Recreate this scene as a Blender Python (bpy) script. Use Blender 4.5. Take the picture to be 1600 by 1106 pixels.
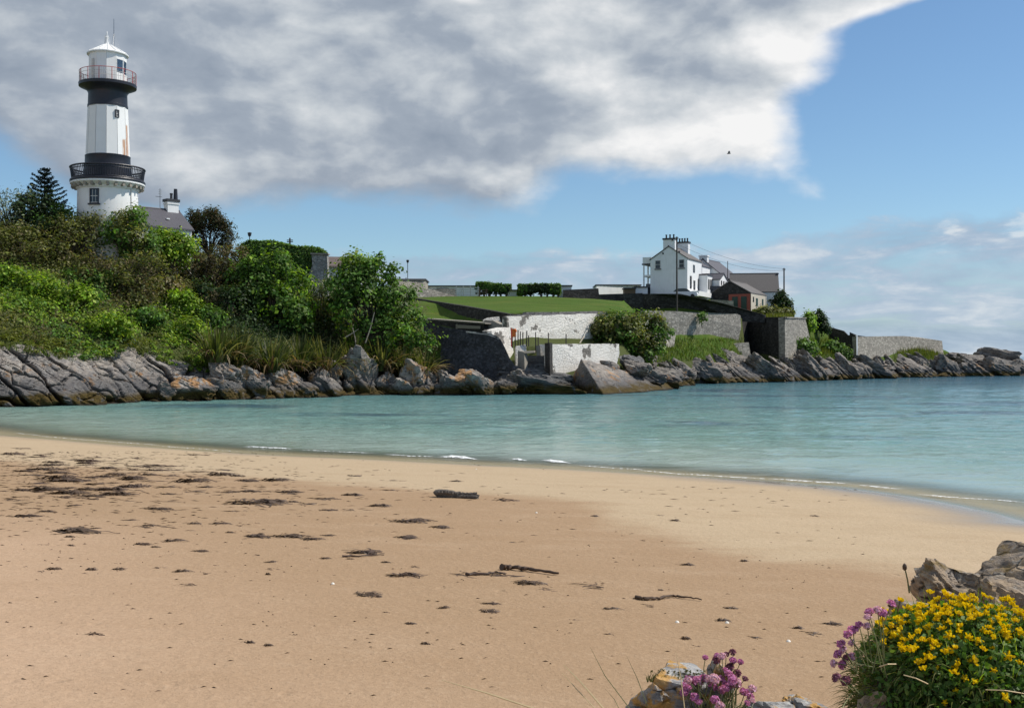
import bpy, bmesh, math, random
import numpy as np
from mathutils import Vector, Matrix

for o in list(bpy.data.objects):
    bpy.data.objects.remove(o, do_unlink=True)
SC = bpy.context.scene
COL = SC.collection
R = math.radians
rng = np.random.default_rng(7)
F, CX, HY, H = 1716.0, 800.0, 557.0, 3.5

# ------------------------------------------------------------------ camera
cam_d = bpy.data.cameras.new('camera')
cam_d.sensor_width = 36.0
cam_d.lens = 36.0 * F / 1600.0
cam_d.shift_y = (HY - 553.0) / 1600.0
cam_d.clip_start = 0.05
cam_d.clip_end = 30000
cam = bpy.data.objects.new('camera', cam_d)
COL.objects.link(cam)
cam.location = (0, 0, H)
cam.rotation_euler = (R(90), 0, 0)
SC.camera = cam

SUN_AZ, SUN_EL = R(83), R(50)          # azimuth clockwise from +y
SUN = Vector((math.sin(SUN_AZ) * math.cos(SUN_EL), math.cos(SUN_AZ) * math.cos(SUN_EL), math.sin(SUN_EL)))

# ------------------------------------------------------------------ node helper
class NT:
    def __init__(s, tree):
        s.t = tree
        s.n = tree.nodes
        s.l = tree.links
    def node(s, typ, **kw):
        nd = s.n.new(typ)
        for k, v in kw.items():
            setattr(nd, k, v)
        return nd
    def put(s, sock, v):
        if v is None:
            return
        if hasattr(v, 'is_linked') or isinstance(v, bpy.types.NodeSocket):
            s.l.new(v, sock)
        else:
            if isinstance(v, (tuple, list)) and sock.type == 'RGBA' and len(v) == 3:
                v = (*v, 1)
            sock.default_value = v
    def m(s, op, a, b=None, c=None, clamp=False):
        nd = s.node('ShaderNodeMath', operation=op, use_clamp=clamp)
        for i, v in enumerate((a, b, c)):
            s.put(nd.inputs[i], v)
        return nd.outputs[0]
    def vm(s, op, a, b=None):
        nd = s.node('ShaderNodeVectorMath', operation=op)
        s.put(nd.inputs[0], a)
        if b is not None:
            s.put(nd.inputs[1], b)
        return nd.outputs[0]
    def mix(s, f, a, b, blend='MIX'):
        nd = s.node('ShaderNodeMix', data_type='RGBA', blend_type=blend)
        s.put(nd.inputs[0], f)
        s.put(nd.inputs[6], a)
        s.put(nd.inputs[7], b)
        return nd.outputs[2]
    def step(s, x, lo, hi, a=0.0, b=1.0):
        nd = s.node('ShaderNodeMapRange', interpolation_type='SMOOTHSTEP')
        for i, v in enumerate((x, lo, hi, a, b)):
            s.put(nd.inputs[i], v)
        return nd.outputs[0]
    def noise(s, vec, scale, detail=4, rough=0.55, dist=0.0, lac=2.0, col=False):
        nd = s.node('ShaderNodeTexNoise')
        if vec is not None:
            s.l.new(vec, nd.inputs['Vector'])
        nd.inputs['Scale'].default_value = scale
        nd.inputs['Detail'].default_value = detail
        nd.inputs['Roughness'].default_value = rough
        nd.inputs['Distortion'].default_value = dist
        return nd.outputs[1 if col else 0]
    def voro(s, vec, scale, feature='F1', out=0, rand=1.0):
        nd = s.node('ShaderNodeTexVoronoi', feature=feature)
        s.l.new(vec, nd.inputs['Vector'])
        nd.inputs['Scale'].default_value = scale
        nd.inputs['Randomness'].default_value = rand
        return nd.outputs[out]
    def ramp(s, f, stops):
        nd = s.node('ShaderNodeValToRGB')
        el = nd.color_ramp.elements
        while len(el) < len(stops):
            el.new(0.5)
        for e, (p, c) in zip(el, stops):
            e.position = p
            e.color = (*c, 1) if len(c) == 3 else c
        s.put(nd.inputs[0], f)
        return nd.outputs[0]
    def comb(s, x, y, z):
        nd = s.node('ShaderNodeCombineXYZ')
        for i, v in enumerate((x, y, z)):
            s.put(nd.inputs[i], v)
        return nd.outputs[0]
    def sep(s, v):
        nd = s.node('ShaderNodeSeparateXYZ')
        s.l.new(v, nd.inputs[0])
        return nd.outputs
    def mapping(s, vec, rot=(0, 0, 0), scale=(1, 1, 1)):
        nd = s.node('ShaderNodeMapping')
        s.l.new(vec, nd.inputs[0])
        nd.inputs['Rotation'].default_value = rot
        nd.inputs['Scale'].default_value = scale
        return nd.outputs[0]
    def attr(s, name):
        nd = s.node('ShaderNodeAttribute', attribute_name=name)
        return nd
    def bump(s, h, strength=0.5, dist=0.05, normal=None):
        nd = s.node('ShaderNodeBump')
        s.put(nd.inputs['Strength'], strength)
        nd.inputs['Distance'].default_value = dist
        s.l.new(h, nd.inputs['Height'])
        if normal is not None:
            s.l.new(normal, nd.inputs['Normal'])
        return nd.outputs[0]

# ------------------------------------------------------------------ world: daylight sky with cloud banks
world = bpy.data.worlds.new('World')
SC.world = world
world.use_nodes = True
w = NT(world.node_tree)
w.n.clear()
sky = w.node('ShaderNodeTexSky', sky_type='NISHITA')
sky.sun_disc = False
sky.sun_elevation = SUN_EL
sky.sun_rotation = SUN_AZ
sky.air_density = 1.0
sky.dust_density = 0.2
sky.ozone_density = 2.2
bg_sky = w.node('ShaderNodeBackground')
tint = w.mix(1.0, sky.outputs[0], (0.86, 1.01, 1.10), 'MULTIPLY')
w.l.new(tint, bg_sky.inputs[0])
bg_sky.inputs[1].default_value = 0.098
tc = w.node('ShaderNodeTexCoord')
dx, dy, dz = w.sep(tc.outputs['Generated'])
az = w.m('ARCTAN2', dx, dy)
el = w.m('ARCSINE', dz)
def A(px): return math.atan((px - CX) / F)
def E(py): return math.atan((HY - py) / F)
pc = w.comb(az, w.m('MULTIPLY', el, 1.7), 0.0)
warp = w.noise(pc, 5.0, 3, 0.5, col=True)
pcw = w.vm('ADD', pc, w.vm('MULTIPLY', w.vm('SUBTRACT', warp, (0.5, 0.5, 0.5)), (0.06, 0.05, 0)))
def cloud_noise(v): return w.noise(v, 6.8, 9, 0.52, 0.0)
n0 = cloud_noise(pcw)
n1 = cloud_noise(w.vm('ADD', pcw, (0.016, 0.034, 0.0)))
nbig = w.noise(w.vm('ADD', pcw, (3.1, 1.7, 0)), 4.2, 3, 0.5)
# big cumulus bank: lower edge and right edge as functions of bearing and elevation
elb = w.m('ADD', E(334), w.step(az, A(740), A(900), 0.0, E(287) - E(334)))
elb = w.m('ADD', elb, w.step(az, A(210), A(-60), 0.0, E(238) - E(334)))
azr = w.m('ADD', A(1240), w.step(el, E(190), E(80), 0.0, A(1315) - A(1240)))
azr = w.m('ADD', azr, w.step(el, E(85), E(-25), 0.0, A(1740) - A(1315)))
f = w.m('MINIMUM', w.m('SUBTRACT', el, elb), w.m('MULTIPLY', w.m('SUBTRACT', azr, az), 0.8))
f = w.m('MINIMUM', f, w.m('MULTIPLY', w.m('ADD', az, 2.7), 0.3))
fn = w.m('ADD', f, w.m('MULTIPLY', w.m('SUBTRACT', n0, 0.50), 0.11))
c1 = w.step(fn, -0.010, 0.024)
# light and dark of the cloud body
rel = w.m('SUBTRACT', n0, n1)
b = w.m('ADD', 0.53, w.m('MULTIPLY', rel, 2.0))
b = w.m('ADD', b, w.m('MULTIPLY', w.m('SUBTRACT', nbig, 0.5), 1.15))
edge = w.step(w.m('SUBTRACT', azr, az), 0.24, 0.0, 0.0, 0.30)
b = w.m('ADD', b, edge)
b = w.m('ADD', b, w.m('MULTIPLY', w.step(f, 0.045, 0.0, 0.0, -0.16), w.step(az, A(900), A(700))))
lobe = w.m('MULTIPLY', w.step(az, A(780), A(980)), w.step(w.m('SUBTRACT', el, elb), 0.075, 0.03))
b = w.m('ADD', b, w.m('MULTIPLY', lobe, 0.30))
b = w.m('ADD', b, w.step(az, A(620), A(60), 0.0, -0.17))
b = w.m('ADD', b, w.m('MULTIPLY', w.m('SUBTRACT', w.noise(pcw, 40.0, 6, 0.6), 0.5), 0.22))
ccol = w.ramp(b, [(0.0, (0.235, 0.285, 0.36)), (0.34, (0.325, 0.375, 0.445)), (0.62, (0.52, 0.56, 0.60)), (1.0, (0.84, 0.84, 0.84))])
# low bank of stratocumulus over the horizon
ps = w.comb(w.m('MULTIPLY', az, 3.0), w.m('MULTIPLY', el, 15.0), 2.3)
ns = w.noise(ps, 3.2, 6, 0.6, 0.4)
pl = w.comb(w.m('MULTIPLY', az, 1.0), w.m('MULTIPLY', el, 2.2), 5.3)
nl = w.noise(pl, 22.0, 6, 0.58, 0.3)
top = w.m('ADD', E(392), w.step(az, A(1080), A(1480), 0.0, E(345) - E(392)))
f2 = w.m('ADD', w.m('SUBTRACT', top, el), w.m('MULTIPLY', w.m('SUBTRACT', nl, 0.5), 0.045))
c2 = w.m('MULTIPLY', w.step(f2, -0.002, 0.012), w.m('MAXIMUM', w.step(ns, 0.34, 0.60, 0.40, 0.95), w.step(el, 0.055, 0.015, 0.0, 0.92)))
b2 = w.m('ADD', w.m('MULTIPLY', w.m('SUBTRACT', ns, 0.5), 2.6), w.m('ADD', 0.40, w.m('MULTIPLY', w.m('SUBTRACT', nl, 0.5), 1.1)))
puff = w.m('MULTIPLY', w.step(az, A(1330), A(1500)), w.m('MULTIPLY', w.step(el, E(430), E(385)), w.step(nl, 0.42, 0.60)))
b2 = w.m('ADD', b2, w.m('MULTIPLY', puff, 0.5))
ccol2 = w.ramp(b2, [(0.0, (0.265, 0.365, 0.50)), (0.5, (0.385, 0.48, 0.60)), (1.0, (0.62, 0.67, 0.72))])
# small loose clouds for the rest of the sky
nf = w.noise(pcw, 6.0, 7, 0.6)
far_side = w.step(w.m('ABSOLUTE', az), 0.75, 1.2)
c3 = w.m('MULTIPLY', w.m('MULTIPLY', w.step(nf, 0.50, 0.64), far_side), w.step(el, 0.08, 0.2))
c1 = w.m('MAXIMUM', c1, c3)
bg1 = w.node('ShaderNodeBackground'); w.l.new(ccol, bg1.inputs[0])
bg2 = w.node('ShaderNodeBackground'); w.l.new(ccol2, bg2.inputs[0])
mx2 = w.node('ShaderNodeMixShader'); w.l.new(c2, mx2.inputs[0]); w.l.new(bg_sky.outputs[0], mx2.inputs[1]); w.l.new(bg2.outputs[0], mx2.inputs[2])
mx1 = w.node('ShaderNodeMixShader'); w.l.new(c1, mx1.inputs[0]); w.l.new(mx2.outputs[0], mx1.inputs[1]); w.l.new(bg1.outputs[0], mx1.inputs[2])
out = w.node('ShaderNodeOutputWorld'); w.l.new(mx1.outputs[0], out.inputs[0])
world.cycles.sampling_method = 'MANUAL'
world.cycles.sample_map_resolution = 1024

sun_d = bpy.data.lights.new('sun', 'SUN')
sun_d.energy = 4.2
sun_d.angle = R(0.53)
sun_d.color = (1.0, 0.945, 0.86)
sun = bpy.data.objects.new('sun', sun_d)
COL.objects.link(sun)
sun.location = SUN * 60
sun.rotation_euler = (-SUN).to_track_quat('-Z', 'Y').to_euler()

SC.view_settings.view_transform = 'Standard'
SC.view_settings.look = 'None'
SC.view_settings.exposure = 0.12
SC.view_settings.gamma = 1.0
SC.view_settings.use_curve_mapping = False
SC.cycles.max_bounces = 6
SC.cycles.transparent_max_bounces = 8
SC.cycles.use_denoising = True

# ------------------------------------------------------------------ geometry helpers
def W(px, py, d):
    return Vector(((px - CX) / F * d, d, H - (py - HY) / F * d))
def proj(p):
    p = np.asarray(p)
    return CX + p[..., 0] / p[..., 1] * F, HY - (p[..., 2] - H) / p[..., 1] * F

ROOTLOC = {}
def root(name, label, cat, loc, group=None):
    o = bpy.data.objects.new(name, None)
    o.empty_display_size = 0.2
    COL.objects.link(o)
    o.location = loc
    ROOTLOC[o.name] = Vector(loc)
    tag(o, label, cat, group)
    return o
def tag(o, label=None, cat=None, group=None, kind=None):
    if label: o['label'] = label
    if cat: o['category'] = cat
    if group: o['group'] = group
    if kind: o['kind'] = kind
    return o
def rootloc(o):
    while o.parent:
        o = o.parent
    return ROOTLOC[o.name]

def npobj(name, verts, faces, mat, parent=None, label=None, cat=None, group=None, kind=None, col=None, attrs=None, smooth=False, loc=None):
    """verts (N,3) world, faces (M,k) int array or list of lists"""
    verts = np.asarray(verts, dtype=np.float64)
    if parent is not None:
        base = rootloc(parent)
    elif loc is not None:
        base = Vector(loc)
    elif kind in ('structure',):
        base = Vector((0, 0, 0))
    else:
        mn, mxx = verts.min(0), verts.max(0)
        base = Vector(((mn[0] + mxx[0]) / 2, (mn[1] + mxx[1]) / 2, mn[2]))
    v = verts - np.array(base)
    me = bpy.data.meshes.new(name)
    if isinstance(faces, np.ndarray):
        k = faces.shape[1]
        me.vertices.add(len(v)); me.vertices.foreach_set('co', v.astype(np.float32).ravel())
        me.loops.add(faces.size); me.loops.foreach_set('vertex_index', faces.astype(np.int32).ravel())
        me.polygons.add(len(faces))
        me.polygons.foreach_set('loop_start', np.arange(0, faces.size, k, dtype=np.int32))
        me.update(calc_edges=True)
    else:
        me.from_pydata([tuple(x) for x in v], [], faces)
        me.update()
    if col is not None:
        a = me.color_attributes.new('col', 'FLOAT_COLOR', 'POINT')
        c4 = np.ones((len(v), 4), dtype=np.float32); c4[:, :3] = col
        a.data.foreach_set('color', c4.ravel())
    for k_, arr in (attrs or {}).items():
        a = me.attributes.new(k_, 'FLOAT', 'POINT')
        a.data.foreach_set('value', np.asarray(arr, dtype=np.float32))
    if smooth:
        me.polygons.foreach_set('use_smooth', np.ones(len(me.polygons), dtype=bool))
    if mat is not None:
        for mm in (mat if isinstance(mat, (list, tuple)) else [mat]):
            me.materials.append(mm)
    o = bpy.data.objects.new(name, me)
    COL.objects.link(o)
    if parent is not None:
        o.parent = parent
    else:
        o.location = base
        ROOTLOC[o.name] = base
    tag(o, label, cat, group, kind)
    return o

class MB:
    def __init__(s):
        s.v = []; s.f = []
    def add(s, vs, fs):
        n = len(s.v)
        s.v += [Vector(x) for x in vs]
        s.f += [[i + n for i in q] for q in fs]
        return s
    def box(s, c, size, rz=0.0):
        hx, hy, hz = size[0] / 2, size[1] / 2, size[2] / 2
        m = Matrix.Rotation(rz, 3, 'Z')
        vs = [Vector(c) + m @ Vector((x * hx, y * hy, z * hz)) for z in (-1, 1) for y in (-1, 1) for x in (-1, 1)]
        return s.add(vs, [[0, 2, 3, 1], [4, 5, 7, 6], [0, 1, 5, 4], [2, 6, 7, 3], [0, 4, 6, 2], [1, 3, 7, 5]])
    def obox(s, o, u, w_, z0, z1, a0, a1, b0, b1):
        """box in an oriented frame: origin o (xy), axes u and w_, a along u, b along w_"""
        vs = []
        for z in (z0, z1):
            for a, b_ in ((a0, b0), (a1, b0), (a1, b1), (a0, b1)):
                p = Vector(o) + Vector(u) * a + Vector(w_) * b_
                vs.append((p.x, p.y, z))
        return s.add(vs, [[0, 3, 2, 1], [4, 5, 6, 7], [0, 1, 5, 4], [1, 2, 6, 5], [2, 3, 7, 6], [3, 0, 4, 7]])
    def prism(s, poly, t):
        n = len(poly)
        p = [Vector(x) for x in poly]
        q = [x + Vector(t) for x in p]
        fs = [list(range(n)), list(range(2 * n - 1, n - 1, -1))]
        fs += [[i, i + n, (i + 1) % n + n, (i + 1) % n] for i in range(n)]
        return s.add(p + q, fs)
    def tube(s, pts, rad, n=6, cap=True):
        pts = [Vector(p) for p in pts]
        if not hasattr(rad, '__len__'):
            rad = [rad] * len(pts)
        vs = []; fs = []
        ref = None
        for i, p in enumerate(pts):
            d = (pts[min(i + 1, len(pts) - 1)] - pts[max(i - 1, 0)]).normalized()
            if ref is None:
                ref = Vector((0, 0, 1)) if abs(d.z) < 0.9 else Vector((1, 0, 0))
            a = d.cross(ref).normalized(); bb = d.cross(a).normalized()
            ref = a.cross(d).normalized() if abs(d.dot(ref)) > 0.95 else ref
            for k in range(n):
                t = 2 * math.pi * k / n
                vs.append(p + (a * math.cos(t) + bb * math.sin(t)) * rad[i])
        for i in range(len(pts) - 1):
            for k in range(n):
                k2 = (k + 1) % n
                fs.append([i * n + k, i * n + k2, (i + 1) * n + k2, (i + 1) * n + k])
        if cap:
            fs.append(list(range(n))[::-1]); fs.append([(len(pts) - 1) * n + k for k in range(n)])
        return s.add(vs, fs)
    def lathe(s, prof, c, n=24, ph=0.0, a0=0.0, a1=None, cap=True):
        """profile [(r,z)], around vertical axis at c (x,y)"""
        vs = []; fs = []
        full = a1 is None
        m_ = n if full else n + 1
        for r, z in prof:
            for k in range(m_):
                t = ph + (2 * math.pi * k / n if full else a0 + (a1 - a0) * k / n)
                vs.append((c[0] + r * math.cos(t), c[1] + r * math.sin(t), z))
        for i in range(len(prof) - 1):
            for k in range(n):
                k2 = (k + 1) % m_
                fs.append([i * m_ + k, i * m_ + k2, (i + 1) * m_ + k2, (i + 1) * m_ + k])
        if cap and full:
            fs.append(list(range(n))[::-1]); fs.append([(len(prof) - 1) * n + k for k in range(n)])
        return s.add(vs, fs)
    def build(s, name, mat, parent=None, label=None, cat=None, group=None, kind=None, smooth=False, loc=None):
        o = npobj(name, np.array([tuple(x) for x in s.v]), s.f, mat, parent, label, cat, group, kind, loc=loc)
        if smooth:
            me = o.data
            me.polygons.foreach_set('use_smooth', np.ones(len(me.polygons), dtype=bool))
            me.set_sharp_from_angle(angle=R(40))
        return o

def fbm(p, scale, octaves=4, seed=0, rough=0.5):
    """numpy value-noise fbm, about -1..1"""
    p = np.asarray(p, dtype=np.float64) * scale
    out_ = np.zeros(p.shape[:-1]); amp = 1.0; tot = 0.0
    for o_ in range(octaves):
        q = p * (2.03 ** o_) + seed * 13.7 + o_ * 5.3
        i = np.floor(q).astype(np.int64); fr = q - i
        u = fr * fr * (3 - 2 * fr)
        def h(ix, iy, iz):
            n = (ix * 374761393 + iy * 668265263 + iz * 2147483647 + seed * 974711) & 0x7fffffff
            n = ((n ^ (n >> 13)) * 1274126177) & 0x7fffffff
            n = (n ^ (n >> 16)) & 0xffff
            return n / 32767.5 - 1.0
        v = 0
        for dx_ in (0, 1):
            for dy_ in (0, 1):
                for dz_ in (0, 1):
                    wgt = (u[..., 0] if dx_ else 1 - u[..., 0]) * (u[..., 1] if dy_ else 1 - u[..., 1]) * (u[..., 2] if dz_ else 1 - u[..., 2])
                    v = v + wgt * h(i[..., 0] + dx_, i[..., 1] + dy_, i[..., 2] + dz_)
        out_ += amp * v; tot += amp; amp *= rough
    return out_ / tot

def grid_faces(nu, nv):
    i, j = np.meshgrid(np.arange(nu - 1), np.arange(nv - 1), indexing='ij')
    a = (i * nv + j).ravel()
    return np.stack([a, a + nv, a + nv + 1, a + 1], 1)

# ------------------------------------------------------------------ materials
def mat(name):
    m = bpy.data.materials.new(name)
    m.use_nodes = True
    t = NT(m.node_tree)
    bs = m.node_tree.nodes['Principled BSDF']
    t.bs = bs
    t.geo = t.node('ShaderNodeNewGeometry')
    t.pos = t.geo.outputs['Position']
    t.tc = t.node('ShaderNodeTexCoord')
    t.obj = t.tc.outputs['Object']
    return m, t
def setb(t, col=None, rough=None, normal=None, spec=None, metal=None):
    if col is not None: t.put(t.bs.inputs['Base Color'], col)
    if rough is not None: t.put(t.bs.inputs['Roughness'], rough)
    if normal is not None: t.put(t.bs.inputs['Normal'], normal)
    if spec is not None: t.put(t.bs.inputs['Specular IOR Level'], spec)
    if metal is not None: t.put(t.bs.inputs['Metallic'], metal)

def plain(name, c, rough=0.6, var=0.2, scale=4.0, bump=0.1, metal=0.0):
    m, t = mat(name)
    n = t.noise(t.pos, scale, 5, 0.6)
    lo = tuple(x * (1 - var) for x in c); hi = tuple(min(1, x * (1 + var)) for x in c)
    setb(t, t.mix(n, lo, hi), rough, t.bump(n, bump, 0.02), None, metal)
    return m

def leaf_mat(name, transl=0.44, rough=0.55):
    m, t = mat(name)
    a = t.attr('col')
    setb(t, a.outputs['Color'], rough, None, 0.3)
    tr = t.node('ShaderNodeBsdfTranslucent')
    t.l.new(t.mix(1.0, a.outputs['Color'], (1.25, 1.25, 0.6), 'MULTIPLY'), tr.inputs[0])
    mxs = t.node('ShaderNodeMixShader'); mxs.inputs[0].default_value = transl
    t.l.new(t.bs.outputs[0], mxs.inputs[1]); t.l.new(tr.outputs[0], mxs.inputs[2])
    t.l.new(mxs.outputs[0], t.n['Material Output'].inputs[0])
    return m
M_LEAF = leaf_mat('leaf')
M_PETAL = leaf_mat('petal', 0.35, 0.5)

def rock_mat(name, dark=1.0, lichen=0.5, tide=True, fine=1.0, warm=0.0, orange=(0.40, 0.20, 0.06), hi=1.5):
    m, t = mat(name)
    p = t.pos
    nz = t.sep(t.geo.outputs['Normal'])[2]
    z = t.sep(p)[2]
    big = t.noise(p, 0.5 * fine, 5, 0.6)
    med = t.noise(p, 2.3 * fine, 7, 0.65, 0.3)
    g = 0.30 * dark
    c = t.ramp(med, [(0.25, (g * 0.45, g * 0.44, g * 0.45)), (0.5, (g * (1.0 + warm), g * 0.98, g * (0.96 - warm))), (0.75, (g * (1.55 + warm), g * 1.5, g * (1.4 - warm)))])
    c = t.mix(t.step(big, 0.42, 0.62, 0.0, 0.55), c, (g * 0.58, g * 0.57, g * 0.58))
    ml = t.mapping(p, (0.3, R(38), 0.4), (0.35, 1.0, 2.2))
    lay = t.noise(ml, 3.0 * fine, 6, 0.65, 0.6)
    cr = t.voro(t.mapping(t.vm('ADD', p, t.vm('MULTIPLY', t.noise(p, 1.2 * fine, 3, col=True), (0.5 / fine, 0.5 / fine, 0.5 / fine))), (0.2, R(40), 0.3), (0.28, 0.7, 1.9)), 1.0 * fine, 'DISTANCE_TO_EDGE')
    crk = t.m('MAXIMUM', t.step(cr, 0.0, 0.045), t.step(t.noise(p, 1.7 * fine, 3), 0.42, 0.55))
    c = t.mix(t.step(lay, 0.35, 0.48, 0.65, 0.0), c, (g * 0.28, g * 0.27, g * 0.27))
    c = t.mix(t.m('SUBTRACT', 1.0, crk), c, (0.03, 0.028, 0.027))
    # pale lichen crust, then orange lichen
    lw = t.noise(p, 3.3 * fine, 6, 0.7)
    c = t.mix(t.m('MULTIPLY', t.step(lw, 0.54, 0.64), 0.55), c, (0.46 * dark, 0.45 * dark, 0.41 * dark))
    lo = t.noise(t.vm('ADD', p, (7.7, 3.1, 2.2)), 0.9 * fine, 6, 0.68)
    lmask = t.step(lo, 0.60 - 0.10 * lichen, 0.68 - 0.10 * lichen, 0.0, 0.75)
    if tide:
        lmask = t.m('MULTIPLY', lmask, t.m('MULTIPLY', t.step(z, 0.7, 1.2), t.step(z, 3.4, 2.2)))
    if lichen > 0:
        c = t.mix(lmask, c, orange)
    rough = 0.85
    if tide:
        zz = t.m('ADD', z, t.m('MULTIPLY', t.m('SUBTRACT', t.noise(p, 0.35, 4, 0.6), 0.5), 1.6))
        c = t.mix(t.step(zz, hi, hi * 0.45, 0.0, 0.62), c, (0.055, 0.056, 0.062))
        weed = t.m('MULTIPLY', t.step(zz, 1.05, 0.5), t.step(t.noise(p, 1.1, 4, 0.6), 0.34, 0.46))
        c = t.mix(weed, c, t.mix(t.noise(p, 6, 4), (0.022, 0.014, 0.006), (0.11, 0.075, 0.012)))
        c = t.mix(t.step(z, 0.22, 0.04, 0.0, 0.85), c, (0.018, 0.015, 0.012))
    hh = t.m('ADD', t.m('MULTIPLY', lay, 0.9), t.m('ADD', t.m('MULTIPLY', med, 0.5), t.m('MULTIPLY', crk, 0.35)))
    setb(t, c, rough, t.bump(hh, 0.85, 0.22 / fine), 0.25)
    return m

M_ROCK = rock_mat('coastal rock', 0.80, 0.40, warm=0.13, hi=2.0)
M_CLIFF = rock_mat('cliff rock', 0.86, 0.32, warm=0.12, hi=2.8)
M_ROCKW = rock_mat('brown shore rock', 0.68, 0.25, warm=0.12, hi=1.9)
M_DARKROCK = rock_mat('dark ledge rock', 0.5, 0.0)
M_FGROCK = rock_mat('foreground rock', 0.92, 0.40, False, 5.0, 0.36, (0.22, 0.15, 0.05))
M_LICHROCK = rock_mat('lichened rock', 1.15, 1.1, False, 14.0, 0.0, (0.52, 0.26, 0.02))

def wall_stone(name, c, cell=2.4, white=0.0, var=0.45, stain=0.5, patch=0.0, bump=0.6):
    m, t = mat(name)
    p = t.mapping(t.pos, (0, 0, 0), (1.0, 1.0, 1.7))
    p = t.vm('ADD', p, t.vm('MULTIPLY', t.vm('SUBTRACT', t.noise(t.pos, 1.6, 3, col=True), (0.5, 0.5, 0.5)), (0.35, 0.35, 0.35)))
    d = t.voro(p, cell, 'DISTANCE_TO_EDGE')
    cellc = t.voro(p, cell, 'F1', 1)
    cv = t.sep(cellc)[0]
    lo = tuple(x * (1 - var) for x in c); hi = tuple(min(0.9, x * (1 + var)) for x in c)
    col = t.mix(cv, lo, hi)
    col = t.mix(t.noise(t.pos, 7, 5, 0.65), t.mix(0.5, col, (0.02, 0.02, 0.02)), col)
    joint = t.step(d, 0.02, 0.09)
    col = t.mix(joint, tuple(x * 0.45 for x in c), col)
    if white > 0:
        peel = t.noise(t.pos, 0.33, 7, 0.62)
        pm = t.step(peel, 0.62 - patch * 0.12, 0.64 - patch * 0.12)
        small = t.step(t.noise(t.pos, 2.6, 6, 0.7), 0.66, 0.72)
        keep = t.m('MULTIPLY', t.m('SUBTRACT', 1.0, pm), t.m('SUBTRACT', 1.0, t.m('MULTIPLY', small, 0.7)))
        wc = t.mix(t.noise(t.pos, 1.3, 5, 0.65), (0.66, 0.62, 0.54), (0.86, 0.84, 0.80))
        wc = t.mix(t.m('MULTIPLY', t.step(cv, 0.75, 0.95), 0.12), wc, (0.45, 0.38, 0.28))
        col = t.mix(t.m('MULTIPLY', keep, white), col, wc)
    st = t.step(t.noise(t.mapping(t.pos, (0, 0, 0), (1, 1, 0.35)), 0.6, 6, 0.65), 0.48, 0.68, 0.0, stain)
    col = t.mix(st, col, tuple(x * 0.35 for x in c))
    setb(t, col, 0.9, t.bump(t.m('ADD', t.m('MULTIPLY', joint, 0.7), t.noise(t.pos, 9, 4)), bump, 0.06), 0.2)
    return m
M_WHITEWASH = wall_stone('whitewashed rubble', (0.28, 0.26, 0.23), 2.2, 0.97, 0.3, 0.12, 0.22, 1.0)
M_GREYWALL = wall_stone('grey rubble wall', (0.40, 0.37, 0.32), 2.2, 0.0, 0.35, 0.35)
M_DARKWALL = wall_stone('dark rubble wall', (0.062, 0.058, 0.055), 2.4, 0.0, 0.5, 0.5)  # dark walls; also paints shade into the bastion's left face
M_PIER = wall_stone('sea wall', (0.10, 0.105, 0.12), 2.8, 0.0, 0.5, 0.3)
M_PALEWALL = wall_stone('pale rubble wall', (0.47, 0.43, 0.36), 1.6, 0.0, 0.3, 0.25)
M_GATEWALL = wall_stone('gate pier stone', (0.42, 0.41, 0.38), 3.0, 0.0, 0.3, 0.3)

def paint(name, c, dirt=0.25, streak=True, rough=0.55, rust=False):
    m, t = mat(name)
    n = t.noise(t.pos, 0.9, 6, 0.6)
    s = t.noise(t.mapping(t.pos, (0, 0, 0), (2.2, 2.2, 0.25)), 2.0, 5, 0.6)
    col = t.mix(t.step(n, 0.4, 0.75, 0, dirt), c, tuple(x * 0.72 for x in c))
    if streak:
        col = t.mix(t.step(s, 0.55, 0.75, 0, dirt * 0.9), col, tuple(x * y for x, y in zip(c, (0.62, 0.60, 0.52))))
    setb(t, col, rough, t.bump(t.noise(t.pos, 12, 3), 0.12, 0.02))
    return m
M_WHITE = paint('white paint', (0.80, 0.80, 0.78))
M_HOUSEW = paint('white render', (0.80, 0.80, 0.79), 0.32)
M_BLACK = plain('black paint', (0.014, 0.015, 0.024), 0.45, 0.4, 3.0)
M_RED = plain('red paint', (0.42, 0.05, 0.04), 0.5)
M_REDLATTICE = plain('weathered red lattice', (0.20, 0.055, 0.04), 0.6)
M_SLATE = plain('slate', (0.065, 0.062, 0.075), 0.6, 0.35, 6.0, 0.3)
M_SLATEW = plain('weathered slate', (0.11, 0.10, 0.095), 0.7, 0.35, 5.0, 0.3)
M_SILL = plain('dark sill', (0.03, 0.03, 0.035), 0.5)
M_CONC = plain('concrete', (0.27, 0.245, 0.205), 0.85, 0.3, 2.5, 0.3)
M_WOODPOLE = plain('pole wood', (0.055, 0.045, 0.04), 0.8, 0.3, 8.0)
M_METAL = plain('galvanised metal', (0.30, 0.31, 0.32), 0.4, 0.2, 8.0, 0.05, 0.7)
M_BRICK = plain('red brick', (0.30, 0.075, 0.05), 0.8, 0.25, 9.0)
M_GREEN = plain('green door paint', (0.012, 0.045, 0.032), 0.4)
M_CREAM = paint('cream render', (0.58, 0.52, 0.42), 0.3)
M_ORANGE = plain('orange lifebuoy', (0.75, 0.16, 0.015), 0.5, 0.1)
M_BARK = plain('bark', (0.085, 0.065, 0.05), 0.9, 0.4, 9.0, 0.5)
M_PALEBARK = plain('pale dead wood', (0.36, 0.31, 0.24), 0.9, 0.3, 9.0, 0.4)
M_FENCE = plain('fence timber', (0.55, 0.53, 0.50), 0.7)
M_BROWNPOST = plain('brown timber', (0.12, 0.075, 0.05), 0.8)
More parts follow.
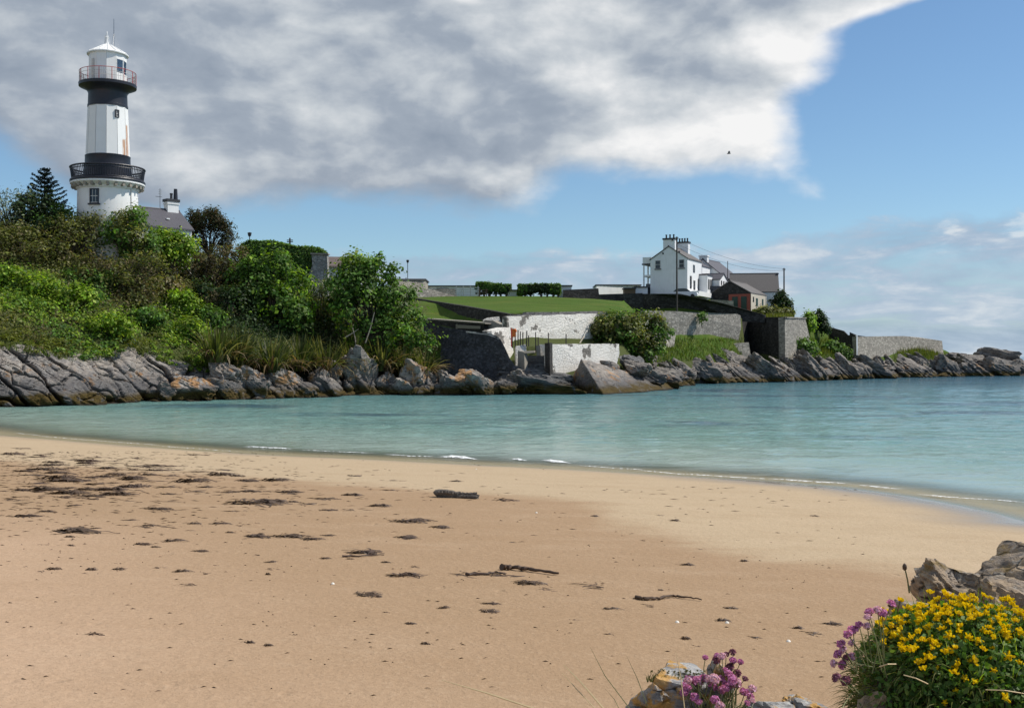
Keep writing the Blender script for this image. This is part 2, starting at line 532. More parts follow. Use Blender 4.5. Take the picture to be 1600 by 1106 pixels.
M_EARTH = plain('peaty earth', (0.045, 0.033, 0.022), 0.95, 0.5, 14.0, 0.6)
M_STALK = plain('stalk', (0.12, 0.13, 0.045), 0.7)
M_STRAW = plain('dry grass', (0.52, 0.40, 0.22), 0.7)
M_TYRE = plain('rubber', (0.02, 0.02, 0.02), 0.8)

def glass_mat():
    m, t = mat('window glass')
    setb(t, (0.018, 0.022, 0.028), 0.06, None, 0.6)
    return m
M_GLASS = glass_mat()
def rust_white():
    m, t = mat('rust streaked white paint')
    tc_ = t.attr('rust').outputs['Fac']
    st = t.noise(t.mapping(t.pos, (0, 0, 0), (4.5, 4.5, 0.35)), 1.6, 5, 0.6)
    n = t.noise(t.pos, 0.9, 6, 0.6)
    c = t.mix(t.step(n, 0.4, 0.75, 0, 0.2), (0.80, 0.80, 0.78), (0.62, 0.62, 0.58))
    k = t.m('MULTIPLY', tc_, t.step(st, 0.30, 0.52))
    c = t.mix(t.m('MULTIPLY', k, 0.85, None, True), c, (0.42, 0.17, 0.04))
    setb(t, c, 0.55, t.bump(t.noise(t.pos, 12, 3), 0.1, 0.02))
    return m
M_RUSTW = rust_white()

# ------------------------------------------------------------------ ground: headland terrain
def interp(tab, x):
    tab = sorted(tab)
    return np.interp(x, [a for a, _ in tab], [b for _, b in tab])
FOOT_PY = [(-400, 646), (-150, 640), (0, 636), (100, 634), (230, 628), (400, 624), (560, 618), (680, 617), (770, 617), (880, 615), (960, 612),
           (1060, 604), (1085, 600), (1200, 597), (1300, 594), (1400, 590), (1500, 588), (1600, 587), (1900, 586)]
def footd(px):
    return H * F / (interp(FOOT_PY, px) - HY)
TOP_PY = [(-400, 528), (-150, 526), (0, 532), (50, 541), (80, 546), (130, 553), (165, 547), (205, 534), (218, 548), (235, 546), (260, 560), (300, 568), (340, 572),
          (370, 578), (400, 585), (450, 590), (520, 592), (560, 588), (640, 596), (690, 600)]
CP = []
def cp(*pts):
    for px, py, d in pts:
        CP.append(W(px, py, d))
for px in list(range(-400, 1950, 70)):
    d = float(footd(px))
    for dd, z in ((-12, -2.2), (-5, -1.5), (-1.0, -0.7)):
        p = W(px, HY, d + dd); CP.append(Vector((p.x, p.y, z)))
for px in (-300, -150, -50, 20, 80, 130, 165, 205, 235, 270, 320, 380, 450, 520, 600, 680):
    d = float(footd(px)); t = float(interp(TOP_PY, px))
    cp((px, t + 16, d + 3.0), (px, t + 3, d + 4.6))
cp((-300, 420, 92), (-300, 350, 102), (-300, 345, 150), (-100, 440, 91), (-100, 360, 102), (-100, 350, 130),
   (0, 450, 91), (0, 385, 100), (0, 365, 108), (0, 360, 145), (100, 455, 92), (100, 390, 100), (100, 372, 108), (100, 370, 145),
   (170, 465, 93), (170, 400, 100), (170, 372, 105), (170, 370, 112), (230, 480, 96), (230, 410, 103), (230, 378, 110), (230, 372, 145),
   (300, 505, 97), (300, 440, 104), (300, 400, 112), (300, 395, 145), (400, 530, 98), (400, 460, 107), (400, 425, 115), (400, 420, 150),
   (480, 535, 102), (480, 470, 110), (480, 445, 118), (480, 440, 150), (560, 548, 104), (560, 495, 114), (560, 460, 125), (560, 452, 160),
   (630, 555, 104.5), (640, 505, 116), (640, 490, 130), (645, 470, 142), (640, 464, 150), (640, 460, 175),
   # harbour walls, strips and lawn
   (700, 600, 103), (700, 560, 109.5), (700, 505, 124), (700, 491, 131), (740, 503, 119), (730, 480, 129), (760, 486, 122),
   (760, 545, 109.5), (800, 493, 117), (860, 492, 120), (930, 489, 122.5), (985, 488, 132), (1000, 489, 139),
   (830, 560, 107), (830, 541, 109.5), (830, 538, 112), (880, 540, 110), (880, 538, 114.5), (930, 540, 112), (930, 538, 116), (980, 545, 113), (990, 530, 120), (1000, 510, 128), (975, 505, 124),
   (830, 603, 103), (900, 604, 103.5), (880, 590, 105), (960, 590, 108), (960, 600, 106.5), (1000, 596, 114), (1040, 596, 120), (1010, 570, 124), (1040, 560, 133), (1000, 545, 128),
   (720, 470, 140), (800, 476, 131), (870, 472, 134), (940, 474, 136), (720, 462, 150), (800, 463, 148), (870, 465, 144), (950, 468, 142), (1000, 478, 140),
   (720, 462, 180), (900, 462, 180), (1000, 463, 165), (900, 463, 160),
   # house terrace and outer works
   (1015, 490, 141.5), (1080, 492, 145), (1150, 498, 151), (1060, 532, 138.5), (1100, 532, 141), (1150, 533, 145), (1060, 552, 134.5), (1110, 552, 140), (1150, 548, 143),
   (1040, 462, 158), (1040, 461, 185), (1100, 465, 162), (1100, 465, 190), (1180, 482, 165), (1180, 480, 190), (1230, 490, 168), (1230, 497, 157), (1200, 500, 156), (1165, 500, 160),
   (1180, 562, 143), (1225, 560, 146), (1265, 560, 152), (1275, 540, 158), (1275, 520, 168), (1310, 545, 163), (1310, 530, 172), (1340, 560, 163), (1390, 562, 172),
   (1340, 535, 176), (1400, 535, 186), (1400, 552, 178), (1430, 555, 180), (1470, 552, 190), (1470, 562, 185), (1400, 560, 174), (1440, 566, 182),
   (1230, 520, 200), (1350, 545, 210), (1450, 556, 215), (1530, 563, 205), (1600, 568, 210), (1530, 575, 198), (1800, 575, 212), (1530, 566, 230), (1700, 580, 240))
for px in range(-200, 1500, 150):
    p = W(px, HY, 235); CP.append(Vector((p.x, p.y, 6 if px < 1000 else 3)))
for px in range(1300, 1900, 120):
    p = W(px, HY, 275); CP.append(Vector((p.x, p.y, -3)))
CPn = np.array([tuple(p) for p in CP])
def _phi(r): return r
_K = _phi(np.linalg.norm(CPn[:, None, :2] - CPn[None, :, :2], axis=2)) - np.eye(len(CPn)) * 0.05
_Pm = np.c_[np.ones(len(CPn)), CPn[:, :2] / 100]
_Am = np.block([[_K, _Pm], [_Pm.T, np.zeros((3, 3))]])
_wt = np.linalg.solve(_Am, np.r_[CPn[:, 2], np.zeros(3)])
def terrain(x, y):
    x = np.asarray(x, dtype=float); y = np.asarray(y, dtype=float)
    sh = x.shape; q = np.c_[x.ravel(), y.ravel()]
    o = np.empty(len(q))
    for i in range(0, len(q), 4000):
        qq = q[i:i + 4000]
        r = np.linalg.norm(qq[:, None] - CPn[None, :, :2], axis=2)
        o[i:i + 4000] = _phi(r) @ _wt[:-3] + np.c_[np.ones(len(qq)), qq / 100] @ _wt[-3:]
    return np.maximum(o.reshape(sh), -4.0)

# stepped ground of the harbour and the point: profiles running inland (distance, photographed height)
PROF = [
 (660, [(102.5, 604), (104, 594), (110, 562), (118, 512), (131, 493), (136, 473), (150, 463), (190, 463)]),
 (690, [(102.5, 606), (110.2, 600), (111.9, 524), (120, 508), (131.5, 493), (135, 474), (150, 463), (190, 463)]),
 (760, [(102, 604), (104.8, 600), (108, 560), (114, 522), (120, 508), (122.5, 486), (148, 463), (190, 463)]),
 (800, [(103.2, 606), (104.4, 603), (110.5, 550), (111.3, 541), (112, 540), (116.5, 493.5), (147, 463), (190, 463)]),
 (835, [(103.4, 607), (104.2, 603), (107.5, 564), (109, 541), (114, 537), (119, 491), (146, 464), (190, 463)]),
 (870, [(103.6, 605), (105.0, 600), (107.8, 540), (110, 539), (116.6, 537.5), (121.8, 491), (144, 465), (190, 463)]),
 (930, [(106, 606), (108, 604), (112.4, 541), (114, 540), (121.2, 538), (126, 489), (142, 468), (190, 463)]),
 (975, [(110, 602), (113, 596), (115, 562), (118, 548), (124, 528), (129, 489), (143, 472), (190, 463)]),
 (1005, [(115, 600), (121, 588), (126, 568), (133, 548), (140.2, 540), (144, 489), (168, 491), (180, 463)]),
 (1060, [(131, 594), (135, 574), (138.5, 557), (144, 539), (145.2, 534), (149.5, 491), (164.5, 490), (176, 464)]),
 (1110, [(144.3, 590), (146.5, 572), (148, 557), (149.8, 541), (150.4, 533), (155, 493), (163.5, 493), (180, 466)]),
 (1155, [(150, 588), (152.5, 572), (154, 558), (155.6, 546), (156.2, 539), (161, 497), (168, 496), (184, 474)]),
 (1159, [(150, 588), (152.5, 572), (154.2, 558), (156.4, 547), (157, 541), (161.5, 497), (168, 496), (184, 474)]),
 (1163, [(151, 588), (153.5, 574), (156, 566), (162, 563), (167.6, 562), (171.5, 499), (174, 497), (186, 476)]),
 (1195, [(153, 588), (156, 576), (157.5, 568), (161, 564), (162.3, 563), (167.5, 499.5), (172, 498), (186, 483)]),
 (1226, [(155.5, 588), (157, 577), (157.5, 572), (157.8, 570), (158.0, 569), (163, 499), (174, 497), (190, 491)]),
 (1262, [(160, 586), (163, 571), (165, 562), (166.2, 557), (166.8, 556), (172.5, 500), (180, 501), (196, 502)]),
 (1300, [(165, 586), (169, 573), (172, 562), (178, 549), (185, 546), (190, 521), (196, 517), (210, 522)]),
 (1340, [(173.5, 587), (175.5, 577), (176.5, 570), (177, 568), (177.4, 567), (182.5, 532), (190, 531), (210, 532)]),
 (1400, [(184, 585), (186, 574), (187, 567), (187.7, 559), (188.2, 553), (194, 530), (201, 533), (220, 536)]),
 (1440, [(188.6, 583), (190, 574), (192, 566), (194, 558), (195.5, 551), (201, 533), (207, 536), (222, 546)]),
 (1475, [(192.5, 582), (194, 574), (197, 567), (200, 561), (201.7, 558), (207, 547), (212, 553), (224, 561)]),
 (1530, [(198, 580), (200, 575), (202, 572), (205, 570), (207, 569), (212, 570), (216, 574), (226, 581)]),
 (1640, [(200, 583), (203, 578), (206, 576), (209, 575), (212, 575), (216, 576), (220, 580), (228, 590)]),
 (1950, [(203, 583), (206, 578), (209, 576), (212, 575), (215, 575), (219, 576), (223, 580), (231, 590)])]
_pp = np.array([a for a, _ in PROF], float)
_pd = np.array([[q[0] for q in b_] for _, b_ in PROF]); _pz = np.array([[H - (q[1] - HY) / F * q[0] for q in b_] for _, b_ in PROF])
def profile_z(px, d):
    out_ = np.empty(len(px))
    fd = footd(np.clip(px, -400, 1900))
    for i, (p, dd) in enumerate(zip(px, d)):
        k = int(np.clip(np.searchsorted(_pp, p) - 1, 0, len(_pp) - 2)); t_ = min(1, max(0, (p - _pp[k]) / (_pp[k + 1] - _pp[k])))
        nd = _pd[k] * (1 - t_) + _pd[k + 1] * t_; nz = _pz[k] * (1 - t_) + _pz[k + 1] * t_
        out_[i] = np.interp(dd, [fd[i] - 8, fd[i] + .3, *nd, nd[-1] + 70], [-2.5, -1.0, *nz, 1.0])
    return out_
_rbf = terrain
def terrain(x, y):
    x = np.asarray(x, float); y = np.asarray(y, float); sh = x.shape
    x = x.ravel(); y = y.ravel()
    z = _rbf(x, y); px = CX + x / y * F
    sel = px > 640
    if sel.any():
        k = np.clip((px[sel] - 640) / 22, 0, 1)
        z[sel] = z[sel] * (1 - k) + profile_z(px[sel], y[sel]) * k
    return z.reshape(sh)
def tz(x, y): return float(terrain(np.array([x]), np.array([y]))[0])

# ------------------------------------------------------------------ beach
SHORE_PX = [(0, 680), (130, 691), (300, 704), (440, 712), (600, 719), (750, 727), (880, 733), (1050, 743), (1200, 752), (1320, 762), (1430, 777), (1500, 790), (1560, 803), (1605, 816)]
SHORE = [(-52.0, 76.0), (-36.0, 62.0)] + [((px - CX) / (py - HY) * H, H * F / (py - HY)) for px, py in SHORE_PX] + [(13.0, 20.5), (18.0, 16.5), (27.0, 10.0), (44.0, -6.0)]
SH = np.array(SHORE)
_poly = np.vstack([SH, [(44, -60), (-120, -60), (-120, 76)]])
def shore_s(x, y):
    """signed distance to the waterline, positive on the sand"""
    x = np.asarray(x, float); y = np.asarray(y, float); sh = x.shape
    q = np.c_[x.ravel(), y.ravel()]
    d = np.full(len(q), 1e9)
    for a, b_ in zip(SH[:-1], SH[1:]):
        ab = b_ - a
        t = np.clip(((q - a) @ ab) / (ab @ ab), 0, 1)
        d = np.minimum(d, np.linalg.norm(q - (a + t[:, None] * ab), axis=1))
    ins = np.zeros(len(q), bool)
    n = len(_poly)
    for i in range(n):
        x1, y1 = _poly[i]; x2, y2 = _poly[(i + 1) % n]
        c = (y1 > q[:, 1]) != (y2 > q[:, 1])
        xi = (x2 - x1) * (q[:, 1] - y1) / (y2 - y1 + 1e-12) + x1
        ins ^= c & (q[:, 0] < xi)
    return np.where(ins, d, -d).reshape(sh)
def sand_z(x, y):
    s = shore_s(x, y)
    z = np.where(s > 8, 0.36 + (s - 8) * 0.028, s * 0.045)
    z = np.where(s > 34, 0.36 + 26 * 0.028 + (s - 34) * 0.05, z)
    z = np.where(s < 0, np.maximum(s * 0.05, -3.0), z)
    p = np.stack([np.asarray(x, float) * np.ones_like(z), np.asarray(y, float) * np.ones_like(z), z * 0], -1)
    land = np.clip(s / 4, 0, 1)
    return z + land * (0.035 * fbm(p, 0.16, 3, 3) + 0.012 * fbm(p * np.array([0.5, 1.6, 1]), 0.9, 3, 5))
def sandhit(px, py):
    z = 0.6
    for _ in range(12):
        d = (H - z) * F / (py - HY)
        x = (px - CX) / F * d
        z = float(sand_z(np.array([x]), np.array([d]))[0])
    return Vector((x, d, z))

def axis(lo, hi, fine, far_lo, far_hi, n):
    mid = np.arange(lo, hi + fine * 0.5, fine)
    a = lo - np.geomspace(fine, lo - far_lo, n)[::-1] if far_lo < lo else np.array([])
    b_ = hi + np.geomspace(fine, far_hi - hi, n) if far_hi > hi else np.array([])
    return np.unique(np.round(np.concatenate([a, mid, b_]), 4))

xs = axis(-34, 16, 0.28, -110, 60, 14); ys = axis(6, 62, 0.28, -60, 85, 14)
X, Y = np.meshgrid(xs, ys, indexing='ij')
S = shore_s(X, Y); Z = sand_z(X, Y)
m, t = mat('beach sand')
sd = t.attr('shore').outputs['Fac']; wet = t.attr('wet').outputs['Fac']
big = t.noise(t.pos, 0.22, 5, 0.6)
mid = t.noise(t.mapping(t.pos, (0, 0, R(-28)), (0.6, 1.5, 1)), 0.8, 7, 0.7)
fine_ = t.noise(t.pos, 55, 3, 0.7)
grain = t.noise(t.pos, 240, 2, 0.8)
sdn = t.m('ADD', sd, t.m('MULTIPLY', t.m('SUBTRACT', big, 0.5), 5.0))
sdn = t.m('ADD', sdn, t.m('MULTIPLY', t.m('SUBTRACT', mid, 0.5), 1.2))
PALE, DAMP, DRY, WETC = (0.485, 0.375, 0.245), (0.362, 0.244, 0.145), (0.535, 0.372, 0.252), (0.20, 0.155, 0.105)
c = t.mix(t.step(sdn, 8.2, 9.8), PALE, DAMP)
c = t.mix(t.step(sdn, 14.5, 24.0), c, DRY)
c = t.mix(t.m('MULTIPLY', t.step(sdn, 25.2, 27.0), 0.45), c, (0.60, 0.46, 0.33))
c = t.mix(t.step(mid, 0.45, 0.72, 0.0, 0.22), c, (0.30, 0.19, 0.10))
c = t.mix(t.step(mid, 0.50, 0.25, 0.0, 0.25), c, (0.56, 0.42, 0.29))
c = t.mix(t.step(fine_, 0.36, 0.30, 0.0, 0.18), c, (0.16, 0.10, 0.06))
spk = t.noise(t.pos, 17, 4, 0.75)
c = t.mix(t.step(spk, 0.52, 0.36, 0.0, 0.20), c, (0.24, 0.155, 0.09))
c = t.mix(t.step(spk, 0.54, 0.68, 0.0, 0.22), c, (0.62, 0.47, 0.33))
foot = t.voro(t.vm('ADD', t.pos, t.vm('MULTIPLY', t.noise(t.pos, 2.0, 2, col=True), (0.4, 0.4, 0))), 1.6)
fp = t.m('MULTIPLY', t.step(foot, 0.16, 0.06), t.step(t.noise(t.pos, 0.35, 3), 0.50, 0.60))
c = t.mix(t.m('MULTIPLY', grain, 0.26), c, (0.20, 0.12, 0.07))
c = t.mix(t.m('MULTIPLY', t.step(t.noise(t.pos, 30, 2, 0.5), 0.725, 0.74), 0.6), c, (0.08, 0.05, 0.035))
c = t.mix(t.m('MULTIPLY', wet, 0.8), c, WETC)
hgt = t.m('ADD', t.m('MULTIPLY', mid, 0.6), t.m('ADD', t.m('MULTIPLY', t.noise(t.pos, 5.5, 5, 0.65), 0.35), t.m('MULTIPLY', spk, 0.22)))
hgt = t.m('SUBTRACT', hgt, t.m('MULTIPLY', fp, 0.25))
hgt = t.m('MULTIPLY', hgt, t.m('SUBTRACT', 1.0, wet))
setb(t, c, t.m('SUBTRACT', 0.9, t.m('MULTIPLY', wet, 0.80)), t.bump(hgt, 0.8, 0.09), t.m('ADD', 0.15, t.m('MULTIPLY', wet, 0.35)))
M_SAND = m
wid = 1.3 + 1.2 * np.clip((X - 1.0) / 8.5, 0, 1) ** 1.3
wn = fbm(np.stack([X, Y, X * 0], -1), 0.35, 3, 9)
WET = np.clip((wid + 1.5 * wn - S) / 2.6, 0, 1) * np.clip(1 + S / 1.2, 0.12, 1)
npobj('sand', np.stack([X, Y, Z], -1).reshape(-1, 3), grid_faces(*X.shape), M_SAND, kind='structure', attrs={'shore': S.ravel(), 'wet': WET.ravel()}, smooth=True)

# ------------------------------------------------------------------ sea
xs = axis(-58, 62, 0.34, -6000, 6000, 34)
yn = [22.0]
while yn[-1] < 150: yn.append(yn[-1] + max(.17, yn[-1] * .0042))
ys = np.concatenate([np.arange(-40, 22, 3.0), yn, yn[-1] + np.geomspace(.7, 14000, 60)])
X, Y = np.meshgrid(xs, ys, indexing='ij'); S = -shore_s(X, Y)
P_ = np.stack([X, Y, X * 0], -1)
gust = 0.55 + 0.55 * fbm(P_ * np.array([.5, 1, 1]), .045, 3, 21)
near_ = np.clip((Y - 20) / 4, 0, 1) * np.clip((150 - Y) / 40, 0, 1)
WZ = (0.030 * fbm(P_ * np.array([.75, 1.25, 1]), 0.95, 3, 17, .55) + 0.055 * fbm(P_ * np.array([.6, 1.2, 1]), 0.30, 2, 19)) * gust.clip(.15, 1.2) * np.clip((S - .3) / 7, 0, 1) * near_ * 2.7
m, t = mat('sea water')
sd = t.attr('offshore').outputs['Fac']
pn = t.noise(t.mapping(t.pos, (0, 0, R(20)), (0.05, 0.12, 1)), 1.0, 4, 0.55)
c = t.ramp(t.m('DIVIDE', sd, 160), [(0.0, (0.34, 0.34, 0.25)), (0.02, (0.26, 0.34, 0.285)), (0.10, (0.165, 0.305, 0.27)), (0.35, (0.09, 0.225, 0.245)), (1.0, (0.03, 0.11, 0.16))])
weed = t.m('MULTIPLY', t.step(pn, 0.54, 0.64), t.m('MULTIPLY', t.step(sd, 12, 24), 0.75))
c = t.mix(weed, c, (0.022, 0.075, 0.12))
rp = t.mapping(t.pos, (0, 0, R(-12)), (0.55, 1.0, 1))
w1 = t.noise(rp, 1.3, 5, 0.68, 0.8)
w2 = t.noise(rp, 0.42, 3, 0.55, 0.4)
w0 = t.noise(rp, 0.16, 2, 0.5, 0.3)
w3 = t.noise(t.pos, 7.0, 2, 0.5)
hh = t.m('ADD', t.m('ADD', t.m('MULTIPLY', w2, 1.6), t.m('MULTIPLY', w0, 0.9)), t.m('ADD', t.m('MULTIPLY', w1, 1.9), t.m('MULTIPLY', w3, 0.06)))
amp = t.step(sd, 0.3, 16, 0.07, 0.9)
setb(t, c, 0.08, t.bump(hh, amp, 0.22))
t.bs.inputs['IOR'].default_value = 1.33
tr = t.node('ShaderNodeBsdfTransparent'); tr.inputs[0].default_value = (0.93, 0.97, 0.94, 1)
ms = t.node('ShaderNodeMixShader')
t.l.new(t.step(t.m('ADD', sd, t.m('MULTIPLY', t.m('SUBTRACT', pn, 0.5), 2)), 0.0, 4.2, 0.16, 1.0), ms.inputs[0])
t.l.new(tr.outputs[0], ms.inputs[1]); t.l.new(t.bs.outputs[0], ms.inputs[2])
t.l.new(ms.outputs[0], t.n['Material Output'].inputs[0])
M_SEA = m
npobj('sea_water', np.stack([X, Y, WZ], -1).reshape(-1, 3), grid_faces(*X.shape), M_SEA, kind='structure', attrs={'offshore': S.ravel()}, smooth=True)

# sea bed far out, so that the shallow water has a floor
npobj('sea_bed', np.array([(-7000, 60, -4.5), (7000, 60, -4.5), (7000, 15000, -4.5), (-7000, 15000, -4.5)], float), np.array([[0, 1, 2, 3]]), M_EARTH, kind='structure')

# foam on the little breakers
def foam_mat():
    m, t = mat('foam')
    n = t.noise(t.mapping(t.pos, (0, 0, 0), (1, 1, 1)), 9.0, 5, 0.7)
    e = t.attr('edge').outputs['Fac']
    setb(t, (0.85, 0.86, 0.86), 0.6)
    tr = t.node('ShaderNodeBsdfTransparent')
    ms = t.node('ShaderNodeMixShader')
    t.l.new(t.m('MULTIPLY', t.step(t.m('ADD', n, t.m('MULTIPLY', e, 0.35)), 0.53, 0.66), 0.9), ms.inputs[0])
    t.l.new(tr.outputs[0], ms.inputs[1]); t.l.new(t.bs.outputs[0], ms.inputs[2])
    t.l.new(ms.outputs[0], t.n['Material Output'].inputs[0])
    return m
M_FOAM = foam_mat()
def foam_strip(pts_px, width, height, dense):
    """a low breaker ridge along pixel points on the water plane; returns verts, faces, edge"""
    pts = np.array([((px - CX) / (py - HY) * H, H * F / (py - HY)) for px, py in pts_px])
    seg = np.r_[0, np.cumsum(np.linalg.norm(np.diff(pts, axis=0), axis=1))]
    n = max(8, int(seg[-1] / 0.06))
    tt = np.linspace(0, seg[-1], n)
    cx_ = np.interp(tt, seg, pts[:, 0]); cy_ = np.interp(tt, seg, pts[:, 1])
    fade = np.clip(np.minimum(tt, seg[-1] - tt) / 0.5, 0.05, 1)
    wv = width * fade * (0.7 + 0.7 * fbm(np.c_[tt, tt * 0, tt * 0 + px_seed()], 1.3, 3))
    wob = 0.12 * fbm(np.c_[tt, tt * 0 + 4, tt * 0], 0.9, 3)
    d = np.gradient(np.c_[cx_, cy_], axis=0); d /= np.linalg.norm(d, axis=1)[:, None] + 1e-9
    nn = np.c_[-d[:, 1], d[:, 0]]
    prof = [(-0.5, 0.004, 0.0), (-0.2, 0.6, dense), (0.05, 1.0, dense + 0.2), (0.25, 0.5, dense), (0.5, 0.004, 0.0)]
    v = []; e = []
    for o_, hgt_, ed in prof:
        v.append(np.c_[cx_ + nn[:, 0] * (o_ * wv + wob), cy_ + nn[:, 1] * (o_ * wv + wob), 0.012 + height * 0.6 * hgt_ * fade * (0.6 + 0.8 * np.abs(fbm(np.c_[tt, tt * 0 + 9, tt * 0 + o_ * 3], 3.5, 3)))])
        e.append(np.full(n, ed))
    return np.stack(v, 1).reshape(-1, 3), grid_faces(n, len(prof)), np.stack(e, 1).ravel()
_ps = [0]
def px_seed():
    _ps[0] += 3.7
    return _ps[0]
fv, ff, fe, nb = [], [], [], 0
for pts, wd, hg, dn in [([(380, 698), (415, 700), (455, 702)], .30, .08, .5), ([(470, 703), (540, 707), (585, 708)], .16, .03, .25), ([(684, 714), (712, 715), (745, 718)], .65, .15, .5), ([(600, 710), (640, 713), (680, 714)], .2, .05, .3), ([(796, 717), (824, 720)], .55, .12, .5),
                        ([(846, 719), (868, 722), (893, 724)], .65, .14, .5), ([(900, 727), (960, 732), (1010, 735)], .16, .03, .3), ([(1000, 735), (1060, 741), (1130, 745), (1210, 749)], .16, .03, .3), ([(1200, 748), (1270, 753), (1330, 757)], .2, .04, .35),
                        ([(1330, 757), (1400, 764), (1415, 764)], .2, .03, .3), ([(1430, 772), (1480, 777), (1540, 781), (1605, 786)], .22, .03, .3), ([(20, 676), (70, 682), (140, 688), (250, 696)], .16, .02, .2), ([(250, 697), (330, 703), (380, 706)], .16, .02, .15)]:
    v, fc, e = foam_strip(pts, wd, hg, dn)
    fv.append(v); ff.append(fc + nb); fe.append(e); nb += len(v)
npobj('foam', np.vstack(fv), np.vstack(ff), M_FOAM, kind='stuff', attrs={'edge': np.concatenate(fe)}, smooth=True,
      label='thin white foam of small waves breaking along the edge of the sand', cat='foam')

# ------------------------------------------------------------------ headland mesh
xs = np.concatenate([np.arange(-95, -10, 1.0), np.arange(-10, 105, 0.6), np.arange(105, 150, 1.5)]); ys = np.concatenate([np.arange(66, 100, 1.0), np.arange(100, 215, 0.55), np.arange(215, 290, 2.0)])
X, Y = np.meshgrid(xs, ys, indexing='ij')
Z = terrain(X, Y)
Z = Z + 0.10 * fbm(np.stack([X, Y, Z], -1), 0.35, 3, 2) * (Z > 0.5)
PXG = CX + X / Y * F
DIN = Y - footd(np.clip(PXG, -400, 1900))
lo_ = interp([(-400, 3.2), (670, 2.6), (700, -3), (1900, -3)], PXG)
wid_ = 1.7
kk = np.clip((DIN - lo_) / wid_, 0, 1)
Z = np.where(kk < 1, np.minimum(Z, -1.0) * (1 - kk) + Z * kk, Z)
m, t = mat('headland turf')
n = t.noise(t.pos, 0.5, 6, 0.6); n2 = t.noise(t.pos, 5.0, 5, 0.65); n3 = t.noise(t.mapping(t.pos, (0, 0, R(25)), (0.15, 1.0, 1)), 0.9, 4, 0.6)
c = t.mix(n2, (0.038, 0.085, 0.008), (0.072, 0.125, 0.012))
c = t.mix(t.step(n, 0.42, 0.66, 0, 0.85), c, (0.055, 0.092, 0.010))
c = t.mix(t.step(n3, 0.45, 0.7, 0, 0.65), c, (0.115, 0.135, 0.026))
bare = t.attr('bare').outputs['Fac']
c = t.mix(bare, c, t.mix(n2, (0.045, 0.058, 0.016), (0.085, 0.098, 0.030)))
zz = t.sep(t.pos)[2]
c = t.mix(t.step(t.m('ADD', zz, t.m('MULTIPLY', n, 1.0)), 2.6, 1.8), c, (0.07, 0.065, 0.06))
setb(t, c, 0.9, t.bump(t.m('ADD', n2, n), 0.7, 0.12), 0.15)
M_TURF = m
pxg, pyg = proj(np.stack([X, Y, Z], -1))
bare = ((pxg < 660) | ((pxg > 955) & (pxg < 1048) & (pyg > 528)) | ((pxg > 1150) & (pxg < 1235) & (pyg > 496)) | (pyg > 562) | ((pxg > 795) & (pxg < 960) & (pyg > 520))).astype(float)  # bare ground; under the harbour bushes its darker tone also paints shade
npobj('headland', np.stack([X, Y, Z], -1).reshape(-1, 3), grid_faces(*X.shape), M_TURF, kind='structure', attrs={'bare': bare.ravel()}, smooth=True)

# ------------------------------------------------------------------ rocks
def vor2(a, b_, seed):
    """jittered-cell voronoi: returns nearest-cell random triple and border distance, and local coords"""
    ia = np.floor(a).astype(int); ib = np.floor(b_).astype(int)
    f1 = np.full(a.shape, 1e9); f2 = np.full(a.shape, 1e9)
    r = np.zeros(a.shape + (3,)); la = np.zeros(a.shape); lb = np.zeros(a.shape)
    for i in (-1, 0, 1):
        for j in (-1, 0, 1):
            ca = ia + i; cb = ib + j
            def hh(k):
                n = (ca * 374761393 + cb * 668265263 + (seed * 31 + k) * 974711) & 0x7fffffff
                n = ((n ^ (n >> 13)) * 1274126177) & 0x7fffffff
                return ((n ^ (n >> 16)) & 0xffff) / 65535.0
            pa = ca + 0.15 + 0.7 * hh(1); pb = cb + 0.15 + 0.7 * hh(2)
            d = np.hypot(a - pa, b_ - pb)
            near = d < f1
            f2 = np.where(near, f1, np.minimum(f2, d)); 
            for k in range(3):
                r[..., k] = np.where(near, hh(3 + k), r[..., k])
            la = np.where(near, a - pa, la); lb = np.where(near, b_ - pb, lb)
            f1 = np.where(near, d, f1)
    return r, f2 - f1, la, lb

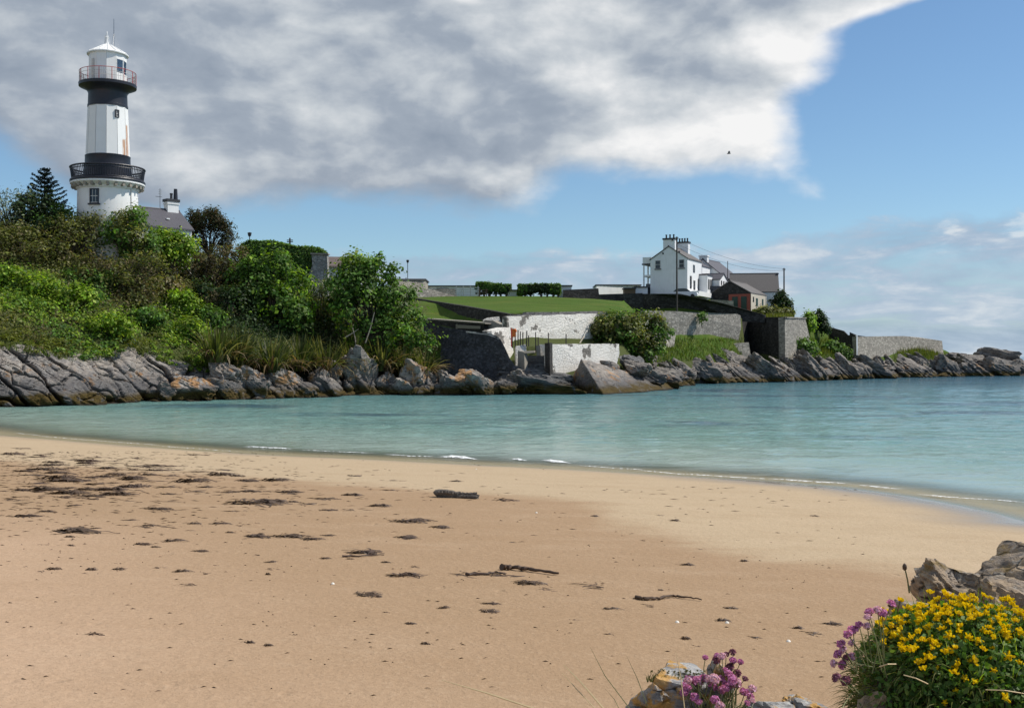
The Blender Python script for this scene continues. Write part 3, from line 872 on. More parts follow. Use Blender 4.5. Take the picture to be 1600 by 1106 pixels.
def cliff_sheet(px0, px1, top_tab, inset, nu, nv, seed, amp, dip, cell):
    """rock face rising from the waterline; blocks dip to the right and are split by open joints"""
    pxs = np.linspace(px0, px1, nu)
    fd = footd(pxs)
    bx = (pxs - CX) / F * fd; by = fd
    td = fd + inset
    tpy = interp(top_tab, pxs)
    tx = (pxs - CX) / F * td; tzv = H - (tpy - HY) / F * td
    V = np.linspace(-0.12, 1.25, nv)
    ease = np.where(V < 0, V, np.clip(V, 0, 1))
    P = np.empty((nu, nv, 3))
    over = np.clip(V - 1, 0, 1)
    P[..., 0] = bx[:, None] + (tx - bx)[:, None] * np.where(ease > 0, np.abs(ease) ** 1.4, ease * 0.6)
    P[..., 1] = by[:, None] + (td - by)[:, None] * np.where(ease > 0, np.abs(ease) ** 1.4, ease * 0.6) + over * 9
    P[..., 2] = tzv[:, None] * ease - over * 3.2
    dirv = np.gradient(np.c_[bx, by], axis=0); ulen = np.r_[0, np.cumsum(np.linalg.norm(np.diff(np.c_[bx, by], axis=0), axis=1))]
    dirv /= np.linalg.norm(dirv, axis=1)[:, None]
    nrm = np.c_[dirv[:, 1], -dirv[:, 0]]
    U = np.repeat(ulen[:, None], nv, 1); Zv = P[..., 2]
    wob = 0.35 * fbm(np.stack([U, Zv, U * 0], -1), 0.6, 3, seed)
    th = R(dip)
    a = (U + wob) * math.cos(th) - (Zv + wob) * math.sin(th)      # along the dip
    b_ = (U + wob) * math.sin(th) + (Zv + wob) * math.cos(th)     # across the beds
    disp = np.zeros_like(U)
    for k, (la_, lb_, wg) in enumerate(cell):
        r, bd, ca, cb = vor2(a / la_, b_ / lb_, seed + k * 7)
        disp += wg * ((r[..., 0] - 0.5) * 1.3 + (r[..., 1] - 0.3) * 0.7 * ca + (r[..., 2] - 0.25) * 0.6 * cb)
        disp -= wg * 0.95 * np.exp(-(bd / 0.06) ** 2)
    disp += 0.30 * fbm(np.stack([a * 0.5, b_ * 2.0, U * 0], -1), 0.8, 5, seed + 3)
    disp *= amp * np.clip((1.05 - V) / 0.30, 0.06, 1)[None, :]
    P[..., 0] += nrm[:, 0][:, None] * disp; P[..., 1] += nrm[:, 1][:, None] * disp
    P[..., 2] += 0.15 * disp
    return P.reshape(-1, 3), grid_faces(nu, nv)
v, fc = cliff_sheet(-260, 345, TOP_PY, 5.0, 560, 110, 11, 1.0, 34, [(6.5, 2.1, 1.15), (2.6, 0.75, 0.36), (0.9, 0.30, 0.10)])
npobj('rock_cliff', v, fc, M_CLIFF, kind='structure')
v, fc = cliff_sheet(335, 700, TOP_PY, 4.2, 380, 60, 23, 0.7, 38, [(2.4, 1.2, 0.7), (0.8, 0.45, 0.22)])
npobj('rock_shore', v, fc, M_CLIFF, kind='structure')
TOP_R = [(960, 597), (1000, 588), (1050, 574), (1100, 566), (1170, 566), (1210, 572), (1290, 570), (1340, 566), (1400, 568), (1450, 568), (1500, 574), (1560, 577), (1640, 578), (1800, 578)]
v, fc = cliff_sheet(960, 1800, TOP_R, 5.0, 520, 60, 31, 1.0, 35, [(3.2, 1.3, 0.9), (1.2, 0.6, 0.45)])
npobj('rock_shore', v, fc, M_ROCKW, kind='structure')

def ico(level):
    bm = bmesh.new(); bmesh.ops.create_icosphere(bm, subdivisions=level, radius=1.0)
    v = np.array([tuple(x.co) for x in bm.verts]); f_ = np.array([[q.index for q in fc.verts] for fc in bm.faces])
    bm.free(); return v, f_
ICO = {k: ico(k) for k in (1, 2, 3, 4, 5)}
def rock_shape(seed, level=3, planes=8, strata=0.13, rough_=0.12, dip=0.5, bed=0.19):
    r_ = np.random.default_rng(seed)
    v, f_ = ICO[level]
    n = r_.normal(size=(planes, 3)); n /= np.linalg.norm(n, axis=1)[:, None]
    n = np.vstack([n, np.eye(3), -np.eye(3)])
    dd = np.r_[r_.uniform(0.5, 0.85, planes), r_.uniform(0.7, 1.0, 6)]
    dots = v @ n.T
    rad = np.where(dots > 0.05, dd / np.maximum(dots, 0.05), 9).min(1)
    p = v * rad[:, None]
    nb_ = np.array([math.sin(dip), 0.25, math.cos(dip)]); nb_ /= np.linalg.norm(nb_)
    h = p @ nb_ + 0.06 * fbm(p, 2.0, 3, seed)
    ph = (h / bed) % 1.0
    groove = np.exp(-((ph - 0.5) / 0.11) ** 2)
    lay = (np.floor(h / bed) * 12.9898 + seed); lay = np.sin(lay) * 43758.5; lay = lay - np.floor(lay)
    rad2 = 1 + strata * (lay - 0.5) * 1.6 - strata * 0.9 * groove + rough_ * fbm(p, 2.6, 4, seed + 5) + rough_ * 0.5 * fbm(p, 9, 3, seed + 9)
    return p * rad2[:, None], f_
_rm = {}
def rock_mesh(name, seed, material, level=3, **kw):
    key = (seed, material.name, level)
    if key not in _rm:
        v, f_ = rock_shape(seed, level, **kw)
        me = bpy.data.meshes.new(name)
        me.vertices.add(len(v)); me.vertices.foreach_set('co', v.astype(np.float32).ravel())
        me.loops.add(f_.size); me.loops.foreach_set('vertex_index', f_.astype(np.int32).ravel())
        me.polygons.add(len(f_)); me.polygons.foreach_set('loop_start', np.arange(0, f_.size, 3, dtype=np.int32))
        me.update(calc_edges=True); me.materials.append(material)
        if level >= 4:
            me.polygons.foreach_set('use_smooth', np.ones(len(f_), dtype=bool)); me.set_sharp_from_angle(angle=R(28))
        _rm[key] = me
    return _rm[key]
def rock(name, seed, material, loc, size, rot, label, group=None, level=3, cat='rock', **kw):
    o = bpy.data.objects.new(name, rock_mesh(name, seed, material, level, **kw))
    COL.objects.link(o)
    o.location = loc; o.scale = size; o.rotation_euler = rot
    ROOTLOC[o.name] = Vector(loc)
    return tag(o, label, cat, group)
def rock_px(px, py, w_, h_, d, seed, label, group=None, material=None, dip=0.0, depth=None, level=3, name='boulder', rz=None, **kw):
    """w_, h_ are the apparent width and height in photo pixels at distance d"""
    s = d / F
    dep = depth if depth else 0.5 * (w_ + h_) * s * 0.5
    r_ = random.Random(seed * 77 + int(px))
    return rock(name, seed % 17, material or M_ROCK, W(px, py, d), (w_ * s * 0.56, dep, h_ * s * 0.60), (r_.uniform(-.25, .25), dip, (r_.uniform(-.5, .5) if rz is None else rz)), label, group, level, **kw)

# boulders one can pick out, left to right along the water
NB = [
 (258, 612, 34, 26, 'small square boulder in the dark cleft at the foot of the cliff', 0.2),
 (300, 606, 62, 34, 'orange tinged low boulder under the right end of the cliff', 0.3),
 (318, 612, 56, 28, 'dark wet boulder with weed at the water under the first flax', 0.25),
 (352, 610, 52, 36, 'dark boulder with olive weed on its right side below the first flax', 0.4),
 (345, 583, 54, 40, 'big pale grey sloping rock right of the cliff grass', 0.5),
 (385, 597, 44, 34, 'orange and grey boulder under the gap between two flax clumps', 0.35),
 (402, 606, 40, 30, 'grey boulder with a dark left side under the second flax', 0.3),
 (440, 594, 64, 38, 'wide boulder with pinkish orange top under the second flax', 0.15),
 (470, 608, 48, 30, 'grey boulder at the water under the pinkish topped boulder', 0.3),
 (497, 594, 40, 42, 'upright boulder with a yellowish pointed top at the middle of the flax row', 0.6),
 (518, 606, 46, 30, 'low grey boulder sloping into the weed right of the pointed one', 0.4),
 (521, 584, 30, 34, 'thin grey slab leaning in the dark under the flax', 0.9),
 (562, 585, 76, 58, 'largest pale slab leaning to the right under the big sycamore bush', 0.65),
 (606, 598, 52, 40, 'grey wedge boulder right of the largest pale slab', 0.5),
 (625, 606, 44, 28, 'orange sided low boulder at the weed line', 0.35),
 (648, 592, 44, 44, 'pale boulder with an orange lower face left of the sea wall', 0.45),
 (672, 600, 34, 44, 'grey boulder close to the foot of the dark sea wall', 0.2),
 (700, 606, 40, 34, 'dark cracked boulder at the water before the sea wall', 0.2),
 (733, 590, 38, 26, 'bright orange topped boulder leaning against the sea wall', 0.3),
 (722, 603, 48, 28, 'broken grey boulder below the orange topped one', 0.1),
 (752, 604, 56, 34, 'smooth grey pointed boulder at the water right of the orange topped one', 0.55),
 (790, 607, 30, 24, 'round dark boulder left of the leaning pale slabs', 0.2),
 (812, 598, 46, 26, 'pale slab leaning to the right below the harbour steps', 0.85),
 (832, 604, 40, 20, 'second leaning pale slab below the harbour steps, lower than the first', 0.8),
 (690, 588, 26, 22, 'small pale boulder wedged at the sea wall corner', 0.2),
]
for i, (px, py, w_, h_, lab, dip) in enumerate(NB):
    d = float(footd(px)) + (0.6 if py > 602 else 2.0)
    mt = M_ROCK
    rock_px(px, py, w_ * 1.04, h_ * 1.02, d, i + 1, lab, 'boulders along the water', mt, dip, level=4)
M_ORANGEROCK = rock_mat('orange lichened boulder', 0.95, 1.05, True, warm=.12)
for o in list(COL.objects):
    if o.get('label', '').find('orange') >= 0 and o.get('category') == 'rock':
        o.data = o.data.copy(); o.data.materials.clear(); o.data.materials.append(M_ORANGEROCK)
# smaller boulders filling the jumble
rr = random.Random(5)
for i in range(130):
    px = rr.uniform(245, 790); t0 = float(interp(TOP_PY, min(px, 690))); fy = float(interp(FOOT_PY, px))
    u = rr.random() ** 0.8
    py = fy - 3 - u * (min(fy - t0, 40) - 8)
    d = float(footd(px)) + 0.3 + u * 2.2
    s = rr.uniform(9, 24)
    rock_px(px, py, s * 1.3, s, d, i + 31, 'one of the small grey boulders heaped between the bigger ones under the flax', 'small boulders under the flax row', M_ROCK, rr.uniform(0, .8), level=3)
# dipping slabs along the outer shore
for i in range(190):
    px = rr.uniform(985, 1610)
    t0 = float(interp(TOP_R, px)); fy = float(interp(FOOT_PY, px))
    u = rr.random()
    py = fy - 2 - u * (fy - t0 + 2)
    d = float(footd(px)) + 0.4 + u * 6.0
    L = rr.uniform(22, 52) * (0.85 if px > 1250 else 1.0); T = L * rr.uniform(0.24, 0.45)
    rock_px(px, py, L, T, d, i + 3, 'brown grey slab of tilted shore rock below the outer harbour walls', 'tilted slabs on the outer shore', M_ROCKW, rr.uniform(0.35, 0.85), level=3 if i % 2 else 4, name='slab_rock')
OUT = [(1505, 562, 60, 30, 'rounded brown rock beside the end of the pale outer wall', 0.15), (1552, 560, 72, 28, 'long low rock standing against the sea horizon', 0.1),
       (1562, 576, 78, 36, 'dark pointed rock at the far right of the point', 0.2), (1592, 571, 40, 30, 'last ragged rock of the point at the sea horizon', 0.3), (1520, 575, 66, 34, 'pale cracked rock between the outer wall and the dark pointed rock', 0.5),
       (1425, 578, 96, 34, 'big dark slab below the grass of the outer wall', 0.5), (1366, 582, 90, 26, 'broad pale buttress of rock under the pale outer wall', 0.5), (1322, 576, 56, 36, 'steep grey slab below the grass left of the outer wall', 0.75),
       (1480, 575, 60, 34, 'fissured brown rock under the right end of the outer wall', 0.4), (1030, 578, 66, 24, 'flat brown ledge rock with a dark undercut face', 0.1), (1090, 578, 70, 40, 'orange brown ridge of rock right of the flat ledge', 0.55),
       (1008, 560, 44, 30, 'angular grey boulder under the harbour bushes', 0.4), (1270, 574, 70, 32, 'long slab sliding into the water below the bastion', 0.65), (1190, 575, 80, 36, 'humped rock with open cracks below the bastion', 0.5), (1140, 565, 66, 38, 'pale topped rock below the grassy shelf', 0.6)]
for i, (px, py, w_, h_, lab, dip) in enumerate(OUT):
    rock_px(px, py + 3, w_ * 1.0, h_ * 0.92, float(footd(px)) + (2 if py > 568 else 8), i + 5, lab, 'rocks of the outer shore', M_ROCKW, dip, level=4)
# the wedge at the harbour mouth: steep shaded left face, long slope to the right
def wedge_rock():
    pk = W(908, 561, 105)
    bl, bm_, br = W(884, 612, 107.6), W(943, 617, 100.6), W(1064, 606, 121)
    pts = [pk, W(916, 564, 105.4), W(950, 575, 109), W(975, 588, 109), W(1030, 600, 116), br, W(1000, 612, 106), bm_, bl, W(960, 575, 112), W(1030, 592, 124), W(925, 566, 109)]
    vs = [Vector(p) for p in pts]
    bmx = bmesh.new()
    for p in vs:
        bmx.verts.new(p)
        bmx.verts.new((p.x, p.y, -1.2))
    bmesh.ops.convex_hull(bmx, input=bmx.verts)
    bmesh.ops.triangulate(bmx, faces=bmx.faces)
    for _ in range(5):
        bmesh.ops.subdivide_edges(bmx, edges=[e for e in bmx.edges if e.calc_length() > 0.35], cuts=1, use_grid_fill=False)
        bmesh.ops.triangulate(bmx, faces=bmx.faces)
    bmx.normal_update()
    co = np.array([tuple(x.co) for x in bmx.verts]); no = np.array([tuple(x.normal) for x in bmx.verts])
    q = co @ np.array([[math.cos(.5), 0, math.sin(.5)], [0, 1, 0], [-math.sin(.5), 0, math.cos(.5)]]).T
    dsp = 0.20 * fbm(q * np.array([0.35, 0.8, 2.2]), 0.9, 5, 4) + 0.10 * fbm(co, 1.9, 3, 6)
    co = co + no * dsp[:, None]
    fcs = [[v_.index for v_ in f_.verts] for f_ in bmx.faces]
    bmx.free()
    npobj('wedge_rock', co, np.array(fcs), M_ROCK, label='big grey wedge of rock sloping right into the water at the harbour mouth', cat='rock')
wedge_rock()
for i, (px, py, w_, h_, d, lab) in enumerate([(830, 588, 110, 20, 105.2, 'upper dark ledge of layered rock below the harbour steps'), (850, 597, 96, 18, 104.2, 'middle dark ledge of layered rock below the harbour steps'), (860, 608, 110, 16, 102.9, 'lowest dark ledge of layered rock at the water below the steps')]):
    rock_px(px, py, w_ * 1.1, h_ * 1.6, d, i + 9, lab, 'layered ledges below the steps', M_DARKROCK, 0.12, depth=1.6, level=4, name='ledge_rock', rz=0.0, bed=0.12, strata=0.14)
for i, (px, py, w_, h_, d, lab, mt) in enumerate([(952, 571, 22, 12, 110.5, 'small orange rock on top of the wedge below the whitewashed wall', M_ORANGEROCK), (993, 577, 40, 22, 113, 'white splashed rock below the harbour bushes', M_ROCK), (1012, 592, 44, 14, 115, 'low flat rock on the right slope of the wedge', M_ROCKW), (1045, 596, 36, 14, 119, 'last low rock at the tip of the wedge', M_ROCKW), (982, 578, 60, 40, 115.5, 'rock added and coloured dark as the shade right of the lower whitewashed wall', M_DARKROCK)]):  # last rock added in a dark tone to fill in the shade there
    rock_px(px, py, w_ * 1.2, h_ * 1.3, d, i + 4, lab, 'rocks around the wedge', mt, 0.3, level=4)

# ================================================================== buildings and walls
def ang(cx_, cy_, r, t):      # point on a circle; t = 0 faces the camera, positive to the right
    return Vector((cx_ + r * math.sin(t), cy_ - r * math.cos(t), 0))

# ------------------------------------------------------------------ lighthouse
def lighthouse():
    D = 102.0; s = D / F
    cx_, cy_ = (168.5 - CX) * s, D
    view = math.atan2(cx_, cy_)                       # turn so that t = 0 faces the camera
    zz = lambda py: H - (py - HY) * s
    c = (cx_, cy_)
    Rr = lambda px: px * s * 0.943         # seen 20 degrees off the lens axis, a round tower spreads by 1/cos
    root_ = root('lighthouse', 'tall white lighthouse with two dark bands and two railed galleries above the bushes', 'lighthouse', (cx_, cy_, 12.0))
    def P(r, t, z): return Vector((cx_ + r * math.sin(t - view), cy_ - r * math.cos(t - view), z))
    # base drum
    b = MB().lathe([(Rr(49), 11.5), (Rr(48.4), zz(345)), (Rr(47.2), zz(297))], c, 64)
    b.build('base_tower', M_WHITE, root_, smooth=True)
    b = MB().lathe([(Rr(47.6), zz(299)), (Rr(49.5), zz(297.5)), (Rr(50), zz(295)), (Rr(56), zz(291.5)), (Rr(58.6), zz(290)), (Rr(58.6), zz(287.6))], c, 64)
    b.build('cornice', M_WHITE, root_)
    for k in range(28):
        t = 2 * math.pi * k / 28
        p0 = P(Rr(48), t, 0)
        m_ = MB().box((0, 0, 0), (Rr(4.2), Rr(13), Rr(6.5)), t - view)
        q = P(Rr(50.5), t, zz(293.5))
        m_.v = [v + q for v in m_.v]
        m_.build('bracket', M_CONC, root_)
    b = MB().lathe([(Rr(59), zz(287.5)), (Rr(59.4), zz(285)), (Rr(58.8), zz(283.5)), (Rr(30), zz(283))], c, 64)
    b.build('lower_gallery_floor', M_BLACK, root_)
    # leaning iron balustrade
    lower = MB()
    n = 96
    for k in range(n):
        t = 2 * math.pi * k / n
        lower_b = MB().tube([P(Rr(55.5), t, zz(284)), P(Rr(57.2), t, zz(272)), P(Rr(58.4), t, zz(265))], 0.035, 4)
        lower_b.build('baluster', M_BLACK, root_)
    for r, y, th in ((58.6, 264.6, .075), (58.0, 268.5, .04), (55.9, 282, .05)):
        rail = MB().tube([P(Rr(r), 2 * math.pi * k / 64, zz(y)) for k in range(65)], th, 6, False)
        rail.build('hand_rail', M_BLACK, root_)
    # dark pedestal drum with a step
    b = MB().lathe([(Rr(37.6), zz(284)), (Rr(37.6), zz(262)), (Rr(38.2), zz(261.5)), (Rr(38.2), zz(259.5)), (Rr(36.0), zz(259)), (Rr(35.6), zz(247)), (Rr(35.9), zz(246.5)), (Rr(35.9), zz(245)), (Rr(33.6), zz(244.8))], c, 48)
    b.build('lower_black_band', M_BLACK, root_, smooth=True)
    # twelve sided white shaft, one panel to a side
    for k in range(12):
        t0 = R(-4 + 30 * k); t1 = t0 + R(30)
        rows = 26; vs = []; ru = []
        for i in range(rows + 1):
            u = i / rows
            y = 246 + (168 - 246) * u; r = Rr(34.8 + (31.6 - 34.8) * u)
            a, b_ = P(r, t0 + 0.008, zz(y)), P(r, t1 - 0.008, zz(y))
            for j in range(7):
                vs.append(a.lerp(b_, j / 6)); 
                v_ = 0.0
                if k == 2:
                    v_ = 1.0 if (y > 197 and j in (1, 2, 3)) or (y > 218 and j == 0) else 0.0
                if k == 3:
                    v_ = 0.0
                if k == 1:
                    v_ = 1.0 if (y > 219 and j in (4, 5)) else 0.0
                ru.append(v_)
        npobj('shaft_panel', np.array([tuple(v) for v in vs]), grid_faces(rows + 1, 7), M_RUSTW, root_, attrs={'rust': ru})
    core = MB().lathe([(Rr(33.2), zz(246.5)), (Rr(30.2), zz(167.5))], c, 12, R(-94) - view)
    core.build('shaft_core', M_WHITE, root_)
    # upper band, flared gallery
    b = MB().lathe([(Rr(31.9), zz(169.5)), (Rr(31.9), zz(166)), (Rr(31.2), zz(165.5)), (Rr(30.6), zz(148)), (Rr(32), zz(145)), (Rr(36), zz(141)), (Rr(43), zz(138.5)), (Rr(45.4), zz(137.5)), (Rr(45.8), zz(133)), (Rr(28), zz(131.5))], c, 48)
    b.build('upper_black_band', M_BLACK, root_, smooth=True)
    for k in range(14):
        t = R(8) + 2 * math.pi * k / 14
        MB().tube([P(Rr(44.3), t, zz(133)), P(Rr(44.3), t, zz(114.5))], 0.036, 5).build('railing_post', M_RED, root_)
    for y, th, mm in ((114.4, .03, M_RED), (120, .022, M_FENCE), (126, .022, M_FENCE)):
        MB().tube([P(Rr(44.3), 2 * math.pi * k / 56, zz(y)) for k in range(57)], th, 5, False).build('hand_rail', mm, root_)
    # fine mesh infill of the railing
    for k in range(84):
        t = 2 * math.pi * k / 84
        MB().tube([P(Rr(44.3), t, zz(133)), P(Rr(44.3), t, zz(115))], 0.012, 3, False).build('wire', M_FENCE, root_)
    # lantern: sixteen sided white wall, glazed towards the sea
    rl = Rr(29.6)
    open_k = {1, 2}
    for k in range(12):
        t0 = R(-4 + 30 * k); t1 = t0 + R(29.2)
        a0, a1 = P(rl, t0, 0), P(rl, t1, 0)
        def quad(z0, z1, f0=0.0, f1=1.0, th=.09):
            p, q = a0.lerp(a1, f0), a0.lerp(a1, f1)
            nrm = ((a0 + a1) / 2 - Vector((cx_, cy_, 0))).normalized() * -th
            pl = [Vector((p.x, p.y, z0)), Vector((q.x, q.y, z0)), Vector((q.x, q.y, z1)), Vector((p.x, p.y, z1))]
            return MB().prism(pl, nrm)
        if k in open_k:
            quad(zz(131.6), zz(117.5)).build('lantern_panel', M_WHITE, root_)
            quad(zz(97), zz(86.5)).build('lantern_panel', M_WHITE, root_)
            g = quad(zz(117.5), zz(97), .0, 1., .02); g.build('lantern_glass', M_LGLASS, root_)
            for f0 in (0.0, 0.9):
                quad(zz(117.5), zz(97), f0, f0 + .1, .08).build('glazing_bar', M_WHITE, root_)
        else:
            quad(zz(131.6), zz(86.5)).build('lantern_panel', M_WHITE, root_)
    # door outline on the dark side of the lantern
    a0 = P(rl + .02, R(-52), zz(98)); 
    MB().prism([P(rl + .03, R(-56), zz(131)), P(rl + .03, R(-46), zz(131)), P(rl + .03, R(-46), zz(98)), P(rl + .03, R(-56), zz(98))], (0, .05, 0)).build('lantern_door', M_FENCE, root_)
    # lamp lattice inside
    q0 = P(Rr(15), R(45), 0)
    lat = MB()
    for (x0, x1) in ((-7, 2), (8, 0), (-3, -1), (4, 1)):
        lat.tube([P(Rr(17), R(48), zz(131)) + Vector((x0 * s, 0, 0)), P(Rr(17), R(48), zz(98)) + Vector((x1 * s, 0, 0))], 0.07, 4)
    lat.build('lamp_stand', M_REDLATTICE, root_)
    MB().lathe([(.1, zz(112)), (.42, zz(110)), (.5, zz(106)), (.42, zz(101)), (.1, zz(99.5))], (P(Rr(14), R(60), 0).x, P(Rr(14), R(60), 0).y), 16).build('lens', M_LGLASS, root_, smooth=True)
    MB().lathe([(Rr(27), zz(130.5)), (Rr(27), zz(131))], c, 24).build('lantern_floor', M_CONC, root_)
    MB().lathe([(Rr(6), zz(130)), (Rr(6), zz(88))], c, 12).build('inner_column', M_SILL, root_)
    # roof
    MB().lathe([(Rr(29), zz(88)), (Rr(32.8), zz(87.6)), (Rr(33), zz(86)), (Rr(31), zz(84.6)), (Rr(20), zz(78.8)), (Rr(9), zz(72.4)), (Rr(5.2), zz(70.6))], c, 32).build('roof', M_WHITE, root_)
    for k in range(16):
        t = 2 * math.pi * k / 16
        MB().tube([P(Rr(31), t, zz(84.2)), P(Rr(20), t, zz(78.4)), P(Rr(6), t, zz(70.6))], 0.03, 4).build('roof_seam', M_WHITE, root_)
    MB().lathe([(Rr(5), zz(71.5)), (Rr(4.2), zz(70)), (Rr(3.3), zz(60)), (Rr(3.6), zz(59)), (Rr(2.6), zz(58)), (Rr(2.6), zz(56)), (Rr(1.2), zz(55)), (Rr(0.5), zz(49))], (cx_ - Rr(1.5), cy_), 14).build('finial', M_WHITE, root_, smooth=True)
    ax, ay = cx_ + Rr(10), cy_
    an = MB().tube([(ax, ay, zz(78)), (ax, ay, zz(52)), (ax, ay, zz(30))], [.05, .04, .03], 5)
    for dx_, dy_ in ((-6, 0), (11, 3), (2, -8)):
        an.tube([(ax, ay, zz(52)), (ax + dx_ * s, ay + dy_ * s, zz(79 if dx_ < 9 else 84))], .011, 4)
    an.build('antenna', M_METAL, root_)
    # windows
    def win(t, r, y0, y1, w_, sash, sill=True):
        pc_ = P(r, t, 0); th = t - view
        ux = Vector((math.cos(th), math.sin(th), 0)); nn = Vector((math.sin(th), -math.cos(th), 0))
        def bar(x0, x1, z0, z1, off, dep):
            pl = [pc_ + ux * x0 + nn * off + Vector((0, 0, z0)), pc_ + ux * x1 + nn * off + Vector((0, 0, z0)), pc_ + ux * x1 + nn * off + Vector((0, 0, z1)), pc_ + ux * x0 + nn * off + Vector((0, 0, z1))]
            return MB().prism(pl, -nn * dep)
        fr = MB()
        for a in ((-w_ / 2, -w_ / 2 + .09, zz(y1), zz(y0)), (w_ / 2 - .09, w_ / 2, zz(y1), zz(y0)), (-w_ / 2, w_ / 2, zz(y0) - .09, zz(y0)), (-w_ / 2, w_ / 2, zz(y1), zz(y1) + .06)):
            fr.add(bar(*a, .06, .25).v, MB().prism([(0, 0, 0), (1, 0, 0), (1, 1, 0), (0, 1, 0)], (0, 0, 1)).f)
        wo = fr.build('window', M_BLACK, root_)
        bar(-w_ / 2 + .05, w_ / 2 - .05, zz(y1), zz(y0), .012, .03).build('pane', M_GLASS, wo)
        zm = (zz(y0) + zz(y1)) / 2
        bar(-w_ / 2 + .08, w_ / 2 - .08, zm - .03, zm + .03, .035, .02).build('sash_bar', sash, wo)
        bar(-w_ / 2 + .08, w_ / 2 - .08, zz(y1) + .05, zz(y1) + .11, .035, .02).build('sash_bar', sash, wo)
        for xx in (-w_ / 6, w_ / 6):
            bar(xx - .015, xx + .015, zz(y1) + .06, zz(y0) - .08, .03, .02).build('glazing_bar', sash, wo)
        if sill:
            bar(-w_ / 2 - .12, w_ / 2 + .12, zz(y1) - .13, zz(y1), .16, .35).build('sill', M_SILL, wo)
    win(math.asin((148.3 - 168.9) / 48), Rr(48.1), 301.5, 324, Rr(15), M_FENCE)
    win(R(26), Rr(32.3), 176.5, 188.5, Rr(6.8), M_FENCE, False)
    MB().tube([P(Rr(48.2), R(48), zz(297)), P(Rr(49), R(48), zz(345))], .035, 5).build('down_pipe', M_FENCE, root_)
def lglass():
    m, t = mat('lantern glass')
    g = t.node('ShaderNodeBsdfGlossy'); g.inputs['Roughness'].default_value = 0.03
    tr = t.node('ShaderNodeBsdfTransparent'); tr.inputs[0].default_value = (0.82, 0.86, 0.88, 1)
    ms = t.node('ShaderNodeMixShader'); ms.inputs[0].default_value = 0.12
    t.l.new(tr.outputs[0], ms.inputs[1]); t.l.new(g.outputs[0], ms.inputs[2])
    t.l.new(ms.outputs[0], t.n['Material Output'].inputs[0])
    return m
M_LGLASS = lglass()
lighthouse()

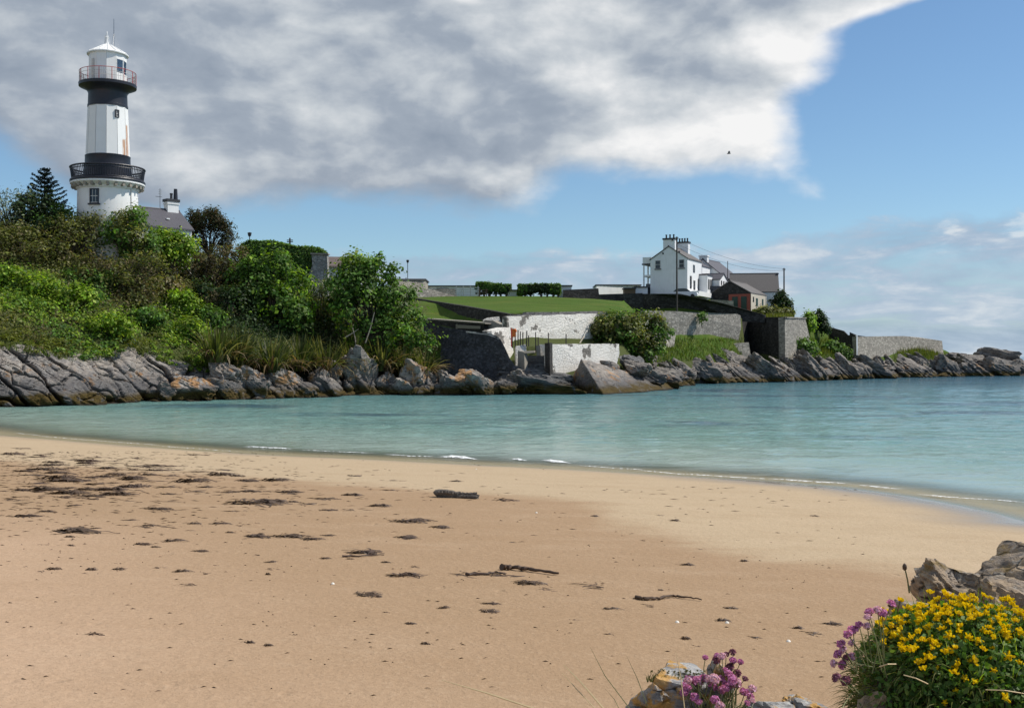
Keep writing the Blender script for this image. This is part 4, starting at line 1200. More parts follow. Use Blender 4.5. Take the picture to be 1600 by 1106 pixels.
# ------------------------------------------------------------------ generic gabled house
def house(name, label, corner, az_u, L, Wd, z0, ze, zr, wall=None, roofm=None, group=None, over=0.25, base=1.2, name_cat='house', k=1.0):
    """corner = near right corner (xy); u runs back from it along the long side; the gable spreads left of the corner"""
    u = Vector((math.sin(az_u), math.cos(az_u), 0)) * k; wv = Vector((-u.y, u.x, 0))
    o = Vector((corner[0], corner[1], 0))
    ctr = o + u * L / 2 + wv * Wd / 2
    rt = root(name, label, name_cat, (ctr.x, ctr.y, z0), group)
    def Q(a, b_, z): 
        p = o + u * a + wv * b_
        return Vector((p.x, p.y, z))
    MB().prism([Q(0, 0, z0 - base), Q(0, Wd, z0 - base), Q(0, Wd, ze), Q(0, Wd / 2, zr), Q(0, 0, ze)], u * L).build('wall', wall or M_HOUSEW, rt)
    sl = (zr - ze) / (Wd / 2)
    for sgn in (0, 1):
        e0 = -over if sgn == 0 else Wd + over
        ze_ = ze - over * sl
        pl = [Q(-0.12, e0, ze_ + .03), Q(-0.12, Wd / 2, zr + .03), Q(L + .12, Wd / 2, zr + .03), Q(L + .12, e0, ze_ + .03)]
        MB().prism(pl, (0, 0, .14)).build('roof', roofm or M_SLATE, rt)
    MB().tube([Q(-.12, Wd / 2, zr + .17), Q(L + .12, Wd / 2, zr + .17)], .09, 6).build('ridge', roofm or M_SLATE, rt)
    def opening(face, a, z, w_, h_, kind='window', fm=None, pane=None, sill=True):
        if face == 'gable':
            ax_ = wv; nn = -u; c0 = o + wv * a
        elif face == 'end':
            ax_ = wv; nn = u; c0 = o + u * L + wv * a
        else:
            ax_ = u; nn = -wv; c0 = o + u * a
        def bar(x0, x1, y0, y1, off, dep):
            p = [c0 + ax_ * x0 + nn * off, c0 + ax_ * x1 + nn * off]
            return MB().prism([Vector((p[0].x, p[0].y, y0)), Vector((p[1].x, p[1].y, y0)), Vector((p[1].x, p[1].y, y1)), Vector((p[0].x, p[0].y, y1))], -nn * dep)
        if kind == 'door':
            return bar(-w_ / 2, w_ / 2, z, z + h_, .05, .12).build('door', fm or M_GREEN, rt)
        f_ = .07
        fr = MB()
        for a_ in ((-w_ / 2, -w_ / 2 + f_, z, z + h_), (w_ / 2 - f_, w_ / 2, z, z + h_), (-w_ / 2 + f_, w_ / 2 - f_, z + h_ - f_, z + h_), (-w_ / 2 + f_, w_ / 2 - f_, z, z + f_), (-w_ / 2 + f_, w_ / 2 - f_, z + h_ / 2 - .03, z + h_ / 2 + .03)):
            b_ = bar(*a_, .05, .12); fr.add(b_.v, b_.f)
        wo = fr.build('window', fm or M_FENCE, rt)
        bar(-w_ / 2 + .03, w_ / 2 - .03, z + .03, z + h_ - .03, .02, .04).build('pane', pane or M_GLASS, wo)
        if sill:
            bar(-w_ / 2 - .1, w_ / 2 + .1, z - .13, z, .12, .2).build('sill', M_SILL, wo)
    def chimney(a, b_, zb, zt, du, dw, pots, capm=None, stack=None):
        c = MB().obox(o, u, wv, zb, zt - .25, a - du / 2, a + du / 2, b_ - dw / 2, b_ + dw / 2).build('chimney', stack or M_HOUSEW, rt)
        MB().obox(o, u, wv, zt - .25, zt, a - du / 2 - .1, a + du / 2 + .1, b_ - dw / 2 - .1, b_ + dw / 2 + .1).build('cap', capm or M_SILL, c)
        for i in range(pots):
            p = o + u * a + wv * (b_ + (i - (pots - 1) / 2) * dw / max(pots, 1) * .95)
            MB().lathe([(.17, zt), (.13, zt + .1), (.12, zt + .45), (.16, zt + .5), (.15, zt + .6), (.09, zt + .6)], (p.x, p.y), 10).build('chimney_pot', M_SILL, c)
        return c
    return rt, Q, opening, chimney, o, u, wv

zat = lambda py, d: H - (py - HY) / F * d
def xy(px, d): return ((px - CX) / F * d, d)

# ------------------------------------------------------------------ keeper's house below the lighthouse
rt, Q, opening, chimney, o, u, wv = house('keepers_house', 'slate roofed house with a white chimney just right of the lighthouse', (-34.2, 108.4), R(-136), 7.0, 5.0, 14.5, zat(359, 105), zat(333, 107), M_HOUSEW, M_SLATE, base=5)
chimney(0.75, 2.5, zat(342, 107), zat(314, 107), 1.15, 0.75, 1)
pp = Q(0.3, 2.5, 0)
MB().lathe([(.22, zat(314, 107)), (.2, zat(306, 107)), (.17, zat(297, 107))], (pp.x, pp.y), 10).build('flue_pipe', M_BLACK, rt)
MB().obox(o, u, wv, zat(322, 107), zat(320, 107), 0.75 - .64, 0.75 + .64, 2.5 - .44, 2.5 + .44).build('string_course', M_HOUSEW, rt)
# bargeboard of the low return wing
g0, g1, g2 = W(221, 344, 103.5), W(226, 343, 103.5), W(244, 357, 103.5)
MB().prism([W(222, 343, 103.2), W(225, 342.5, 103.2), W(245, 355.5, 103.2), W(245, 358.5, 103.2)], (0, .25, 0)).build('barge_board', M_HOUSEW, rt)
MB().prism([W(220, 345, 103.5), W(224, 345, 103.5), W(244, 358, 103.5), W(244, 368, 103.5), W(220, 368, 103.5)], (0, 3, 0)).build('return_wing', M_SLATEW, rt)
q = Q(2.0, 3.9, 0); MB().box((q.x, q.y, zat(346, 106)), (.7, .3, .12), R(-46)).build('skylight', M_HOUSEW, rt)
# aerial on a mast behind the chimney
ar = root('tv_aerial', 'thin television aerial on a mast left of the lighthouse keeper chimney', 'aerial', W(250, 345, 108))
MB().tube([W(250, 345, 108), W(250, 295, 108)], .035, 5).build('mast', M_METAL, ar)
MB().tube([W(243, 307, 108), W(253, 308, 108)], .025, 4).build('boom', M_METAL, ar)
for i, y in enumerate((297, 300, 303)):
    MB().tube([W(248, y, 107.6), W(253, y + .6, 108.4)], .02, 4).build('element', M_METAL, ar)

# ------------------------------------------------------------------ big white house on the point
K_ = 1.1                                            # metres on the point per metre of the first survey
d0 = 157.0 * K_
rt, Q, opening, chimney, o, u, wv = house('white_house', 'tall white gabled house with two chimneys and a pole before it on the point', xy(1074, d0), R(26), 7.2, 5.55, 12.85, zat(404, d0), zat(384.5, d0), M_HOUSEW, M_SLATEW, over=.12, k=K_)
chimney(0.55, 2.75, 19.67, zat(370.5, d0), 1.0, 1.75, 3)
chimney(6.6, 2.6, 19.01, zat(377, 179.3), 1.0, 1.7, 4)
for b_ in (0.85, 4.4):
    opening('gable', b_, zat(418.5, d0), .82, 1.35)
for b_, y in ((1.2, 393), (3.6, 394.5)):
    q = Q(-.02, b_, zat(y, d0))
    MB().box(q, (.26, .12, .26), 0.4).build('vent', M_SILL, rt)
MB().box(Q(-.02, 2.2, zat(374, d0)), (.26, .12, .26), 0.4).build('vent', M_SILL, rt)
for a, y, w_, h_ in ((3.2, 426, .85, 1.2), (1.6, 452, .8, 2.0), (3.4, 453, .85, 1.5), (5.6, 453, .85, 1.9)):
    opening('long', a, zat(y, 176.0), w_, h_, fm=M_SILL, sill=False)
MB().obox(o, u, wv, 12.30, zat(430, 178.2), 5.9, 8.6, -1.25, -0.01).build('porch', M_HOUSEW, rt)
MB().obox(o, u, wv, zat(430, 178.2), zat(428, 178.2), 5.8, 8.7, -1.4, 0.05).build('porch_roof', M_SLATE, rt)
for a in (6.5, 7.3, 8.1):
    MB().obox(o, u, wv, zat(452, 178.2), zat(436, 178.2), a - .22, a + .22, -1.3, -1.26).build('porch_window', M_SILL, rt)
MB().obox(o, u, wv, zat(462, d0), zat(454.5, d0), .6, 7.2, -1.5, -.02).build('garden_step_wall', M_HOUSEW, rt)
# veranda on the shaded far side
v0 = Q(1.0, 5.6, 0); 
MB().obox(o, u, wv, zat(409, d0), zat(399, d0), .5, 4.5, 5.56, 6.9).build('veranda_parapet', M_HOUSEW, rt)
MB().obox(o, u, wv, zat(411, d0), zat(409, d0), .4, 4.6, 5.56, 7.0).build('veranda_roof', M_SILL, rt)
for a, b_ in ((.6, 6.75), (2.5, 6.75), (4.4, 6.75)):
    MB().obox(o, u, wv, 12.85, zat(411, d0), a - .09, a + .09, b_ - .09, b_ + .09).build('veranda_post', M_HOUSEW, rt)
MB().obox(o, u, wv, zat(430, d0), zat(427, d0), .5, 4.5, 5.56, 6.8).build('balcony_floor', M_HOUSEW, rt)
MB().obox(o, u, wv, 12.85, zat(441, d0), .8, 4.3, 5.57, 6.5).build('veranda_glazing', M_GLASS, rt)
# second house behind
rt, Q, opening, chimney, o, u, wv = house('white_house', 'lower white house behind the tall one with its gable in shade', xy(1136, 189.2), R(30), 8, 8.0, 13.40, zat(437, 189.2), zat(404, 189.2), M_HOUSEW, M_SLATE, over=.1, k=K_)
chimney(.6, 4.0, 18.90, zat(397, 189.2), .8, 1.3, 0, M_HOUSEW)
rt, Q, opening, chimney, o, u, wv = house('rear_wing', 'rear wing of the tall white house, its chimney showing beyond the ridge', xy(1097, 185.9), R(26), 5, 5.0, 13.40, zat(417, 187.0), zat(401, 187.0), M_HOUSEW, M_SLATE, over=.1, name_cat='building', k=K_)
chimney(.8, 3.2, 18.90, zat(392, 187.0), .9, 1.2, 2)
# small white annex with two windows facing the sea
rt, Q, opening, chimney, o, u, wv = house('annex', 'small white gabled annex with little windows between the houses', xy(1137, 184.3), R(-64), 4.2, 4.6, 13.40, zat(440, 183.7), zat(430, 183.7), M_HOUSEW, M_SLATE, over=.08, name_cat='building', k=K_)
# its sunny gable faces right: use u reversed windows
for b_ in (1.0, 2.3, 3.6):
    opening('gable', b_, zat(447, 183.7), .5, .7, fm=M_SILL, sill=False)
# red brick store
d4 = 160.5 * K_
rt, Q, opening, chimney, o, u, wv = house('brick_store', 'low store with red brick front, green doors and slate roof below the houses', xy(1173, d4), R(29), 8.0, 6.2, 10.87, zat(458, d4), zat(439, d4), M_DARKWALL, M_SLATEW, over=.1, name_cat='building', k=K_)
MB().obox(o, u, wv, 10.65, zat(459, d4), -.04, -.005, 0.05, 3.3).build('brick_front', M_BRICK, rt)
MB().obox(o, u, wv, 10.65, zat(457, d4), .0, 7.9, -.05, -.005).build('rendered_front', M_CREAM, rt)
for b_ in (1.0, 2.35):
    MB().obox(o, u, wv, 10.87, zat(463, d4), -.10, -.045, b_ - .42, b_ + .42).build('door', M_GREEN, rt)
for a, w_, y1 in ((2.9, .9, 478), (5.9, .7, 476)):
    MB().obox(o, u, wv, zat(y1, 179.3), zat(466, 179.3), a - w_ / 2, a + w_ / 2, -.10, -.055).build('door', M_GREEN, rt)
MB().obox(o, u, wv, zat(472, 178.2), zat(464, 178.2), .9, 1.4, -.09, -.055).build('window', M_GLASS, rt)
# slate roofed outbuilding
rt, Q, opening, chimney, o, u, wv = house('outbuilding', 'long slate roofed outbuilding with a bright white end gable', xy(1213, 191.4), R(-80), 7.2, 5.4, 10.65, zat(458, 189.2), zat(429, 189.2), M_HOUSEW, M_SLATEW, over=.1, name_cat='building', k=K_)
MB().obox(o, u, wv, zat(429, 189.2) - .0, zat(427.5, 189.2), -.2, .15, 2.4, 3.0).build('coping', M_SLATE, rt)

# ------------------------------------------------------------------ walls from photographed outlines, each with its own depth
def wall(name, label, pts, thick, mt, cat='wall', parent=None, group=None):
    return MB().prism([W(*p) for p in pts], thick).build(name, mt, parent, label, cat, group)
wall('stone_wall', 'grey stone wall between the tall white house and the red brick store', [(1101, 447, 180), (1140, 447, 178.8), (1142, 472, 178.8), (1101, 470, 180)], (.15, .5, 0), M_PIER)
wall('stone_wall', 'low pale stepped wall before the brick store', [(1110, 468, 175.5), (1146, 470, 174.5), (1147, 484, 174.5), (1110, 480, 175.5)], (.1, .5, 0), M_PALEWALL)
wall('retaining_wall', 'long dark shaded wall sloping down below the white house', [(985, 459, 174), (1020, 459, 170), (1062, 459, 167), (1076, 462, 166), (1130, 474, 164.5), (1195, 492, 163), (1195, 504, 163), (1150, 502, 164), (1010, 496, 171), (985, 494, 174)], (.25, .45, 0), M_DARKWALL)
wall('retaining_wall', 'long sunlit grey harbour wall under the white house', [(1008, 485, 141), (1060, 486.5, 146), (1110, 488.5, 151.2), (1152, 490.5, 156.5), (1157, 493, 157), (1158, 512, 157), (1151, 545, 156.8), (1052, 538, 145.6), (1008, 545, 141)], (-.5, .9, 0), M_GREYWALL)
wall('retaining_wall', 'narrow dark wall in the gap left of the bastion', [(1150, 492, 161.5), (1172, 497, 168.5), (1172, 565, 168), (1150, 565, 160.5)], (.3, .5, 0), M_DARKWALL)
wall('buttress', 'pale sloping buttress at the left end of the sunlit grey wall', [(1040, 525, 141), (1056, 522, 142), (1052, 548, 141), (1044, 562, 139)], (-.4, .9, 0), M_PALEWALL)
wall('step_wall', 'small pale wall end on the grassy shelf left of the dark bastion', [(1140, 537, 155), (1170, 535, 156), (1174, 562, 155.6), (1140, 560, 154.7)], (-.2, .5, 0), M_PALEWALL)
# bastion
bas = root('bastion', 'big square stone bastion with one face coloured black for its shade and one sunlit face', 'bastion', W(1215, 560, 152))
pA, pB, pC = [(1160, 497, 169), (1163, 553, 168.5)], [(1226, 496, 159), (1227, 575, 158.2)], [(1258, 497, 168.5), (1270, 548, 167)]
MB().prism([W(*pA[0]), W(*pB[0]), W(*pB[1]), W(1163, 572, 168)], (.5, 1.0, 0)).build('shade_painted_face', M_DARKWALL, bas, 'left face coloured black for its shade')  # near-black stone puts the shade of this side into the colour
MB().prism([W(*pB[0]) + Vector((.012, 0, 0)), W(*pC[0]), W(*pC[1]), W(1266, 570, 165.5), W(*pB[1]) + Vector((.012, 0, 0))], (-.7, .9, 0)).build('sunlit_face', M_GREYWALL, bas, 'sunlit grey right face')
MB().prism([W(1160, 497.5, 169), W(1226, 496.5, 159.1), W(1258, 497.5, 168.5), W(1200, 498, 178)], (0, 0, -.4)).build('top', M_GREYWALL, bas)
MB().prism([W(1159, 496, 169.2), W(1226.5, 495, 158.7), W(1226.5, 497, 158.7), W(1159, 498, 169.2)], (.4, .5, 0)).build('coping', M_DARKWALL, bas)  # coping darkened like the face below, shade in the colour
MB().prism([W(1227, 495, 158.7), W(1260, 496, 168.7), W(1260, 498, 168.7), W(1227, 497, 158.7)], (-.4, .5, 0)).build('coping', M_GREYWALL, bas)
# descending dark wall and the pale outer wall
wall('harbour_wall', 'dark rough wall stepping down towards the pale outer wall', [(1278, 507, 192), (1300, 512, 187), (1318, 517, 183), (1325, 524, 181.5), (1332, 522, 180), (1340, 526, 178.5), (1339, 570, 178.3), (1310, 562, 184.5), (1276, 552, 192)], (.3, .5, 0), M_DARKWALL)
wall('harbour_wall', 'dark back wall behind the top corner of the pale outer wall', [(1328, 519, 183), (1340, 524, 182.5), (1356, 526, 184), (1356, 531, 184), (1328, 531, 183)], (.1, .5, 0), M_DARKWALL)
ow = root('outer_wall', 'pale rubble outer harbour wall standing on the far rocks', 'wall', W(1400, 560, 175))
MB().prism([W(1339, 526, 178), W(1400, 525, 189), W(1402, 568, 188.6), W(1341, 574, 177.6)], (-.5, .9, 0)).build('near_length', M_PALEWALL, ow)
MB().prism([W(1400.3, 525, 188.9), W(1412, 525, 191.5), W(1436, 527, 196.5), W(1472, 532.5, 203), W(1475, 560, 202.5), W(1436, 566, 196), W(1400.3, 568, 188.5)], (-.3, .9, 0)).build('far_length', M_PALEWALL, ow)
MB().prism([W(1338, 523, 177.9), W(1340, 523, 178), W(1340.5, 556, 177.8), W(1338.5, 556, 177.7)], (.1, .7, 0)).build('white_corner', M_WHITE, ow)
MB().prism([W(1341, 562, 176.9), W(1400, 564, 187.5), W(1405, 592, 185.5), W(1352, 595, 174.5)], (-.5, 1.5, 0)).build('footing', M_ROCKW, ow)

# ------------------------------------------------------------------ inner harbour
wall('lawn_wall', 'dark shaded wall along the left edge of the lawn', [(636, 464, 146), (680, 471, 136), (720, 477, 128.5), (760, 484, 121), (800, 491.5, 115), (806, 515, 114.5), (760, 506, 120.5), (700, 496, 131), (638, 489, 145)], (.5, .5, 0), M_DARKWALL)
wall('wall_top_shade', 'dark ragged strip painted as the shaded wall top along the front edge of the lawn', [(797, 491, 114.9), (820, 491, 116.6), (822, 487.5, 116.8), (868, 487.5, 120.2), (930, 486, 125), (950, 488, 126.5), (950, 499, 126.5), (797, 499, 114.9)], (-.3, .7, 0), M_DARKROCK)  # dark slab that paints in the shade on the wall top
def ragged(pts, n, amp_, seed):
    """resample the top edge (first to second point) of a wall outline and roughen it"""
    r_ = random.Random(seed); a, b_ = pts[0], pts[1]
    top_ = [tuple(a[k] + (b_[k] - a[k]) * i / n for k in range(3)) for i in range(n + 1)]
    return [(p[0], p[1] + (r_.uniform(-amp_, amp_) if 0 < i < n else 0), p[2]) for i, p in enumerate(top_)] + list(pts[2:])
wall('whitewashed_wall', 'upper whitewashed wall with grey peeled patches below the lawn', ragged([(792, 494.5, 112.5), (932, 490, 122.6), (934, 545, 122.2), (792, 545, 112)], 26, 1.1, 3), (-.5, .8, 0), M_WHITEWASH)
wall('whitewashed_wall', 'lower whitewashed wall right of the harbour steps, peeling at its right', ragged([(859, 537.5, 105.0), (967, 537.5, 113.6), (968, 552, 113.4), (955, 602, 112), (930, 606, 110.2), (859, 592, 104.8)], 20, .7, 5), (-.5, .9, 0), M_WHITEWASH)
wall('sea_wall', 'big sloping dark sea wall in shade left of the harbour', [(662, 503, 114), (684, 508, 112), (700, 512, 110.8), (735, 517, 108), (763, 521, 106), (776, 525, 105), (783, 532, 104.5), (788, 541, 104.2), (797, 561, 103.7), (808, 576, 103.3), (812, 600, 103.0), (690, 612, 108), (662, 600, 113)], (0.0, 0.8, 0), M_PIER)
wall('pier_coping', 'whitewashed sloping top of the dark sea wall', [(728, 517.2, 108.4), (763, 520.6, 106.1), (776, 524.6, 105.1), (783, 531.5, 104.6), (784, 533.5, 104.5), (775, 527.4, 105.0), (762, 523, 106), (728, 519.5, 108.4)], (0, .9, 0), M_WHITEWASH)
wall('pier_wall', 'bright white end of the harbour wall behind the dark sea wall', [(768, 517, 106.9), (790, 511.5, 109.4), (797, 512, 110.3), (801, 540, 110.4), (805, 566, 110.3), (809, 582, 110.2), (786, 582, 107.2), (772, 540, 106.8)], (-.9, .3, 0), M_WHITEWASH)
wall('ramp_wall', 'dark curved ramp wall joining the lawn wall to the white pier end', [(757, 500, 115), (770, 501, 114.5), (780, 506, 113.8), (796, 512, 112.5), (797, 517, 112.4), (757, 518, 114.8)], (.5, .7, 0), M_CONC)
wall('pier_wall', 'small bright white wall panel above the dark ramp', [(757, 500, 116), (764, 496.5, 116.2), (780, 494.5, 116.6), (784, 508, 116.5), (757, 508, 116)], (-.2, .5, 0), M_WHITEWASH)
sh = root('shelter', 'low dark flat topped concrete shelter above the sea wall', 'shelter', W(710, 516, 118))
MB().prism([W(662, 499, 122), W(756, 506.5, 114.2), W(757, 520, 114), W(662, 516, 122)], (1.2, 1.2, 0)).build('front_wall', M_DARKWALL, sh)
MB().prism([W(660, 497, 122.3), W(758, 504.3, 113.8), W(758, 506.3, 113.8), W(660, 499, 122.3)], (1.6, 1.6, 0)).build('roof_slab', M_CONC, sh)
MB().prism([W(712, 507, 117.6), W(714, 506, 117.4), W(714, 515, 117.4), W(712, 515, 117.6)], (.3, .3, 0)).build('jamb', M_CONC, sh)
MB().prism([W(714, 507.5, 117.3), W(750, 509.5, 114.4), W(750, 514, 114.4), W(714, 513, 117.3)], (.05, .05, 0)).build('panel', M_CONC, sh)
# steps, landing and posts at the harbour mouth
hb = root('harbour_landing', 'concrete landing with dark stub walls and steps between the white walls', 'landing', W(832, 585, 106))
MB().prism([W(809, 548, 105.2), W(819, 550, 104.6), W(820, 582, 104.4), W(809, 578, 105.1)], (.3, .7, 0)).build('stub_wall', M_CONC, hb)
MB().prism([W(819, 548.5, 104.5), W(835, 547.5, 105.2), W(835, 551, 105.2), W(819, 552, 104.5)], (.1, .5, 0)).build('lintel', M_CONC, hb)
MB().prism([W(851, 536, 105.4), W(858.8, 535.5, 104.0), W(859.5, 592, 103.8), W(852, 585, 105.3)], (.3, 1.0, 0)).build('pier', M_DARKWALL, hb)
MB().prism([W(806, 541, 108), W(822, 538, 108.4), W(823, 558, 108.2), W(812, 575, 107.6), W(806, 572, 107.6)], (-.1, .6, 0)).build('white_return', M_WHITEWASH, hb)
MB().prism([W(843, 538, 107.5), W(852, 538, 107.6), W(852, 556, 107.6), W(845, 556, 107.5)], (0, .5, 0)).build('white_return', M_WHITEWASH, hb)
MB().prism([W(838, 540, 107), W(844, 540, 107), W(845, 560, 107), W(839, 560, 107)], (0, .6, 0)).build('stub_wall', M_CONC, hb)
for i in range(5):
    MB().box(W(834, 559 + i * 6, 107.2 - i * .42), (2.6 - .0 * i, .46, .4)).build('step', M_DARKROCK, hb)
MB().prism([W(812, 583, 104.3), W(852, 586, 104.3), W(852, 600, 104.2), W(812, 600, 104.2)], (0, 2.5, 0)).build('platform', M_DARKWALL, hb)
for i, (px, y0, y1) in enumerate(((800.5, 524, 541), (805, 520, 540), (809.5, 516, 539), (813, 518, 538.5), (817, 519, 538.5), (822.5, 517, 538), (826, 524, 538), (837, 519, 548), (841, 527, 545), (857, 520, 538), (884.5, 522, 538))):
    d = 108.3 + (0.0 if px < 830 else .3)
    lab = ['short stake nearest the lifebuoy', 'second stake from the lifebuoy in the row above the landing', 'third stake from the lifebuoy in the row above the landing', 'fourth stake from the lifebuoy in the row above the landing', 'fifth stake from the lifebuoy in the row above the landing', 'leaning stake ending the close row above the landing', 'short thin stake just right of the close row',
           'tall stake at the head of the harbour steps', 'short stake just right of the tall one at the steps', 'lone stake above the dark pier end', 'rightmost stake, alone on the lower white wall'][i]
    MB().tube([W(px, y1 + 3, d), W(px + (.8 if i == 5 else 0), y0, d)], .06, 6).build('stake', M_WOODPOLE, None, lab, 'stake', 'stakes above the harbour landing')
lb = root('lifebuoy', 'orange lifebuoy hanging on its post at the white pier end', 'lifebuoy', W(801, 538, 108))
MB().tube([W(799, 542, 108), W(799, 512, 108)], .06, 6).build('post', M_RED, lb)
cc = W(803, 518.5, 107.8)
MB().tube([cc + Vector((.22 * math.cos(t), -.04, .26 * math.sin(t))) for t in np.linspace(0, 2 * math.pi, 21)], .08, 8, False).build('ring', M_ORANGE, lb, smooth=True)
MB().box(cc + Vector((0, .09, -.1)), (.40, .08, .80)).build('back_board', M_ORANGE, lb)
wall('plank', 'pale plank leaning against the white wall by the bushes', [(905, 536, 110.5), (907, 536, 110.5), (914, 525, 111.5), (912, 524, 111.5)], (0, .12, 0), M_PALEBARK, 'plank')

# ------------------------------------------------------------------ buildings and fences along the back of the lawn
def flat_block(name, label, px0, px1, yt, yb, d, deep, mt, roofm, cat='building', d2=None):
    d2 = d2 or d
    rt = root(name, label, cat, W((px0 + px1) / 2, yb, (d + d2) / 2))
    MB().prism([W(px0, yt, d), W(px1, yt, d2), W(px1, yb, d2), W(px0, yb, d)], (0, deep, 0)).build('wall', mt, rt)
    o_ = .25
    MB().prism([W(px0 - 1.5, yt - 1.6, d - o_), W(px1 + 1.5, yt - 1.6, d2 - o_), W(px1 + 1.5, yt + .2, d2 - o_), W(px0 - 1.5, yt + .2, d - o_)], (0, deep + 2 * o_, 0)).build('roof', roofm, rt)
    return rt
flat_block('store_shed', 'pale grey flat roofed shed right behind the big sycamore bush', 612, 664, 437, 462, 148, 6, M_PALEWALL, M_SLATE, d2=154)
st = flat_block('white_shed', 'low white flat roofed building behind the stone wall and fence', 667, 748, 447.5, 468, 160, 7, M_HOUSEW, M_SLATE)
MB().prism([W(722, 449, 159.8), W(748, 449.5, 164.5), W(748, 468, 164.5), W(722, 468, 159.8)], (0, .3, 0)).build('sunny_wall', M_HOUSEW, st, 'bright sunlit right end wall')
flat_block('white_shed', 'small white shed end showing between the two clipped hedges', 792, 814, 454, 470, 152, 4, M_HOUSEW, M_SLATE)
flat_block('garden_store', 'tiny flat roofed store right of the longer clipped hedge', 872, 893, 447, 468, 152, 3, M_HOUSEW, M_SLATE)
flat_block('long_shed', 'long low building with a dark overhanging roof left of the white house', 932, 1001, 446, 470, 178, 6, M_HOUSEW, M_SILL, d2=186)
flat_block('white_shed', 'small white block against the left side of the tall white house', 992, 1012, 449, 468, 174, 2.5, M_HOUSEW, M_SILL)
flat_block('brown_shed', 'small brown shed below the dark overhanging roof', 976, 993, 451, 470, 172, 2.5, M_BROWNPOST, M_SILL)
wall('stone_wall', 'low grey stone wall along the far left edge of the lawn', [(634, 456, 148), (670, 451.5, 149), (712, 451, 150), (714, 463, 150), (700, 467, 149.5), (634, 472, 147)], (0, .5, 0), M_GREYWALL)
wall('stone_wall', 'dark low stone wall along the back of the lawn right of the hedges', [(880, 453, 151), (935, 450.5, 151), (937, 470, 150.5), (880, 468, 150.5)], (0, .5, 0), M_DARKWALL)
wall('stone_wall', 'dark stone wall joining the lawn to the white house', [(936, 460, 149.5), (1004, 458, 150), (1006, 490, 150), (936, 474, 149.5)], (0, .5, 0), M_DARKWALL)
fn_ = root('paddock_fence', 'white three railed timber fence left of the clipped hedges', 'fence', W(730, 461, 147.5))
for i, px in enumerate((713, 724, 735, 747)):
    MB().box(W(px, 455, 147.5), (.12, .12, 1.35)).build('post', M_FENCE, fn_)
for y in (449.5, 453, 456.5, 460):
    MB().prism([W(711, y - .6, 147.4), W(749, y - .3, 147.4), W(749, y + .8, 147.4), W(711, y + .5, 147.4)], (0, .05, 0)).build('rail', M_FENCE, fn_)
fn_ = root('paddock_fence', 'short dark railed fence in front of the left clipped hedge', 'fence', W(755, 461, 146.8))
for px in (749.5, 760):
    MB().box(W(px, 457, 146.8), (.12, .12, 1.0)).build('post', M_BROWNPOST, fn_)
for y in (453, 456.5, 460):
    MB().prism([W(749, y - .4, 146.7), W(762, y - .4, 146.7), W(762, y + .6, 146.7), W(749, y + .6, 146.7)], (0, .05, 0)).build('rail', M_BROWNPOST, fn_)
# bungalow fragment and gate pier by the ivy hedge
wall('gate_wall', 'rubble stone wall end beside the ivy covered wall', [(487, 397, 112), (511, 397, 112), (512, 430, 112), (513, 475, 111.6), (470, 475, 111.6), (482, 430, 112), (488, 415, 112)], (0, .9, 0), M_GATEWALL)
MB().prism([W(485, 395.2, 111.8), W(512.5, 395.6, 111.8), W(512.5, 397.5, 111.8), W(485, 397.5, 111.8)], (0, 1.2, 0)).build('coping_stone', M_CONC, None, 'flat coping stone on top of the rubble wall end', 'stone')
bf = root('bungalow', 'white bungalow with a brown roof half hidden behind the big sycamore bush', 'house', W(540, 440, 118))
MB().prism([W(511, 416, 118), W(560, 416, 118), W(560, 445, 118), W(511, 445, 118)], (0, 6, 0)).build('wall', M_HOUSEW, bf)
MB().prism([W(508, 417, 117.6), W(562, 417, 117.6), W(562, 404, 120), W(511, 403, 120)], (0, .1, .15)).build('roof', plain('brown tile', (0.13, 0.10, 0.09), 0.8), bf)

# ------------------------------------------------------------------ poles, lamps, wires
def pole(label, px, y0, y1, d, r_=.11, name='utility_pole', cat='pole'):
    o = root(name, label, cat, W(px, y1, d))
    MB().tube([W(px, y1, d), W(px, y0, d)], [r_, r_ * .75], 7).build('post', M_WOODPOLE, o)
    return o
p1 = pole('tall dark utility pole in front of the white house gable', 1057.5, 370, 490, 158, .14)
p2 = pole('utility pole beside the clipped hedge at the end of the buildings', 1225, 419, 494, 184, .15)
p3 = pole('thin pole between the white annex and the outbuilding', 1137, 408, 452, 190, .08)
for o, px, y, d in ((p1, 1057.5, 372, 158), (p2, 1225, 421, 184)):
    for dx_ in (-3, 3):
        MB().box(W(px + dx_ * .6, y, d), (.1, .1, .22)).build('insulator', M_FENCE, o)
def wire(a, b_, sag, lab):
    pts = [a.lerp(b_, i / 14) - Vector((0, 0, sag * 4 * (i / 14) * (1 - i / 14))) for i in range(15)]
    MB().tube(pts, .018, 4).build('wire', M_SILL, None, lab, 'wire', 'overhead wires')
wire(W(1057.5, 371, 158), W(1225, 420, 184), .9, 'upper overhead wire from the gable pole to the hedge pole')
wire(W(1057.5, 381, 158), W(1225, 423, 184), 1.1, 'lower overhead wire from the gable pole to the hedge pole')
tp = pole('short pole with crossarm behind the ivy covered wall', 453, 372, 395, 135, .13)
for dz_ in (0, 2.0):
    MB().box(W(453, 375.5 + dz_ * 1.2, 135), (.75, .1, .1)).build('crossarm', M_WOODPOLE, tp)
